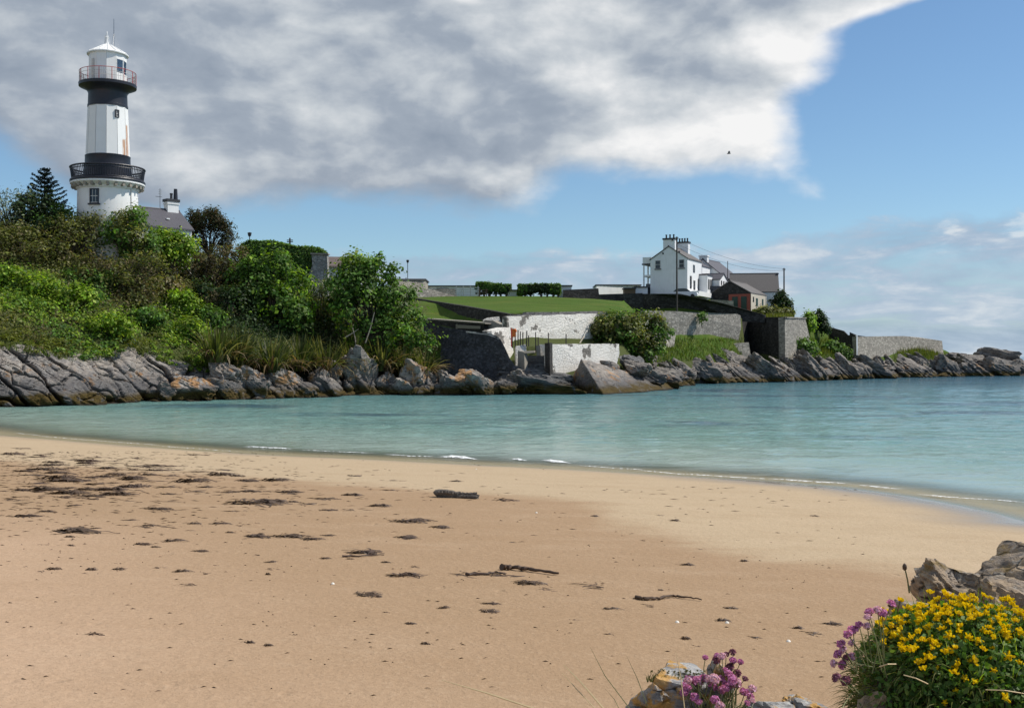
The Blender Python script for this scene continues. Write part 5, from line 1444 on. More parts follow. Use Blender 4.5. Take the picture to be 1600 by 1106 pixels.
def lamp(label, px, y0, y1, d, hw):
    o = root('street_lamp', label, 'lamp', W(px, y1, d))
    MB().tube([W(px, y1, d), W(px, y0 + 3, d)], .05, 6).build('post', M_SILL, o)
    zt = W(px, y0, d)
    MB().lathe([(.04, zt.z - hw * 2.2), (hw * .7, zt.z - hw * 1.9), (hw, zt.z - hw * .5), (hw * 1.1, zt.z - hw * .3), (hw * .3, zt.z)], (zt.x, zt.y), 8).build('lantern', M_SILL, o)
lamp('small lamp post rising above the ivy covered wall', 390, 363, 385, 118, .22)
lamp('tall thin lamp post behind the pale grey shed', 637, 406, 445, 152, .2)
def car(label, px, py, d, az_, scale=1.0):
    o = root('parked_car', label, 'car', W(px, py, d))
    c0 = W(px, py, d); u = Vector((math.cos(az_), math.sin(az_), 0)); v = Vector((-u.y, u.x, 0))
    def sect(pts, y0, y1):
        return MB().prism([c0 + u * a + v * y0 + Vector((0, 0, z)) for a, z in pts], v * (y1 - y0))
    sect([(-2.0, .3), (-2.1, .7), (-1.9, .95), (-.9, 1.0), (1.0, 1.0), (1.9, .85), (2.05, .6), (2.0, .3)], -.85, .85).build('body', M_HOUSEW, o)
    sect([(-1.7, 1.0), (-1.2, 1.42), (-.6, 1.5), (.3, 1.48), (1.0, 1.0)], -.74, .74).build('cabin', M_GLASS, o)
    sect([(-1.25, 1.42), (-.6, 1.53), (.3, 1.51), (.45, 1.42), (.3, 1.47), (-.6, 1.49)], -.76, .76).build('roof', M_HOUSEW, o)
    for a in (-1.3, 1.3):
        for y in (-.8, .8):
            w_ = c0 + u * a + v * y + Vector((0, 0, .3))
            MB().tube([w_ - v * .1, w_ + v * .1], .3, 14).build('wheel', M_TYRE, o)
car('white parked car, only its roof showing over the low stone wall', 696, 467, 153, .1)
car('white parked car half hidden behind the dark wall at the white house', 1070, 466, 170, -.3)
gl = root('gull', 'small bird gliding in front of the cloud edge', 'bird', W(1139, 240, 160))
c0 = W(1139, 240, 160)
b = MB().tube([c0 + Vector((-.3, 0, -.05)), c0 + Vector((-.1, 0, 0)), c0 + Vector((.15, 0, .02)), c0 + Vector((.28, 0, .0))], [.03, .1, .09, .03], 8); b.build('body', M_SILL, gl)
for s_ in (-1, 1):
    MB().prism([c0 + Vector((-.12, 0, .05)), c0 + Vector((.12, 0, .05)), c0 + Vector((.14 + .1 * s_, s_ * .3, .3)), c0 + Vector((.5 * (s_ > 0) - .25, s_ * .7, .42 if s_ > 0 else .1)), c0 + Vector((-.1, s_ * .3, .28))], (0, 0, .03)).build('wing', M_SILL, gl)

# ================================================================== vegetation
PAL = {'bright': [(0.085, 0.155, 0.010), (0.125, 0.19, 0.014), (0.05, 0.10, 0.010), (0.155, 0.20, 0.03)],
       'lime': [(0.12, 0.20, 0.012), (0.155, 0.235, 0.015), (0.08, 0.145, 0.012), (0.06, 0.11, 0.012)],
       'mid': [(0.045, 0.095, 0.014), (0.06, 0.125, 0.018), (0.035, 0.07, 0.014), (0.085, 0.13, 0.03)],
       'olive': [(0.070, 0.085, 0.018), (0.095, 0.105, 0.022), (0.05, 0.06, 0.016), (0.12, 0.115, 0.045)],
       'brown': [(0.075, 0.060, 0.030), (0.105, 0.085, 0.045), (0.055, 0.048, 0.022), (0.06, 0.075, 0.022)],
       'dark': [(0.018, 0.042, 0.012), (0.028, 0.058, 0.016), (0.015, 0.03, 0.01), (0.04, 0.06, 0.02)],
       'pine': [(0.045, 0.036, 0.016), (0.03, 0.04, 0.016), (0.06, 0.042, 0.02), (0.025, 0.036, 0.014)],
       'spruce': [(0.016, 0.030, 0.024), (0.022, 0.040, 0.028), (0.012, 0.022, 0.018)],
       'grey': [(0.14, 0.16, 0.11), (0.10, 0.13, 0.075), (0.075, 0.10, 0.055), (0.20, 0.21, 0.17)],
       'straw': [(0.30, 0.25, 0.13), (0.38, 0.33, 0.20), (0.20, 0.16, 0.08), (0.14, 0.13, 0.05)],
       'flax': [(0.06, 0.085, 0.018), (0.10, 0.12, 0.028), (0.036, 0.052, 0.012), (0.19, 0.18, 0.07)],
       'deadflax': [(0.20, 0.14, 0.07), (0.13, 0.085, 0.045), (0.26, 0.20, 0.11), (0.08, 0.05, 0.03)],
       'turf': [(0.07, 0.13, 0.015), (0.11, 0.16, 0.025), (0.14, 0.16, 0.04), (0.05, 0.09, 0.012)],
       'yellow': [(0.12, 0.15, 0.018), (0.16, 0.17, 0.03), (0.09, 0.12, 0.015)]}
PAL = {k: np.array(v) for k, v in PAL.items()}
def pick(pal, n, r_, jit=0.18):
    p = PAL[pal][r_.integers(0, len(PAL[pal]), n)] * (1.0 if pal in ('spruce', 'straw', 'deadflax') else 1.35 if pal in ('dark', 'pine') else 1.0 if pal in ('turf', 'yellow', 'flax') else 1.78)
    return p * (1 + jit * r_.normal(size=(n, 1)))
def unit(v): return v / (np.linalg.norm(v, axis=-1, keepdims=True) + 1e-9)
def leafquads(c, nrm, size, aspect, colr, r_, droop=None):
    """rhombic leaves: c centres, nrm preferred facing"""
    n = len(c)
    nn = unit(nrm)
    a = unit(np.cross(nn, r_.normal(size=(n, 3))))
    b_ = np.cross(nn, a)
    L = (size * 0.5)[:, None]; Wd = L / aspect
    fold = nn * (L * 0.22)
    v = np.stack([c - a * L, c + b_ * Wd + fold, c + a * L, c - b_ * Wd + fold], 1).reshape(-1, 3)
    f_ = np.arange(4 * n).reshape(-1, 4)
    return v, f_, np.repeat(np.clip(colr, 0.004, 0.9), 4, 0)
class Cloud:
    def __init__(s): s.v = []; s.f = []; s.c = []; s.n = 0
    def add(s, v, f_, c):
        s.v.append(v); s.f.append(f_ + s.n); s.c.append(c); s.n += len(v)
    def build(s, name, mt, **kw):
        return npobj(name, np.vstack(s.v), np.vstack(s.f), mt, col=np.vstack(s.c), **kw)

def crown_cloud(lobes, nclump, per, leaf, pal, seed, spread=0.30, shell=0.72, aspect=1.5, pal2=None, mix2=0.0, flat=0.0):
    """lobes: list of (centre, radii) in metres"""
    r_ = np.random.default_rng(seed); cl = Cloud()
    wts = np.array([np.prod(rd) ** (2 / 3) for _, rd in lobes]); wts /= wts.sum()
    which = r_.choice(len(lobes), nclump, p=wts)
    dirs = unit(r_.normal(size=(nclump, 3))); dirs[:, 2] = np.where(dirs[:, 2] < -0.45, -dirs[:, 2], dirs[:, 2])
    rad = shell + (1.06 - shell) * r_.random(nclump) ** 0.6
    rad *= 1 + 0.16 * fbm(dirs * 1.0 + which[:, None], 2.2, 3, seed)
    cen = np.array([lobes[k][0] for k in which]) + dirs * rad[:, None] * np.array([lobes[k][1] for k in which])
    sc_ = spread * (0.6 + 0.8 * r_.random(nclump))
    cid = np.repeat(np.arange(nclump), per)
    off = r_.normal(size=(nclump * per, 3)) * sc_[cid][:, None]
    c = cen[cid] + off
    nrm = unit(dirs[cid] * 0.9 + unit(off) * 0.7 + r_.normal(size=c.shape) * 0.55 + np.array([0, 0, 0.45]))
    col = pick(pal, len(c), r_)
    if pal2 is not None:
        u = (fbm(cen, 0.55, 3, seed + 2) * 0.5 + 0.5) < mix2
        k = u[cid]; col[k] = pick(pal2, k.sum(), r_)
    col *= (1 + 0.38 * r_.normal(size=(nclump, 1)))[cid].clip(0.5, 1.6)
    cl.add(*leafquads(c, nrm, leaf * (0.45 + 1.15 * r_.random(len(c)) ** 1.5), aspect, col, r_))
    return cl, cen
def limbs(base, tips, r0, seed, mt, parent, name='trunk', lean=(0, 0)):
    r_ = random.Random(seed); m_ = MB()
    base = Vector(base)
    zs = [t.z for t in tips]; fork = base.lerp(sum(tips, Vector()) / len(tips), 0.35)
    m_.tube([base - Vector((0, 0, .6)), base.lerp(fork, .5) + Vector((r_.uniform(-.1, .1), 0, 0)), fork], [r0 * 1.25, r0, r0 * .8], 7)
    for t_ in tips:
        mid = fork.lerp(t_, .5) + Vector((r_.uniform(-.3, .3), r_.uniform(-.3, .3), r_.uniform(0, .3)))
        m_.tube([fork, mid, t_], [r0 * .55, r0 * .33, r0 * .1], 5)
    return m_.build(name, mt, parent)
def tree(name, label, lob_px, d, base_px, leaf, pal, seed, nclump=500, per=16, spread=.30, cat='tree', group=None, depth=0.9, pal2=None, mix2=0.0, r0=.16, shell=.72, aspect=1.5, bark=None, crown='crown'):
    """lob_px: (px, py, rx, ry, dd) lobes in photo pixels at distance d + dd"""
    lobes = []
    for px, py, rx, ry, dd in lob_px:
        s = (d + dd) / F
        lobes.append((np.array(W(px, py, d + dd)), np.array([rx * s, (rx + ry) / 2 * s * depth, ry * s])))
    rq = np.random.default_rng(seed + 900)
    for c0_, r0_ in list(lobes):
        if r0_[0] > .9:                       # boughs pushing out of the larger masses give a broken outline
            for _ in range(6):
                dv = unit(rq.normal(size=3)); dv[2] = abs(dv[2]) * .9; f_ = rq.uniform(.22, .46)
                lobes.append((c0_ + dv * r0_ * rq.uniform(.8, 1.22), r0_ * f_))
    b0 = W(base_px[0], base_px[1], d)
    rt = root(name, label, cat, b0, group)
    cl, cen = crown_cloud(lobes, int(nclump * .82), per, leaf, pal, seed, spread, shell, aspect, pal2, mix2)
    cl.build(crown, M_LEAF, parent=rt)
    tips = [Vector(l[0]) for l in lobes]
    k = np.random.default_rng(seed).choice(len(cen), min(14, len(cen)), replace=False)
    tips += [Vector(cen[i]) for i in k]
    limbs(b0, tips, r0, seed, bark or M_BARK, rt)
    return rt

# --- named trees and bushes
tree('sycamore_bush', 'big rounded green sycamore bush in the middle, just left of the dark sea wall',
     [(562, 428, 32, 26, 0), (545, 455, 30, 32, -.5), (592, 442, 30, 30, .3), (566, 490, 42, 46, -1), (612, 478, 30, 32, 0), (634, 508, 26, 28, -.5), (530, 498, 24, 38, .2), (592, 528, 48, 32, -1), (652, 540, 24, 20, -.6), (528, 425, 12, 12, 0), (550, 408, 14, 10, .2)],
     104.5, (585, 585), .34, 'bright', 21, 1150, 15, .30, pal2='mid', mix2=.62, r0=.2)
tree('sycamore_bush', 'yellow green sycamore bush in front of the ivy covered wall',
     [(420, 424, 34, 26, 0), (398, 446, 30, 28, 0), (452, 452, 28, 30, .3), (428, 480, 40, 36, -.6), (466, 500, 24, 32, -.6), (396, 500, 28, 34, -.4), (440, 520, 30, 26, -.8), (385, 425, 16, 14, 0)],
     103, (430, 560), .34, 'lime', 22, 900, 15, .30, pal2='mid', mix2=.60, r0=.18)
tree('pine_tree', 'dark round topped pine standing against the sky right of the keeper house',
     [(325, 350, 27, 22, 0), (310, 362, 18, 12, 0), (341, 360, 18, 14, 0)], 108, (329, 430), .28, 'pine', 23, 420, 18, .22, r0=.13, shell=.55, aspect=2.6)
tree('pine_tree', 'low dark pine crown to the right of the round topped pine',
     [(357, 372, 12, 13, 0), (350, 385, 14, 10, 0)], 107.5, (352, 432), .24, 'pine', 24, 120, 14, .2, r0=.1, shell=.55, aspect=2.6)
tree('pine_tree', 'low dark pine crown to the left of the round topped pine, before the slate roof',
     [(296, 372, 16, 18, 0), (285, 388, 16, 16, 0), (306, 388, 16, 14, 0)], 107, (298, 440), .24, 'pine', 25, 190, 14, .2, r0=.1, shell=.5, aspect=2.6)
tree('pine_bush', 'wide spreading brownish pine mass below the round topped pine',
     [(320, 425, 52, 26, 0), (355, 412, 36, 24, .5), (290, 430, 40, 28, -.4), (345, 455, 45, 30, -.5), (300, 462, 38, 26, -.8)], 104.5, (325, 500), .28, 'brown', 26, 700, 14, .3, pal2='pine', mix2=.55, cat='bush', aspect=2.2)
tree('elder_bush', 'loose speckled green bush in front of the lighthouse base',
     [(200, 350, 28, 20, 0), (213, 336, 14, 16, .2), (182, 356, 22, 17, 0), (210, 378, 36, 30, -.5), (175, 382, 28, 20, -.6), (225, 400, 30, 26, -.6)], 99.5, (205, 430), .28, 'mid', 27, 520, 13, .28, pal2='olive', mix2=.45, cat='bush', shell=.5, aspect=1.7)
tree('bramble_bush', 'bright green bush below the slate roof of the keeper house',
     [(262, 386, 22, 22, 0), (252, 376, 18, 14, .2), (278, 386, 20, 18, 0), (275, 408, 20, 20, -.2), (292, 392, 14, 14, 0)], 101, (265, 440), .3, 'bright', 28, 420, 14, .26, cat='bush')
tree('willow_bush', 'pale wispy grey green bush at the far left skyline',
     [(12, 330, 26, 28, 0), (38, 325, 20, 24, .3), (-15, 335, 25, 28, 0), (25, 350, 30, 20, -.4)], 99, (15, 400), .22, 'grey', 29, 240, 11, .34, cat='bush', shell=.35, aspect=2.6)
tree('evergreen_bush', 'dark green bush under the spruce at the left skyline',
     [(60, 330, 32, 22, 0), (92, 345, 24, 20, 0), (45, 350, 26, 20, -.3), (75, 362, 34, 20, -.4)], 99.5, (65, 410), .28, 'dark', 30, 360, 14, .28, pal2='mid', mix2=.4, cat='bush')
tree('hawthorn_bush', 'twiggy brown bush left of the lighthouse foot',
     [(110, 362, 30, 18, 0), (132, 352, 22, 15, .3), (90, 378, 34, 18, -.4), (150, 352, 14, 12, .4), (135, 380, 30, 20, -.4)], 98.5, (115, 420), .26, 'olive', 32, 480, 12, .32, pal2='brown', mix2=.40, cat='bush', shell=.4, aspect=2.2)
tree('hawthorn_bush', 'olive and straw coloured thicket at the far left above the bright slope',
     [(30, 385, 46, 26, 0), (-10, 380, 40, 30, 0), (75, 400, 44, 24, -.3), (20, 415, 50, 22, -.8)], 96.5, (30, 450), .27, 'olive', 33, 560, 12, .34, pal2='brown', mix2=.4, cat='bush', shell=.4, aspect=2.2)
tree('hawthorn_bush', 'dark brown thicket in the middle of the bank below the lighthouse',
     [(180, 440, 40, 24, 0), (215, 455, 34, 24, -.4), (150, 420, 36, 18, .3), (225, 420, 30, 20, .4)], 95, (185, 480), .27, 'olive', 34, 520, 12, .32, pal2='brown', mix2=.45, cat='bush', shell=.4, aspect=2.2)
tree('gorse_bush', 'dark shadowy bush on the bank left of the yellow green sycamore',
     [(365, 480, 32, 30, 0), (335, 470, 24, 22, .3), (372, 512, 28, 22, -.3), (312, 462, 18, 22, .4)], 100.5, (355, 530), .26, 'dark', 35, 380, 14, .26, pal2='brown', mix2=.3, cat='bush')
tree('elder_bush', 'grey leaved bush hanging at the foot of the rubble wall end',
     [(500, 470, 26, 30, 0), (510, 500, 22, 30, 0), (488, 450, 14, 16, .5)], 106.5, (500, 530), .24, 'olive', 36, 260, 12, .3, pal2='grey', mix2=.4, cat='bush', shell=.4, aspect=1.8)
tree('harbour_bush', 'left of the two olive green bushes on the harbour terrace',
     [(960, 510, 29, 19, 0), (943, 519, 17, 15, -.3), (975, 525, 30, 20, -.4), (948, 532, 24, 8, -.6)], 122, (960, 540), .32, 'olive', 37, 480, 15, .28, pal2='mid', mix2=.55, cat='bush')
tree('harbour_bush', 'right, larger one of the two olive green bushes on the harbour terrace',
     [(1010, 514, 31, 22, 0), (988, 502, 22, 13, .4), (1026, 525, 19, 20, 0), (1000, 540, 34, 22, -.5), (1022, 550, 16, 18, -.6), (985, 562, 26, 20, -1.5), (972, 548, 18, 14, -2)], 124, (1010, 565), .32, 'olive', 38, 620, 15, .28, pal2='mid', mix2=.55, cat='bush')
tree('wall_shrub', 'small shrub growing out of the sunlit grey harbour wall', [(1097, 498, 6.5, 8, 0)], 148.6, (1097, 506), .28, 'mid', 39, 40, 12, .2, cat='shrub', r0=.05)
for lab, lob, d, pal, sd_ in (('bright yellow green hedge block at the right of the bastion', [(1264, 508, 8, 18, 0)], 171.5, 'lime', 40), ('dark hedge block in shade just right of the bright one', [(1280, 508, 11, 17, 1), (1290, 516, 8, 10, 1)], 176, 'dark', 41),
                          ('clipped square hedge at the end of the buildings beside the pole', [(1220, 474, 11, 12, 0), (1231, 478, 6, 9, 1)], 180, 'dark', 42), ('scrubby bush below the clipped square hedge', [(1222, 490, 16, 6, 0), (1195, 490, 14, 6, 0)], 174, 'olive', 43),
                          ('round dark green bush on the grass right of the bastion foot', [(1258, 545, 14, 10, 0), (1268, 550, 10, 8, 0)], 164.5, 'mid', 44), ('green bush against the dark descending wall', [(1300, 548, 16, 10, 0), (1320, 556, 10, 8, 0)], 177, 'mid', 45)):
    tree('hedge' if 'hedge' in lab else 'shore_bush', lab, lob, d, (lob[0][0], lob[0][1] + lob[0][3]), .36, pal, sd_, 260 if len(lob) > 1 else 190, 14, .26, cat='hedge' if 'hedge' in lab else 'bush', r0=.06, pal2='olive' if pal == 'dark' else None, mix2=.3)

# --- spruce
def spruce(label, px, ytop, ybase, d, Lmax, seed):
    r_ = np.random.default_rng(seed)
    top_, base = W(px, ytop, d), W(px, ybase, d)
    rt = root('spruce_tree', label, 'tree', base)
    MB().tube([base, base.lerp(top_, .6), top_], [.16, .09, .02], 6).build('trunk', M_BARK, rt)
    hgt = (top_ - base).length; cl = Cloud(); br = MB()
    nl = 13
    for i in range(nl):
        t_ = (i + .3) / nl
        z = top_.z - t_ * hgt * 0.8
        L = Lmax * (0.12 + 0.88 * t_ ** 0.85)
        nb_ = 5 if i > 2 else 4
        for k in range(nb_):
            a = 2 * math.pi * (k / nb_) + i * 1.1 + r_.uniform(-.25, .25)
            Lk = L * r_.uniform(.72, 1.1)
            n = max(10, int(Lk * 26))
            s_ = np.linspace(0.05, 1, n)
            x = np.cos(a) * Lk * s_; y = np.sin(a) * Lk * s_
            zz_ = z + Lk * (0.34 * (1 - t_ * .9) * s_ - 0.22 * s_ * (1 - s_) * 2 * t_ + .10 * s_ ** 3)
            c = np.c_[top_.x + x, top_.y + y, zz_]
            br.tube([c[0], c[n // 2], c[-1]], [.03, .02, .008], 4)
            c2 = np.repeat(c, 4, 0) + r_.normal(size=(n * 4, 3)) * np.array([.06, .06, .035]) * (1 + 1.2 * (1 - np.repeat(s_, 4)))[:, None]
            cl.add(*leafquads(c2, r_.normal(size=c2.shape) + np.array([0, 0, 1.0]), .17 * (0.7 + .6 * r_.random(len(c2))), 2.0, pick('spruce', len(c2), r_), r_))
    br.build('branches', M_BARK, rt)
    cl.build('crown', M_LEAF, parent=rt)
spruce('dark pointed spruce standing on the skyline left of the lighthouse', 70, 265, 372, 102, 3.2, 51)

# --- ivy covered wall and clipped hedges: a body of stems with leaves on all faces
def leafbox(name, label, outline, thick, dens, leaf, pal, seed, pal2=None, mix2=.0, cat='hedge', parts=()):
    """outline: list of (px, py, d) closed polygon; leaves on the front, top and back"""
    r_ = np.random.default_rng(seed)
    P3 = [W(*p) for p in outline]; th = Vector(thick)
    cen = sum(P3, Vector()) / len(P3)
    rt = root(name, label, cat, Vector((cen.x, cen.y, min(p.z for p in P3))))
    MB().prism([cen + (p - cen) * .96 + th * .12 for p in P3], th * .76).build('stems', M_EARTH, rt)
    nf = unit(np.cross(np.array(P3[1] - P3[0]), np.array(P3[-1] - P3[0])));
    if nf[1] > 0: nf = -nf
    pts, nr = [], []
    for i in range(1, len(P3) - 1):
        a, b_, c = (np.array(P3[k]) for k in (0, i, i + 1))
        ar = np.linalg.norm(np.cross(b_ - a, c - a)) / 2; n = int(ar * dens)
        u = r_.random((n, 2)); fl = u.sum(1) > 1; u[fl] = 1 - u[fl]
        p = a + u[:, :1] * (b_ - a) + u[:, 1:] * (c - a)
        pts.append(p); nr.append(np.repeat(nf[None], n, 0)); pts.append(p + np.array(th)); nr.append(np.repeat(-nf[None], n, 0))
    for i in range(len(P3)):
        a, b_ = np.array(P3[i]), np.array(P3[(i + 1) % len(P3)])
        n = int(np.linalg.norm(b_ - a) * th.length * dens * 1.3); u = r_.random((n, 2))
        p = a + u[:, :1] * (b_ - a) + u[:, 1:] * np.array(th)
        nn = unit(np.cross(b_ - a, np.array(th)))
        if np.dot(nn, (a + b_) / 2 - np.array(cen)) < 0: nn = -nn
        pts.append(p); nr.append(np.repeat(nn[None], n, 0))
    p = np.vstack(pts); nn = np.vstack(nr)
    p = p + nn * (0.16 * fbm(p, .9, 3, seed)[:, None] + r_.normal(size=(len(p), 1)) * .06) + r_.normal(size=p.shape) * .06
    col = pick(pal, len(p), r_)
    if pal2:
        k = (fbm(p, .5, 3, seed + 1) * .5 + .5) < mix2; col[k] = pick(pal2, k.sum(), r_)
    cl = Cloud(); cl.add(*leafquads(p, nn + r_.normal(size=p.shape) * .55 + np.array([0, 0, .35]), leaf * (.6 + .8 * r_.random(len(p))), 1.3, col, r_))
    cl.build('foliage', M_LEAF, parent=rt)
    return rt
leafbox('ivy_wall', 'long ivy covered wall behind the yellow green sycamore bush', [(372, 384, 113), (388, 377, 113), (425, 378, 113), (462, 385, 112.6), (498, 388, 112.4), (506, 396, 112.3), (488, 399, 112.3), (484, 425, 112.2), (470, 445, 112.2), (380, 450, 113)], (.2, 1.2, 0), 130, .24, 'mid', 61, 'bright', .3)
leafbox('clipped_hedge', 'clipped hedge on leaning legs, left of two, its left end taller', [(745, 441.5, 149), (765, 441.5, 149), (766, 444.5, 149), (798, 444.5, 149), (797, 452, 149), (786, 455, 149), (745, 451, 149)], (0, 1.3, 0), 90, .26, 'dark', 62, 'mid', .6)
leafbox('clipped_hedge', 'longer clipped hedge, right of two, behind the lawn', [(810, 444.5, 149), (875, 444, 149), (875, 459, 149), (842, 454, 149), (810, 461, 149)], (0, 1.3, 0), 90, .26, 'dark', 63, 'mid', .6)
for o_, legs in ((bpy.data.objects['clipped_hedge'], ((748, 2), (757, -2), (766, -4), (774, 3), (783, -2), (790, 4))), (bpy.data.objects['clipped_hedge.001'], ((813, 0), (820, 2), (829, 0), (846, -1), (855, 0), (864, 1), (872, 0)))):
    for px, ln in legs:
        MB().tube([W(px, 467, 149.6), W(px + ln, 449, 149.6)], [.14, .2], 6).build('trunk', M_BARK, o_)
        cl_, _ = crown_cloud([(np.array(W(px + ln * .5, 457, 149.6)), np.array([.36, .36, .55]))], 16, 14, .22, 'dark', int(px), .12, .5, 1.3)
        cl_.build('foliage', M_LEAF, parent=o_)

# --- flax clumps: long arching blades
def flax(label, px, py, wpx, d, seed, n=230, Lm=2.0, dead=.22):
    r_ = np.random.default_rng(seed)
    b0 = np.array(W(px, py, d)); rt = root('flax_plant', label, 'plant', b0, 'flax clumps along the top of the shore rocks')
    rad = wpx * d / F * .55
    vs, fs, cs = [], [], []
    az_ = r_.uniform(0, 2 * math.pi, n); tilt = np.abs(r_.normal(0, .85, n)).clip(0.05, 1.5)
    L = Lm * r_.uniform(.65, 1.15, n); isd = r_.random(n) < dead
    tilt = np.where(isd, r_.uniform(1.1, 1.9, n), tilt)
    st = b0 + np.c_[np.cos(az_), np.sin(az_), 0 * az_] * (rad * .45 * r_.random(n) ** .5)[:, None]
    seg = 5
    for i in range(n):
        p = st[i].copy(); th = tilt[i] * .5; w_ = r_.uniform(.05, .10)
        side = np.array([-math.sin(az_[i]), math.cos(az_[i]), 0]); tw = r_.uniform(-.6, .6)
        base = len(vs)
        for k in range(seg + 1):
            u = k / seg
            ww = w_ * (1 - u ** 2.2) + .004
            sd = side * math.cos(tw * u * 2) + np.array([0, 0, 1]) * math.sin(tw * u * 2) * .6
            vs.append(p - sd * ww); vs.append(p + sd * ww)
            dv = np.array([math.cos(az_[i]) * math.sin(th), math.sin(az_[i]) * math.sin(th), math.cos(th)])
            p = p + dv * L[i] / seg
            th += tilt[i] * (.18 + .22 * u) + (.12 * u)
        col = pick('deadflax' if isd[i] else 'flax', 1, r_)[0]
        cs += [col] * (2 * (seg + 1))
        for k in range(seg):
            fs.append([base + 2 * k, base + 2 * k + 1, base + 2 * k + 3, base + 2 * k + 2])
    npobj('blades', np.array(vs), np.array(fs), M_LEAF, rt, col=np.clip(np.array(cs), .005, .9), kind='stuff')
for i, (px, py, w_, dd, lab) in enumerate([(340, 566, 78, 2.6, 'leftmost flax clump, the palest, at the right end of the cliff grass'), (372, 572, 60, 3.4, 'small flax clump tucked between the first and the second large clump'), (425, 582, 80, 2.8, 'second large flax clump below the yellow green sycamore'), (470, 580, 60, 3.6, 'short flax clump just right of the second large one'),
                                          (510, 584, 70, 3.0, 'flax clump with brown skirts at the left of the big sycamore bush'), (552, 578, 70, 3.2, 'flax clump right above the largest pale slab'), (596, 580, 66, 3.0, 'flax clump below the middle of the big sycamore bush'), (630, 585, 60, 3.0, 'flax clump with many dead leaves under the right of the sycamore bush'), (662, 588, 56, 3.0, 'rightmost flax clump, mostly brown, beside the dark sea wall')]):
    flax(lab, px, py, w_, float(footd(px)) + dd, 70 + i, 230, 3.3 if px < 600 else 2.7, .08 + .045 * i)
# single bushes breaking up the bank
for i, (px, py, rx, ry, pal, p2, lab) in enumerate([(120, 468, 34, 20, 'bright', 'mid', 'bright green bush in the middle of the sunny slope at the left'), (58, 452, 36, 20, 'bright', 'mid', 'rounded bright bush high on the sunny slope near the left edge'), (168, 512, 34, 20, 'bright', 'lime', 'light green bush low on the slope above the middle of the cliff'),
        (22, 486, 34, 18, 'mid', 'bright', 'green bush low on the slope at the left edge'), (228, 503, 26, 18, 'mid', 'bright', 'green bush above the dark cleft of the cliff'), (284, 478, 24, 20, 'bright', 'lime', 'bright bush left of the dark shadowy bush'), (256, 452, 22, 16, 'olive', 'straw', 'straw tinted bush right below the lighthouse thicket'),
        (300, 520, 26, 18, 'bright', 'mid', 'bright low bush above the leftmost flax'), (92, 508, 26, 14, 'olive', 'brown', 'brownish low bush above the left cliff'), (205, 470, 26, 16, 'brown', 'olive', 'dull brown bush in the hollow of the slope'), (140, 440, 28, 16, 'mid', 'olive', 'mid green bush under the brown thickets'), (330, 500, 20, 18, 'mid', 'bright', 'green bush behind the leftmost flax'), (245, 425, 20, 14, 'straw', 'olive', 'pale straw coloured dead bush below the bright bush'), (10, 440, 26, 18, 'bright', 'olive', 'green bush under the far left thicket')]):
    g_ = W(px, py + ry, 88); dd_ = 88.0
    for _ in range(40):                       # walk inland until the foot of the bush meets the bank
        g_ = W(px, py + ry * .5, dd_)
        if g_.z <= tz(g_.x, g_.y) + .1: break
        dd_ += .35
    tree('bramble_bush' if pal in ('bright', 'mid') else 'thicket', lab, [(px, py, rx, ry, 0), (px - rx * .55, py + ry * .3, rx * .6, ry * .7, -.2), (px + rx * .55, py + ry * .25, rx * .6, ry * .7, -.2)], dd_, (px, py + ry), .27, pal, 150 + i, 170, 14, .26, cat='bush', r0=.05, pal2=p2, mix2=.4, shell=.55)
# bare pale stems in the big bush
for i, (a, b_, lab) in enumerate([((551, 512), (557, 545), 'upright bare pale stem in the shade of the big sycamore bush'), ((585, 488), (571, 536), 'leaning bare pale stem right of the upright one under the sycamore bush'), ((560, 514), (540, 527), 'short fallen pale stick among the flax'), ((214, 392), (206, 410), 'bare pale stick leaning in the thicket below the lighthouse')]):
    d = 101.3 if i < 3 else 96.3
    MB().tube([W(*a, d), W((a[0] + b_[0]) / 2 + 1, (a[1] + b_[1]) / 2, d + .1), W(*b_, d)], [.03, .05, .06], 5).build('bare_stem', M_PALEBARK, None, lab, 'stem')

# --- undergrowth on the bank: uncountable low growth, coloured by where each kind grows
ZONES = [(30, 460, 'bright'), (60, 440, 'bright'), (110, 480, 'bright'), (140, 500, 'bright'), (165, 520, 'mid'), (20, 430, 'mid'), (90, 430, 'olive'), (60, 495, 'bright'), (20, 500, 'olive'), (35, 520, 'yellow'), (60, 515, 'brown'),
         (85, 515, 'mid'), (100, 540, 'yellow'), (80, 530, 'yellow'), (120, 545, 'mid'), (150, 535, 'bright'), (200, 500, 'bright'), (215, 475, 'olive'), (190, 465, 'brown'), (240, 500, 'mid'), (255, 520, 'bright'), (230, 530, 'yellow'), (270, 540, 'bright'),
         (300, 555, 'bright'), (250, 550, 'turf'), (275, 490, 'bright'), (290, 470, 'mid'), (300, 510, 'bright'), (325, 520, 'mid'), (260, 440, 'straw'), (230, 420, 'straw'), (285, 440, 'olive'), (350, 500, 'dark'), (390, 530, 'dark'), (450, 540, 'dark'),
         (520, 550, 'brown'), (600, 560, 'brown'), (660, 560, 'brown'), (470, 470, 'olive'), (150, 400, 'olive'), (30, 400, 'olive'), (100, 400, 'olive'), (180, 410, 'straw'), (330, 440, 'brown'), (0, 400, 'olive'), (310, 480, 'mid'), (170, 480, 'olive'), (130, 460, 'mid')]
ZX = np.array([z[:2] for z in ZONES], float)
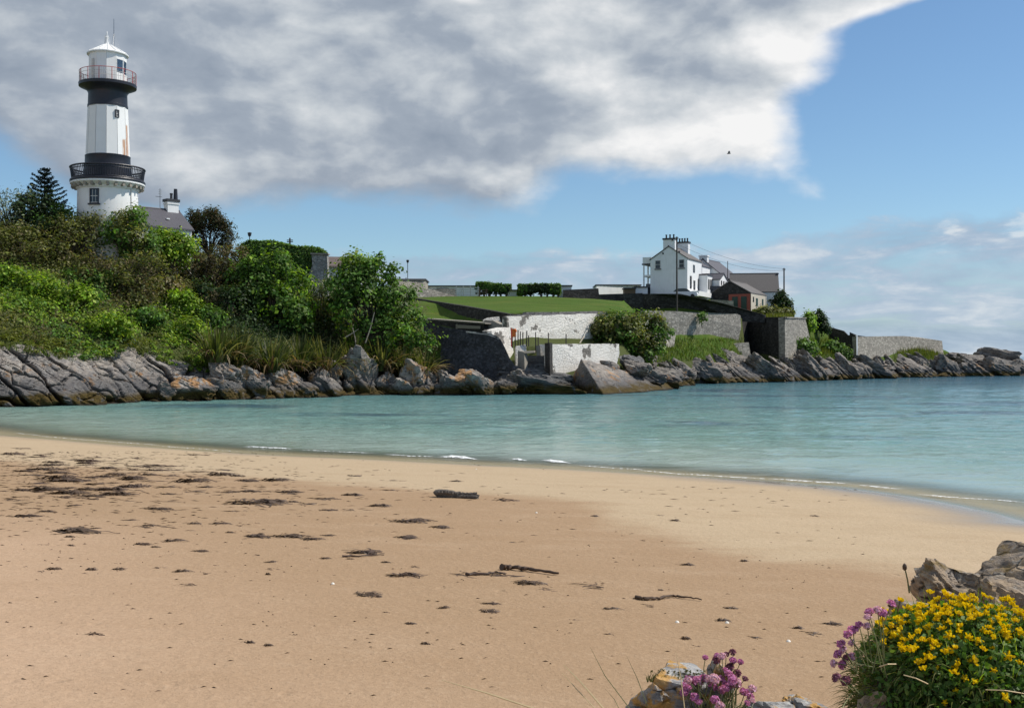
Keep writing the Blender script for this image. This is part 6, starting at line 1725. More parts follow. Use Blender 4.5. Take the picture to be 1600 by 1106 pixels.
def undergrowth():
    r_ = np.random.default_rng(81)
    n0 = 30000
    x = r_.uniform(-72, 2, n0); y = r_.uniform(74, 118, n0)
    px = CX + x / y * F
    fd = footd(np.clip(px, -400, 700))
    ok = (px > -330) & (px < 690) & (y > fd + 3.6) & (y < fd + 3.6 + np.interp(px, [-330, 250, 400, 690], [27, 25, 18, 9]))
    x, y = x[ok], y[ok]
    px = CX + x / y * F
    keep = (r_.random(len(x)) < np.where(px < -60, .22, .52))
    x, y = x[keep], y[keep]
    z = terrain(x, y)
    base = np.c_[x, y, z]
    px, py = proj(base)
    dist = np.hypot((px[:, None] - ZX[None, :, 0]) + r_.normal(0, 14, (len(x), 1)), (py[:, None] - ZX[None, :, 1] - 8) * 1.5 + r_.normal(0, 10, (len(x), 1)))
    zi = dist.argmin(1)
    fd = footd(np.clip(px, -400, 700))
    near = (y - fd - 3.6)
    big = 0.5 + 0.5 * fbm(base, 0.22, 3, 4)
    rr_ = np.clip(.22 + .10 * near, .2, .85) * (.55 + .9 * big)
    cl = Cloud()
    per = 27
    for pal in set(z_[2] for z_ in ZONES):
        m_ = np.array([ZONES[k][2] == pal for k in zi])
        if near is not None:
            pass
        k = np.where(m_)[0]
        if not len(k): continue
        cid = np.repeat(k, per)
        dirs = unit(r_.normal(size=(len(cid), 3))); dirs[:, 2] = np.abs(dirs[:, 2])
        rad = rr_[cid] * (.55 + .5 * r_.random(len(cid)))
        c = base[cid] + dirs * rad[:, None] * np.array([1.25, 1.25, 1.0])
        thin = pal in ('turf', 'yellow', 'straw', 'brown')
        nrm = dirs + r_.normal(size=c.shape) * .5 + np.array([0, -.1, .5])
        col = pick(pal, len(c), r_) * (1 + .28 * r_.normal(size=(len(base), 1)))[cid].clip(.5, 1.6)
        cl.add(*leafquads(c, nrm, (.22 if not thin else .28) * (.5 + .9 * r_.random(len(c))), 3.2 if thin else 1.5, col, r_))
    cl.build('undergrowth', M_LEAF, kind='stuff', label='mixed green and brown undergrowth covering the bank above the cliff', cat='undergrowth', loc=(0, 0, 0))
undergrowth()
# --- grass edge hanging over the cliff, and rough grass on the outer shore
def grass(name, label, pts, hgt, wid, pal, seed, lean=.5, down=0.0):
    r_ = np.random.default_rng(seed); n = len(pts)
    a = r_.uniform(0, 2 * math.pi, n); L = hgt * r_.uniform(.5, 1.25, n)
    ln = lean * r_.random(n)
    tip = pts + np.c_[np.cos(a) * ln * L, np.sin(a) * ln * L - down * L * .6, L * (1 - .35 * ln) * (1 - 1.4 * down * r_.random(n))]
    mid = (pts + tip) / 2 + np.c_[0 * a, 0 * a, .12 * L]
    sd = np.c_[-np.sin(a), np.cos(a), 0 * a] * (wid * r_.uniform(.6, 1.3, n))[:, None]
    v = np.stack([pts - sd, pts + sd, mid + sd * .7, mid - sd * .7, tip], 1)
    i = np.arange(n)[:, None] * 5
    f4 = np.c_[i + 0, i + 1, i + 2, i + 3]; 
    f3 = np.c_[i + 3, i + 2, i + 4, i + 4]
    tri = np.vstack([np.c_[i, i + 1, i + 2], np.c_[i, i + 2, i + 3], np.c_[i + 3, i + 2, i + 4]])
    col = np.repeat(pick(pal, n, r_, .22), 5, 0)
    return npobj(name, v.reshape(-1, 3), tri, M_LEAF, kind='stuff', label=label, cat='grass', col=np.clip(col, .004, .9), loc=(0, 0, 0))
def scatter(n, x0, x1, y0, y1, test, seed):
    r_ = np.random.default_rng(seed); x = r_.uniform(x0, x1, n); y = r_.uniform(y0, y1, n)
    z = terrain(x, y); p = np.c_[x, y, z]; px, py = proj(p); k = test(px, py, x, y, z)
    return p[k]
def edge_test(px, py, x, y, z):
    fd = footd(np.clip(px, -400, 700)); return (px > -300) & (px < 330) & (y > fd + 3.3) & (y < fd + 6.0) & (z > 2)
grass('grass', 'green and reddish grass fringe hanging over the top of the left cliff', scatter(60000, -72, 0, 72, 100, edge_test, 3), .42, .022, 'turf', 91, .9, .45)
def outer_test(px, py, x, y, z):
    a = (px > 1040) & (px < 1178) & (py > 530) & (py < 566)
    b_ = (px > 1238) & (px < 1338) & (py > 530) & (py < 566)
    c = (px > 1396) & (px < 1482) & (py > 538) & (py < 575)
    d = (px > 1000) & (px < 1060) & (py > 545) & (py < 580)
    e = (px > 1195) & (px < 1240) & (py > 556) & (py < 572)
    return (a | b_ | c | d | e) & (z > 1.5)
grass('grass', 'rough green grass on the shelves below the outer harbour walls', scatter(260000, 14, 90, 120, 205, outer_test, 4), .55, .035, 'turf', 92, .7)
def pale_test(px, py, x, y, z):
    b_ = (px > 1262) & (px < 1325) & (py > 532) & (py < 556); c = (px > 1402) & (px < 1470) & (py > 540) & (py < 562); e = (px > 1168) & (px < 1240) & (py > 484) & (py < 499)
    return b_ | c | e
grass('grass', 'tall pale reedy grass beside the dark descending wall', scatter(90000, 30, 90, 150, 205, pale_test, 5), .95, .035, 'yellow', 93, .5)

r_e = np.random.default_rng(14)
n_ = 9000; t_ = r_e.random(n_); off_ = np.abs(r_e.normal(0, .5, n_))
ex = np.interp(t_, [0, .35, .7, 1], [-.3, 4.6, 9.4, 13.6]); ey = np.interp(t_, [0, .35, .7, 1], [116.0, 119.8, 125.2, 128.6]) + off_
grass('grass', 'ragged grass verge along the top of the whitewashed wall', np.c_[ex, ey, terrain(ex, ey)], .26, .03, 'turf', 96, .7)

# ================================================================== things on the beach
def kelp_mat():
    m, t = mat('stranded seaweed')
    n = t.noise(t.pos, 16, 4, 0.6)
    r_ = t.node('ShaderNodeObjectInfo').outputs['Random']
    c = t.mix(n, (0.020, 0.010, 0.006), (0.095, 0.047, 0.024))
    c = t.mix(t.m('MULTIPLY', r_, 0.35), c, (0.12, 0.075, 0.035))
    setb(t, c, 0.55, t.bump(n, .3, .01))
    return m
M_KELP = kelp_mat()
def weed_mesh(seed, n, L, wid, hgt, spread):
    """tangle of flattened fronds about the origin, about one metre across along x"""
    r_ = np.random.default_rng(seed); vs, fs = [], []
    for i in range(n):
        a = r_.normal(0, .55) + (math.pi if r_.random() < .5 else 0)
        p = np.array([r_.normal(0, .16 * spread), r_.normal(0, .09 * spread), 0.0]); p[2] = hgt * max(0, 1 - (abs(p[0]) / (.38 * spread)) ** 1.2) * r_.uniform(.1, 1)
        seg = 5; l = L * r_.uniform(.35, 1.1) / seg; w_ = wid * r_.uniform(.4, 1.3); tw = r_.uniform(-1.2, 1.2); b0 = len(vs)
        up = r_.uniform(.1, .9) * hgt * 1.6
        z0 = p[2]
        for k in range(seg + 1):
            u = k / seg
            z = max(.004, z0 * (1 - u) + up * math.sin(math.pi * min(1, u * 1.1)) * .6)
            sd = np.array([-math.sin(a), math.cos(a), 0]) * math.cos(tw * u) + np.array([0, 0, 1]) * abs(math.sin(tw * u))
            ww = w_ * (.5 + math.sin(math.pi * (0.12 + .84 * u)) * .6)
            q = np.array([p[0], p[1], z])
            vs.append(q - sd * ww); vs.append(q + sd * ww + np.array([0, 0, .006]))
            a += r_.normal(0, .42); p = p + np.array([math.cos(a), math.sin(a) * .7, 0]) * l
        for k in range(seg):
            fs.append([b0 + 2 * k, b0 + 2 * k + 1, b0 + 2 * k + 3, b0 + 2 * k + 2])
    v = np.array(vs); v[:, 2] = np.maximum(v[:, 2], .002)
    me = bpy.data.meshes.new('seaweed'); me.from_pydata([tuple(x) for x in v], [], fs); me.materials.append(M_KELP); me.update()
    return me
WM = [weed_mesh(100 + i, 42, .55, .022, .10, 1.0) for i in range(5)]       # heaped clumps
WF = [weed_mesh(120 + i, 16, .5, .016, .03, 1.25) for i in range(5)]       # loose strands
def weed(px, py, wpx, label, group=None, flat=False, seed=0, hs=1.0):
    p = sandhit(px, py); s = wpx * p.y / F
    r_ = random.Random(seed * 31 + int(px * 7 + py))
    o = bpy.data.objects.new('seaweed', (WF if flat else WM)[r_.randrange(5)]); COL.objects.link(o)
    o.location = (p.x, p.y, p.z - .004); o.rotation_euler = (0, 0, r_.uniform(-.35, .35) + (math.pi if r_.random() < .5 else 0))
    o.scale = (s, s * r_.uniform(.8, 1.5), max(.30, s) * hs * .62)
    ROOTLOC[o.name] = Vector(o.location)
    return tag(o, label, 'seaweed', group)
BIG = [(568, 863, 46, 'darkest heaped seaweed clump left of centre on the sand', 0, 1.2), (640, 814, 50, 'seaweed clump below and left of the driftwood log, topmost of three', 0, 1), (633, 840, 34, 'round seaweed clump lowest of the three below the log', 0, 1.1), (686, 824, 30, 'small peaked seaweed clump right of the three below the log', 0, 1.3),
       (826, 911, 46, 'bushy seaweed clump just below the long dark kelp stalk', 0, 1.2), (765, 943, 28, 'small seaweed scrap above the tadpole shaped one', 0, 1), (762, 955, 30, 'tadpole shaped seaweed scrap low in the middle of the sand', 0, 1.1), (572, 929, 40, 'pale edged seaweed scrap alone in the left centre foreground', 0, 1), (632, 899, 54, 'tangle of seaweed with a pale frond, left of the long kelp line', 0, 1),
       (720, 897, 60, 'flat line of seaweed strands left end of the long kelp line', 1, 1), (776, 898, 60, 'flat forked seaweed strands in the middle of the long kelp line', 1, 1.2), (920, 917, 62, 'thin flat seaweed streak right of the bushy clump', 1, 1), (850, 920, 34, 'short seaweed strand under the bushy clump', 1, 1), (1012, 947, 30, 'short seaweed scrap under the snaking kelp stalk', 1, 1.2),
       (1140, 950, 22, 'small dark seaweed knot right of the snaking kelp stalk', 0, 1), (953, 951, 26, 'small seaweed scrap left of the snaking kelp stalk', 0, .9), (400, 838, 40, 'left one of three seaweed clumps in a row at left centre', 0, 1), (447, 838, 44, 'middle, thickest of three seaweed clumps in a row at left centre', 0, 1.2), (486, 842, 34, 'right one of three seaweed clumps in a row at left centre', 0, 1),
       (342, 818, 28, 'lone seaweed clump above the left one of the row of three', 0, 1), (235, 822, 52, 'long flat seaweed clump left of the lone one', 1, 1.6), (118, 830, 70, 'long dark trailing seaweed heap at the left', 0, .9), (38, 807, 44, 'seaweed heap near the left edge of the sand', 0, 1), (221, 850, 28, 'seaweed tuft below the long flat clump', 0, 1), (269, 845, 30, 'seaweed tuft right of the one below the long flat clump', 0, 1.2), (312, 861, 26, 'small forked seaweed tuft near the left', 0, 1),
       (283, 893, 24, 'isolated dark seaweed knot at lower left', 0, 1.5), (290, 914, 34, 'flat seaweed scrap below the isolated knot at lower left', 1, 1.4), (452, 769, 36, 'seaweed clump upper of a loose group at the upper centre left', 0, 1), (508, 780, 50, 'flat seaweed scrap right in the loose group at the upper centre left', 1, 1.6), (478, 788, 36, 'flat seaweed scrap lowest in the loose group at the upper centre left', 1, 1.6), (402, 786, 84, 'long looped seaweed tangle left of the loose group', 0, .8),
       (344, 742, 38, 'humped seaweed clump right end of the dense wrack', 0, 1.4), (230, 742, 30, 'seaweed hump at the upper edge of the dense wrack', 0, 1.1), (302, 711, 34, 'seaweed streak nearest the water at the left', 1, 1.6), (552, 744, 28, 'thin seaweed streak on the pale wet sand', 1, 2), (711, 752, 20, 'small seaweed hump on the wet sand above the log', 0, 1.2), (786, 781, 38, 'thin seaweed scraps right of the driftwood log', 1, 2),
       (108, 771, 50, 'thick seaweed heap in the dense wrack at the left', 0, 1.3), (1300, 975, 30, 'seaweed scrap nearest the yellow flowers', 0, 1), (1270, 990, 36, 'flat seaweed scrap left of the yellow flowers', 1, 1.8), (1180, 996, 24, 'seaweed bits above the pink thrift', 1, 1.6), (1310, 1007, 26, 'seaweed scrap beside the pink thrift heads', 1, 1.8), (1246, 981, 16, 'brown seaweed lump left of the yellow flowers', 0, 1.2), (1071, 998, 14, 'little brown lump on the sand above the thrift rock', 0, 1.5), (145, 990, 34, 'thin seaweed strand alone at the lower left', 1, 2), (1272, 806, 14, 'tiny dark scrap on the pale sand at the right', 0, 1)]
for i, (px, py, wpx, lab, fl, hs) in enumerate(BIG):
    weed(px, py, wpx * 1.15, lab, 'seaweed washed up on the sand', bool(fl), i, hs)
rr = random.Random(12)
n_ = 0
while n_ < 230:
    if n_ < 124:
        px, py = rr.gauss(130, 110), rr.gauss(748, 26)
        if not (-15 < px < 380 and 692 < py < 800) or py < 690 + px * .12: continue
    elif n_ < 198:
        px, py = rr.uniform(0, 620), rr.uniform(750, 900)
        if py > 760 + (px * .25) + 120: continue
    else:
        px, py = rr.uniform(300, 1250), rr.uniform(800, 1010)
    n_ += 1
    far_ = py < 800
    weed(px, py, rr.uniform(18, 54) if far_ else rr.uniform(8, 24), 'scrap of dark seaweed in the dense wrack at the left' if n_ <= 124 else 'little scrap of seaweed scattered over the sand', 'scraps of the dense wrack' if n_ <= 124 else 'scattered seaweed scraps', rr.random() < .6, n_ + 200, rr.uniform(.8, 1.5))
# fine litter: uncountable crumbs of weed and shell
def litter():
    r_ = np.random.default_rng(33); vs, fs = [], []
    pts = []
    for _ in range(1500):
        u = r_.random()
        if u < .7: px, py = abs(r_.normal(0, 260)), 705 + abs(r_.normal(0, 55))
        else: px, py = r_.uniform(0, 1350), 760 + 330 * r_.random() ** 1.7
        pts.append((px, py))
    for px, py in pts:
        p = sandhit(px, py); a = r_.uniform(-.6, .6); L = r_.uniform(.015, .09) * (1 if py < 850 else .45); w_ = r_.uniform(.004, .012)
        b0 = len(vs); d = np.array([math.cos(a), math.sin(a), 0]); s = np.array([-d[1], d[0], 0]); q = np.array(p)
        L *= 1.0 if py > 800 else 1.7
        vs += [q - d * L, q - s * w_ + [0, 0, .012], q + d * L, q + s * w_ + [0, 0, .004]]
        fs.append([b0, b0 + 1, b0 + 2, b0 + 3])
    npobj('seaweed_litter', np.array(vs), np.array(fs), M_KELP, kind='stuff', label='crumbs of dry seaweed strewn over the sand', cat='litter', loc=(0, 0, 0))
litter()
# pale broken shells
M_SHELL = plain('pale shell', (0.72, 0.68, 0.60), .6)
for i, (px, py) in enumerate(((1136, 973), (1232, 1002), (520, 912), (744, 733), (838, 801), (1058, 972))):
    p = sandhit(px, py)
    me = _rm.setdefault('shell', None)
    b = MB().lathe([(.0, .02), (.012, .018), (.022, .008), (.026, 0)], (p.x, p.y), 9, cap=False); b.v = [v + Vector((0, 0, p.z)) for v in b.v]
    b.build('shell', M_SHELL, None, 'small pale broken shell lying on the open sand', 'shell', 'pale shells on the sand')
# kelp stalks
def stalk(name, label, pts_px, rad, mt, rough_=0.0, seed=0):
    P = [sandhit(*q) for q in pts_px]; r_ = random.Random(seed); out_ = []
    for a, b_ in zip(P[:-1], P[1:]):
        for k in range(6):
            out_.append(a.lerp(b_, k / 6) + Vector((0, r_.uniform(-1, 1) * .02, rad * .9 + r_.uniform(0, .6) * rad)))
    out_.append(P[-1] + Vector((0, 0, rad)))
    n = len(out_)
    MB().tube(out_, [rad * (1.2 - .8 * i / n) * (1 + r_.uniform(-rough_, rough_)) for i in range(n)], 7).build(name, mt, None, label, 'seaweed', 'kelp stalks', smooth=True)
stalk('kelp_stalk', 'long thick rough dark kelp stalk lying at the middle of the sand', [(784, 890), (800, 890), (830, 893), (873, 899)], .033, M_KELP, .3, 1)
stalk('kelp_stalk', 'thin kelp stalk lying left of the thick rough one', [(728, 899), (762, 898), (775, 895), (790, 899)], .016, M_KELP, .3, 2)
stalk('kelp_stalk', 'slender snaking kelp stalk at the right of the sand', [(993, 935), (1008, 938), (1030, 937), (1052, 933), (1072, 936), (1096, 939)], .020, M_KELP, .2, 3)
stalk('kelp_stalk', 'thin straight kelp stalk under the darkest seaweed clump', [(535, 870), (560, 870), (600, 868)], .014, M_KELP, .2, 4)
weed(996, 934, 18, 'small knot at the left end of the snaking kelp stalk', 'seaweed washed up on the sand', False, 77, 1.3)
# driftwood log
def drift():
    m, t = mat('driftwood')
    n = t.noise(t.mapping(t.pos, (0, 0, 0), (1.2, 12, 12)), 4, 6, .65)
    setb(t, t.mix(n, (0.035, 0.028, 0.024), (0.20, 0.17, 0.14)), .85, t.bump(n, .8, .03))
    a, b_ = sandhit(684, 776), sandhit(745, 779)
    rt = root('driftwood_log', 'short split driftwood log lying on the edge of the wet sand', 'log', (a + b_) / 2)
    d = (b_ - a); L = d.length; u = d.normalized(); v = Vector((-u.y, u.x, 0)); r_ = np.random.default_rng(5)
    ns, nr = 40, 16; vs = []
    for i in range(ns + 1):
        s_ = i / ns
        for k in range(nr):
            th = 2 * math.pi * k / nr
            rad = .088 * (1 + .25 * math.sin(s_ * 5 + 1)) * (1 + .22 * math.sin(3 * th + s_ * 3))
            if math.sin(th) > .25 and s_ > .48: rad *= .62 + .3 * r_.random()
            if .44 < s_ < .52 and math.cos(th) < .3: rad *= .72
            rad *= 1 + .06 * r_.normal()
            vs.append(a + u * (L * s_ + (.03 * r_.normal() if i in (0, ns) else 0)) + v * (math.cos(th) * rad * 1.2) + Vector((0, 0, .07 + math.sin(th) * rad)))
    fs = [[i * nr + k, i * nr + (k + 1) % nr, (i + 1) * nr + (k + 1) % nr, (i + 1) * nr + k] for i in range(ns) for k in range(nr)]
    fs += [list(range(nr))[::-1], [ns * nr + k for k in range(nr)]]
    npobj('trunk', np.array([tuple(x) for x in vs]), fs, m, rt)
    MB().tube([a + Vector((L * .55, -.13, .03)), a + Vector((L * .8, -.15, .05)), a + Vector((L * .98, -.12, .04))], [.02, .035, .015], 6).build('splinter', m, rt)
drift()

# ================================================================== foreground outcrop and flowers
# rock the photographer stands on; its top stays below the frame
def outcrop():
    xs = np.linspace(-1.4, 4.2, 120); ys = np.linspace(-3, 6.2, 150)
    X, Y = np.meshgrid(xs, ys, indexing='ij')
    edge_y = 2.7 + 3.0 * np.clip((X - 0.9) / 1.0, 0, 1)
    edge_x = -0.5
    k = np.clip((edge_y - Y) / .7, 0, 1) * np.clip((X - edge_x) / .7, 0, 1)
    k = k * k * (3 - 2 * k)
    P = np.stack([X, Y, X * 0], -1)
    Z = 0.6 + k * (2.35 + 0.22 * fbm(P, .8, 4, 3) + .12 * fbm(P, 2.6, 4, 4)) - .4 * (1 - k)
    lim = H - 549 / F * np.maximum(Y, .3) - .10
    Z = np.minimum(Z, lim)
    npobj('outcrop', np.stack([X, Y, Z], -1).reshape(-1, 3), grid_faces(*X.shape), M_FGROCK, kind='structure', smooth=True)
outcrop()
# grey brown rocks at the right edge
def fg_rock(name, seed, c, size, rot, label, material, level=5, **kw):
    return rock(name, seed, material, c, size, rot, label, 'foreground rocks', level, **kw)
fg_rock('boulder', 3, W(1530, 962, 5.0), (.42, .36, .30), (.1, .35, .3), 'cracked brown rock rising behind the yellow flowers', M_FGROCK, bed=.26, strata=.10, rough_=.10, planes=14)
fg_rock('boulder', 8, W(1640, 945, 5.3), (.31, .40, .30), (.2, .2, .8), 'smoother grey rock at the right edge behind the cracked brown rock', M_FGROCK, bed=.4, strata=.05, rough_=.06, planes=12)
fg_rock('boulder', 12, W(1432, 962, 4.8), (.12, .16, .085), (.0, .15, .2), 'low brown rock tip at the left of the cracked rock', M_FGROCK, bed=.3, strata=.05, rough_=.08)
fg_rock('boulder', 5, W(1570, 985, 4.7), (.24, .28, .20), (.3, .1, .5), 'brown rock lump between the flowers and the right edge rock', M_FGROCK, bed=.2, strata=.12, rough_=.10, planes=14)
fg_rock('boulder', 9, W(1468, 905, 4.95), (.10, .12, .075), (.3, .5, .2), 'pale topped knob on the cracked brown rock', M_FGROCK, bed=.3, strata=.08, rough_=.08)
# big support under the right rocks, down to the sand
fg_rock('boulder', 4, Vector((2.42, 5.15, 1.45)), (.62, .55, .92), (0, .1, .4), 'large low rock carrying the smaller rocks at the right edge', M_FGROCK, rough_=.08)
# plantain stalk with a dark head
pl = root('plantain_stalk', 'single dark seed head on a thin stalk left of the brown rock', 'plant', W(1420, 925, 4.75))
MB().tube([W(1421, 926, 4.75), W(1418, 905, 4.75), W(1414, 888, 4.75)], [.004, .0035, .003], 5).build('stem', M_STALK, pl)
hd = W(1413.5, 886, 4.75)
MB().lathe([(.002, hd.z - .014), (.009, hd.z - .008), (.010, hd.z + .004), (.006, hd.z + .014), (.001, hd.z + .018)], (hd.x, hd.y), 10).build('seed_head', M_KELP, pl)

# --- mound with bird's foot trefoil
MD = 1.8
mc = W(1514, 1142, MD)
MR = np.array([.182, .17, .178])
mr2c, mr2 = W(1665, 1150, MD + .06), np.array([.19, .19, .17])
def mound_surface(seed):
    v, f_ = ICO[5]
    p = v * MR * (1 + .13 * fbm(v, 2.2, 4, seed)[:, None] + .03 * fbm(v, 9, 3, seed)[:, None])
    return p + np.array(mc), f_
md = root('flower_mound', 'peaty grassy mound that carries the yellow flowers, its left side in deep shade', 'mound', (mc.x, mc.y, mc.z - .4))
v, f_ = mound_surface(4)
npobj('turf', v, f_, M_EARTH, md, smooth=True)
v2 = ICO[4][0] * mr2 * (1 + .1 * fbm(ICO[4][0], 2.2, 4, 9)[:, None]) + np.array(mr2c)
npobj('turf', v2, ICO[4][1], M_EARTH, md, smooth=True)
fg_rock('boulder', 6, W(1356, 1122, 1.74), (.015, .03, .045), (.1, .3, .3), 'pale bluish stone in the shade under the left of the flower mound', M_FGROCK, 4)
v3 = ICO[4][0] * np.array([.150, .14, .17]) * (1 + .1 * fbm(ICO[4][0], 2.2, 4, 12)[:, None]) + np.array(W(1480, 1190, MD + .02))
npobj('turf', v3, ICO[4][1], M_EARTH, md, smooth=True)
fg_rock('boulder', 2, Vector((mc.x + .12, mc.y + .12, mc.z - .46)), (.2, .2, .34), (.1, .1, .3), 'dark base rock under the flower mound, mostly below the frame', M_DARKROCK, 4)

def on_mound(n, r_, seed):
    """random points on the mound with outward normals, upper part"""
    d = unit(r_.normal(size=(n, 3)))
    which = r_.random(n) < .3
    d[:, 2] = np.where(d[:, 2] < -.35, -d[:, 2], d[:, 2])
    rr_ = 1 + .13 * fbm(d, 2.2, 4, 4)
    p1 = d * MR * rr_[:, None] + np.array(mc)
    p2 = d * mr2 * rr_[:, None] + np.array(mr2c)
    p = np.where(which[:, None], p2, p1)
    return p, d, which
r_ = np.random.default_rng(55)
tf = root('trefoil_plant', "low cushion of bird's foot trefoil covered in bright yellow flowers at the lower right", 'plant', (mc.x, mc.y, mc.z - .05))
# leaves
p, d, wh = on_mound(26000, r_, 1)
px, py = proj(p)
leafy = (px > 1385 + 60 * r_.normal(size=len(px)) * .35) | (d[:, 0] > -.15)
p, d = p[leafy], d[leafy]
cl = Cloud()
c = p + d * (.006 + .026 * r_.random((len(p), 1))) + r_.normal(size=p.shape) * .003
cl.add(*leafquads(c, d + r_.normal(size=c.shape) * .8, .011 * (.6 + .8 * r_.random(len(c))), 1.7, pick('mid', len(c), r_) * .95, r_))
cl.build('leaves', M_LEAF, parent=tf, kind='stuff')
# grass blades over the shaded left side and through the leaves
def blades(pts, dirs, L, wid, pal, seed, name, parent, droop=.6, mt=None):
    r2 = np.random.default_rng(seed); n = len(pts); vs, fs, cs = [], [], []
    col = pick(pal, n, r2)
    seg = 4
    for i in range(n):
        q = pts[i].copy(); dv = unit(dirs[i] + r2.normal(size=3) * .35); l = L * r2.uniform(.5, 1.3) / seg; w_ = wid * r2.uniform(.6, 1.3)
        sd = unit(np.cross(dv, r2.normal(size=3))); b0 = len(vs)
        for k in range(seg + 1):
            ww = w_ * (1 - (k / seg) ** 2) + wid * .08
            vs.append(q - sd * ww); vs.append(q + sd * ww); cs.append(col[i]); cs.append(col[i])
            q = q + dv * l; dv = unit(dv + np.array([0, 0, -droop * .35]))
        for k in range(seg):
            fs.append([b0 + 2 * k, b0 + 2 * k + 1, b0 + 2 * k + 3, b0 + 2 * k + 2])
    return npobj(name, np.array(vs), np.array(fs), mt or M_LEAF, parent, col=np.clip(np.array(cs), .004, .9), kind='stuff')
p, d, wh = on_mound(7000, r_, 2)
k = (d[:, 0] < -.05) & (~wh) & (d[:, 2] < .85)
blades(p[k][:1700], d[k][:1700] * .8 + np.array([-.1, 0, .15]), .055, .0009, 'olive', 3, 'grass', md, 1.2)
k = (d[:, 0] > -.4) & (d[:, 2] > -.2)
blades(p[k][:1500], d[k][:1500] + np.array([0, 0, .5]), .05, .0009, 'bright', 4, 'grass', tf, .4)
p, d, wh = on_mound(9000, np.random.default_rng(8), 2)
k = (d[:, 2] < .25) & (d[:, 1] < .2) & (d[:, 0] < .2)
blades(p[k][:1200], d[k][:1200] * .5 + np.array([0, 0, -.5]), .06, .0008, 'brown', 5, 'dead_grass', md, 1.0)

# florets
M_YEL = leaf_mat('yellow petal', .3, .45)
def floret(r2, base, dirv, s):
    """one pea flower: upright banner, two wings, keel"""
    dv = unit(dirv); up = unit(np.array([0, 0, 1.0]) - dv * dv[2] + 1e-3); sd = np.cross(dv, up)
    vs, fs, cs = [], [], []
    y1 = np.array([0.80, 0.56, 0.004]) * r2.uniform(.85, 1.05); y2 = np.array([0.86, 0.68, 0.012]); og = np.array([0.62, 0.20, 0.01])
    red = r2.random() < .22
    def P(a, b_, c): return base + s * (dv * a + up * b_ + sd * c)
    # banner: cupped fan
    b0 = len(vs)
    vs.append(P(.15, .10, 0)); cs.append(og if red else y1)
    for k in range(7):
        t_ = -1.25 + 2.5 * k / 6
        vs.append(P(.38 + .10 * math.cos(t_ * 1.3) - .16 * abs(math.sin(t_)), .25 + .62 * math.cos(t_) * .95, .62 * math.sin(t_))); cs.append(y2)
    for k in range(6): fs.append([b0, b0 + 1 + k, b0 + 2 + k])
    # keel and wings: two folded lobes
    for sg in (-1, 1):
        b0 = len(vs)
        for (a, b_, c) in ((.0, .0, 0), (.35, .22, .20 * sg), (.85, .20, .22 * sg), (1.05, .02, .04 * sg), (.7, -.20, .06 * sg), (.3, -.16, .05 * sg)):
            vs.append(P(a, b_, c)); cs.append(y1)
        fs += [[b0, b0 + 1, b0 + 5], [b0 + 1, b0 + 2, b0 + 4], [b0 + 1, b0 + 4, b0 + 5], [b0 + 2, b0 + 3, b0 + 4]]
    # calyx
    b0 = len(vs)
    for k in range(4):
        t_ = k * math.pi / 2; vs.append(P(.12, .1 * math.cos(t_), .1 * math.sin(t_))); cs.append(np.array([.14, .12, .03]))
    vs.append(P(-.28, 0, 0)); cs.append(np.array([.10, .12, .03]))
    for k in range(4): fs.append([b0 + k, b0 + (k + 1) % 4, b0 + 4])
    return vs, fs, cs
def umbel_mesh(seed):
    r2 = np.random.default_rng(seed); vs, fs, cs = [], [], []
    n = int(r2.integers(4, 7))
    for i in range(n):
        a = 2 * math.pi * i / n + r2.uniform(-.3, .3); t_ = r2.uniform(.35, 1.15)
        dv = np.array([math.cos(a) * math.sin(t_), math.sin(a) * math.sin(t_), math.cos(t_)])
        v, f2, c = floret(r2, dv * .0042, dv, .0098 * r2.uniform(.85, 1.15)); b0 = len(vs)
        vs += v; cs += c; fs += [[q + b0 for q in ff_] for ff_ in f2]
    for dz in (0,):
        b0 = len(vs)
        for k in range(3):
            vs += [np.array([.0008 * math.cos(k * 2.1), .0008 * math.sin(k * 2.1), .002]), np.array([.0008 * math.cos(k * 2.1), .0008 * math.sin(k * 2.1), -.035])]; cs += [np.array([.08, .10, .02])] * 2
        for k in range(3): fs.append([b0 + 2 * k, b0 + 2 * ((k + 1) % 3), b0 + 2 * ((k + 1) % 3) + 1, b0 + 2 * k + 1])
    me = bpy.data.meshes.new('flower'); me.from_pydata([tuple(x) for x in vs], [], fs)
    a = me.color_attributes.new('col', 'FLOAT_COLOR', 'POINT'); c4 = np.ones((len(vs), 4), np.float32); c4[:, :3] = np.clip(np.array(cs), 0, .95); a.data.foreach_set('color', c4.ravel())
    me.materials.append(M_YEL); return me
UM = [umbel_mesh(300 + i) for i in range(9)]
def place_heads(meshes, pts, dirs, parent, name, lo, hi, seed):
    r2 = random.Random(seed); base = rootloc(parent)
    for q, dv in zip(pts, dirs):
        o = bpy.data.objects.new(name, meshes[r2.randrange(len(meshes))]); COL.objects.link(o); o.parent = parent
        o.location = Vector(q) - base
        rot = Vector(dv).to_track_quat('Z', 'Y').to_matrix() @ Matrix.Rotation(r2.uniform(0, 6.28), 3, 'Z')
        o.rotation_euler = rot.to_euler(); s = r2.uniform(lo, hi); o.scale = (s, s, s)
p, d, wh = on_mound(7000, np.random.default_rng(77), 3)
px, py = proj(p + d * .03)
facing = (d @ unit(np.array([-mc.x, -mc.y, H - mc.z]))) > .02
ok = facing & (fbm(p, 16.0, 2, 6) > -.3 - .5 * (py < 1010)) & (px > 1362) & (px < 1625) & (py < 1100) & ((px > 1470) | (py < 1010) | (py < 1010 + (px - 1400) * .9)) & (px + (py - 930) * -.35 > 1358)
idx = np.where(ok)[0]; chosen = []
rk = np.random.default_rng(5)
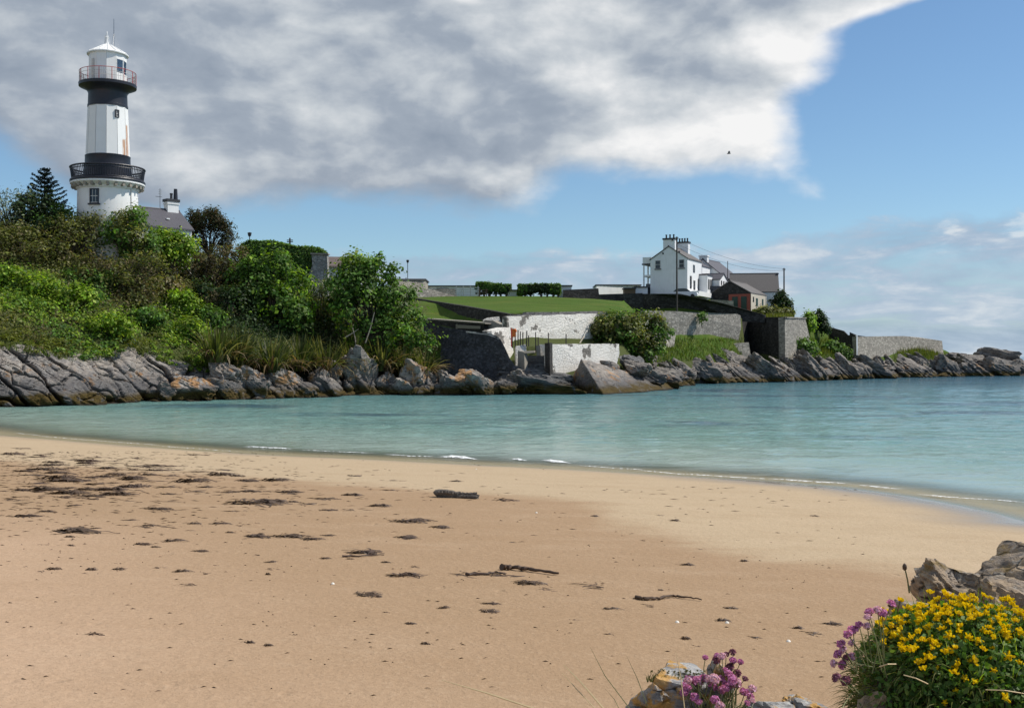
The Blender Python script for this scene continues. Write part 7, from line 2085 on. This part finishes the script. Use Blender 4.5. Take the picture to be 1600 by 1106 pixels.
for i in idx:
    dens = .0078 if py[i] < 1015 else .0125 if py[i] < 1055 else .020
    if py[i] > 1000 and px[i] > 1560: dens = .030
    if all(np.linalg.norm(p[i] - p[j]) > dens * (.45 + 1.1 * rk.random() ** 1.5) for j in chosen):
        chosen.append(i)
chosen = chosen[:290]
place_heads(UM, p[chosen] + d[chosen] * rk.uniform(.012, .05, (len(chosen), 1)), unit(d[chosen] + np.array([0, -.25, .6]) + rk.normal(size=(len(chosen), 3)) * .5), tf, 'flower', .52, .9, 6)

# --- thrift: pink pompoms on thin stalks
M_PINK = leaf_mat('pink petal', .35, .55)
def thrift_mesh(seed, tone):
    r2 = np.random.default_rng(seed); n = 90
    d = unit(r2.normal(size=(n, 3))); d[:, 2] = np.where(d[:, 2] < -.25, -d[:, 2], d[:, 2])
    c = d * .0085 * r2.uniform(.75, 1.1, (n, 1)) * np.array([1, 1, .8])
    base = {'pink': np.array([.60, .24, .50]), 'pale': np.array([.74, .46, .63]), 'faded': np.array([.27, .11, .17])}[tone]
    col = base * (1 + .22 * r2.normal(size=(n, 1)))
    v, f2, cc = leafquads(c, d + r2.normal(size=c.shape) * .5, np.full(n, .0065), 1.2, col, r2)
    # papery brown bracts below
    m_ = 14; a = r2.uniform(0, 6.28, m_); cb = np.c_[np.cos(a) * .004, np.sin(a) * .004, np.full(m_, -.005)]
    v2_, f3, c3 = leafquads(cb, cb + r2.normal(size=cb.shape) * .002, np.full(m_, .006), 1.3, np.tile([.14, .07, .05], (m_, 1)), r2)
    me = bpy.data.meshes.new('flower_head'); vv = np.vstack([v, v2_]); ff_ = np.vstack([f2, f3 + len(v)])
    me.from_pydata([tuple(x) for x in vv], [], ff_.tolist())
    at = me.color_attributes.new('col', 'FLOAT_COLOR', 'POINT'); c4 = np.ones((len(vv), 4), np.float32); c4[:, :3] = np.clip(np.vstack([cc, c3]), .01, .95); at.data.foreach_set('color', c4.ravel())
    me.materials.append(M_PINK); return me
TH = {k: [thrift_mesh(400 + i + 10 * j, k) for i in range(3)] for j, k in enumerate(('pink', 'pale', 'faded'))}
def thrift(label, heads, foot, spread, d, seed, tuft=True):
    """heads: (px, py, tone, dd)"""
    r2 = random.Random(seed); b0 = W(*foot, d)
    rt = root('thrift_plant', label, 'plant', b0)
    for px, py, tone, dd in heads:
        q = W(px, py, d + dd)
        f0 = b0 + Vector((r2.uniform(-1, 1) * spread + (q.x - b0.x) * .35, r2.uniform(-1, 1) * spread * .8 + dd * .5, r2.uniform(-.01, .01)))
        mid = f0.lerp(q, .55) + Vector((0, 0, (q - f0).length * .07)); 
        MB().tube([f0, mid, q], [.0009, .0008, .0007], 4).build('stalk', M_STALK, rt)
        o = bpy.data.objects.new('flower_head', TH[tone][r2.randrange(3)]); COL.objects.link(o); o.parent = rt
        o.location = q - rootloc(rt); o.rotation_euler = Vector(((q - mid).normalized() + Vector((0, -.3, .3)))).to_track_quat('Z', 'Y').to_euler(); s = r2.uniform(.62, .95); o.scale = (s, s, s)
    if tuft:
        rn = np.random.default_rng(seed); n = 420
        pts = np.array(b0) + np.c_[rn.normal(0, spread * .9, n), rn.normal(0, spread * .7, n), rn.normal(-.01, .006, n)]
        blades(pts, np.c_[(pts[:, :2] - np.array(b0)[:2]) / spread * .45, np.ones(n)], .055, .0011, 'grey', seed + 1, 'leaves', rt, .5)
    return rt
rt_ = random.Random(9)
hs = [(1102, 1027, 'pink', 0), (1120, 1024, 'pink', .02), (1128, 1025, 'pale', .0), (1135, 1022, 'faded', .03), (1145, 1019, 'faded', .03), (1145, 1032, 'pink', .02), (1157, 1034, 'pink', .04), (1119, 1032, 'faded', .02), (1141, 1042, 'faded', .02), (1133, 1047, 'pink', .01), (1139, 1053, 'pink', 0), (1152, 1052, 'faded', .03), (1164, 1060, 'faded', .04)]
for _ in range(46):
    px = rt_.uniform(1066, 1176); yt = 1056 + abs(px - 1108) * .10 + (8 if px > 1160 else 0)
    hs.append((px, yt + abs(rt_.gauss(0, 11)), 'pink' if rt_.random() < .72 else 'pale', rt_.uniform(-.05, .03)))
hs += [(1092, 1096, 'pink', -.06), (1125, 1102, 'pale', -.07), (1117, 1093, 'pink', -.06), (1167, 1098, 'pink', -.05), (1175, 1094, 'pale', -.04)]
thrift('dense pink thrift tuft on the lichened rock at the bottom edge', hs, (1118, 1128), .032, 2.05, 31)
hs2 = [(1392, 943, 'pink', 0), (1358, 956, 'pink', 0), (1371, 953, 'pale', .02), (1379, 958, 'pink', .02), (1356, 964, 'pale', -.02), (1342, 976, 'pink', 0), (1333, 984, 'pink', 0), (1325, 991, 'pink', -.01), (1355, 978, 'pale', .02), (1314, 1006, 'pink', 0), (1318, 1015, 'pale', 0), (1331, 1004, 'pale', .02), (1309, 1022, 'pink', 0), (1323, 1028, 'faded', .01), (1331, 1026, 'pale', .02), (1303, 1036, 'pale', 0), (1317, 1038, 'pink', .01)]
thrift('sparse pink thrift leaning out to the left of the yellow flower mound', hs2, (1368, 1045), .02, 1.72, 32, False)
hs3 = [(1307, 1058, 'faded', 0), (1322, 1063, 'faded', .01)]
thrift('two withered thrift heads low on the left of the flower mound', hs3, (1345, 1085), .008, 1.7, 33, False)

# --- lichened rocks at the bottom edge
LD = 2.1
fg_rock('boulder', 7, W(1060, 1112, LD), (.080, .10, .078), (.1, .1, .2), 'grey rock with orange and white lichen at the left of the thrift tuft', M_LICHROCK, 5, bed=.5, strata=.05, rough_=.06)
fg_rock('boulder', 1, W(1018, 1098, LD - .02), (.038, .05, .045), (.3, .3, .6), 'small white blotched rock at the far left of the lichened rocks', M_LICHROCK, 4)
fg_rock('boulder', 11, W(1122, 1066, LD + .10), (.032, .03, .045), (0, .3, .2), 'pointed orange blotched rock behind the thrift heads', M_LICHROCK, 4)
fg_rock('boulder', 14, W(1205, 1112, LD + .05), (.055, .06, .032), (0, .1, .5), 'orange lichened rock right of the thrift tuft', M_LICHROCK, 4)
fg_rock('boulder', 15, W(1252, 1108, LD + .12), (.065, .06, .032), (.1, .2, .1), 'grey rock with orange patches at the right end of the lichened rocks', M_LICHROCK, 4)
fg_rock('boulder', 16, W(1000, 1122, LD), (.03, .04, .03), (.1, .2, .1), 'dark little rock at the left foot of the lichened rocks', M_DARKROCK, 4)
# withered tufts on top of the left rock
rn = np.random.default_rng(3)
wt_ = root('withered_tuft', 'low brown withered tuft on top of the grey lichened rock', 'plant', W(1050, 1060, LD))
n = 420
pts = np.array([W(a, b_, LD + c) for a, b_, c in zip(rn.uniform(1012, 1100, n), 1054 + 6 * rn.random(n), rn.uniform(-.03, .05, n))]) + np.array([0, 0, -.008])
blades(pts, np.c_[rn.normal(0, .3, n), rn.normal(0, .3, n), np.ones(n)], .014, .0008, 'brown', 7, 'stems', wt_, .2)
k = rn.choice(n, 40)
cl = Cloud(); c = pts[k] + np.array([0, 0, .016]) + rn.normal(size=(40, 3)) * .002
c = np.repeat(c, 5, 0) + rn.normal(size=(200, 3)) * .0012
cl.add(*leafquads(c, rn.normal(size=c.shape), np.full(200, .0048), 1.5, pick('brown', 200, rn) * .9, rn)); cl.build('seed_heads', M_LEAF, parent=wt_, kind='stuff')
# long dry grass blades
for i, (a, m_, b_, lab, mt, wd) in enumerate([((690, 1062), (760, 1082), (845, 1110), 'long straw coloured grass blade crossing the bottom edge', M_STRAW, .0016), ((880, 1037), (908, 1066), (948, 1112), 'thick straw coloured grass blade left of the lichened rock', M_STRAW, .0018), ((878, 1050), (900, 1075), (935, 1112), 'second straw coloured blade beside the thick one', M_STRAW, .0011), ((922, 1010), (945, 1055), (985, 1108), 'thin dark grass blade arching left of the lichened rock', M_STALK, .0008), ((979, 1024), (996, 1060), (1010, 1098), 'thin dark upright blade at the left of the lichened rock', M_STALK, .0008), ((1056, 1018), (1064, 1060), (1070, 1110), 'pale thin upright blade before the lichened rock', M_STRAW, .0009), ((945, 1075), (960, 1092), (970, 1112), 'short fine blade at the bottom edge', M_STALK, .0006), ((1331, 1083), (1322, 1095), (1312, 1112), 'fine dry blade under the left of the flower mound', M_STALK, .0008)]):
    dd = 2.0 if i < 7 else 1.7
    MB().tube([W(*a, dd), W(*m_, dd - .02), W(*b_, dd - .05), W(b_[0] + (b_[0] - m_[0]) * 1.2, b_[1] + 90, dd - .06)], [wd * .3, wd, wd * 1.1, wd * 1.1], 4).build('grass_blade', mt, None, lab, 'grass')
# fine dry stems poking out of the flower mound
for i, (a, b_, lab) in enumerate([((1374, 1041), (1400, 1037), 'short straw sticking out of the shaded side of the mound'), ((1412, 1054), (1450, 1068), 'thin straw lying across the lower flowers'), ((1540, 1077), (1600, 1083), 'thin straw among the lowest flowers at the right')]):
    MB().tube([W(*a, 1.62), W((a[0] + b_[0]) / 2, (a[1] + b_[1]) / 2 - 2, 1.61), W(*b_, 1.62)], .0009, 4).build('straw', M_STRAW, None, lab, 'straw')

# ------------------------------------------------------------------ keep only the repeats the picture shows, then say which is which
bpy.context.view_layer.update()
DG = bpy.context.evaluated_depsgraph_get()
def seen(o, n=26):
    vs = o.data.vertices; st = max(1, len(vs) // n); hit = 0; mw = o.matrix_world
    org = Vector((0, 0, H))
    for i in range(0, len(vs), st):
        p = mw @ vs[i].co; d = p - org; L = d.length; d.normalize()
        px, py = CX + p.x / p.y * F, HY - (p.z - H) / p.y * F
        if not (0 < px < 1600 and 0 < py < 1106): continue
        ok, loc, nrm, idx, ob, _ = SC.ray_cast(DG, org, d, distance=L + .05)
        if ok and ob is not None and ob.name == o.name: hit += 1
    return hit
ORD = ['first', 'second', 'third', 'fourth', 'fifth', 'sixth', 'seventh', 'eighth', 'ninth', 'tenth', 'eleventh', 'twelfth', 'thirteenth', 'fourteenth', 'fifteenth', 'sixteenth', 'seventeenth', 'eighteenth', 'nineteenth', 'twentieth']
def centre_px(o):
    p = np.array(o.matrix_world.translation); a, b_ = proj(p); return float(a), float(b_)
def name_them(group, sectors, rows, what):
    """drop hidden members; number the rest from left to right inside each sector and row"""
    obs = [o for o in COL.objects if o.get('group') == group]
    keep = []
    for o in obs:
        if seen(o) >= 2: keep.append(o)
        else: bpy.data.objects.remove(o, do_unlink=True)
    cells = {}
    for o in keep:
        px, py = centre_px(o)
        k = next((i for i, (a, b_, _) in enumerate(sectors) if a <= px < b_), len(sectors) - 1)
        r = next((i for i, (fn, _) in enumerate(rows) if fn(px, py)), len(rows) - 1)
        cells.setdefault((k, r), []).append((px, o))
    for (k, r), lst in cells.items():
        lst.sort(key=lambda q: q[0])
        for i, (px, o) in enumerate(lst):
            o['label'] = (what % ORD[min(i, 19)] if len(lst) > 1 else what.replace('%s ', 'only ') .replace(' from the left', '')) + ' ' + rows[r][1] + ' ' + sectors[k][2]
    return len(keep)
fy_ = lambda px: float(interp(FOOT_PY, px))
SECT = [(0, 1030, 'under the harbour bushes'), (1030, 1075, 'below the left of the grey wall'), (1075, 1120, 'below the wall shrub'), (1120, 1165, 'below the small pale wall end'), (1165, 1205, 'below the dark bastion face'), (1205, 1245, 'below the bastion corner'),
        (1245, 1290, 'below the sunlit bastion face'), (1290, 1335, 'below the dark descending wall'), (1335, 1375, 'below the white wall corner'), (1375, 1420, 'below the middle of the pale wall'), (1420, 1475, 'below the right of the pale wall'), (1475, 1530, 'just past the pale wall end'), (1530, 1800, 'on the last of the point')]
ROWS = [(lambda px, py: py > fy_(px) - 9, 'at the waterline'), (lambda px, py: py > fy_(px) - 22, 'half way up'), (lambda px, py: True, 'along the top')]
n1_ = name_them('tilted slabs on the outer shore', SECT, ROWS, '%s tilted slab from the left')
SECT2 = [(0, 290, 'at the cliff end'), (290, 380, 'under the first flax'), (380, 450, 'under the second flax'), (450, 530, 'left of the pale slab'), (530, 610, 'around the largest pale slab'), (610, 690, 'under the sycamore bush'), (690, 900, 'before the sea wall')]
ROWS2 = [(lambda px, py: py > fy_(px) - 12, 'in the waterline row'), (lambda px, py: True, 'in the upper row')]
n2_ = name_them('small boulders under the flax row', SECT2, ROWS2, '%s small grey boulder from the left')
yr = lambda a: (lambda px, py: py < a)
n3_ = name_them('scraps of the dense wrack', [(-99, 130, 'at the left edge'), (130, 2000, 'right of the thick heap')], [(yr(715), 'in the top wrack row'), (yr(727), 'in the second wrack row'), (yr(740), 'in the third wrack row'), (yr(753), 'in the fourth wrack row'), (yr(768), 'in the fifth wrack row'), (yr(9999), 'in the lowest wrack row')], '%s seaweed scrap from the left')
n4_ = name_them('scattered seaweed scraps', [(-99, 300, 'far left'), (300, 650, 'left of the log'), (650, 2000, 'right of the log')], [(yr(800), 'high up'), (yr(840), 'in the upper middle'), (yr(880), 'in the middle'), (yr(930), 'in the lower middle'), (yr(9999), 'low down')], '%s small seaweed scrap from the left')
n5_ = name_them('pale shells on the sand', [(-99, 600, 'below the row of three clumps'), (600, 1100, 'on the middle sand'), (1100, 2000, 'above the thrift rock')], [(yr(780), 'on the wet pale sand'), (yr(900), 'near the driftwood log'), (yr(9999), 'on the dry sand')], '%s small pale broken shell from the left')
print('kept', n1_, n2_, n3_, n4_, n5_)
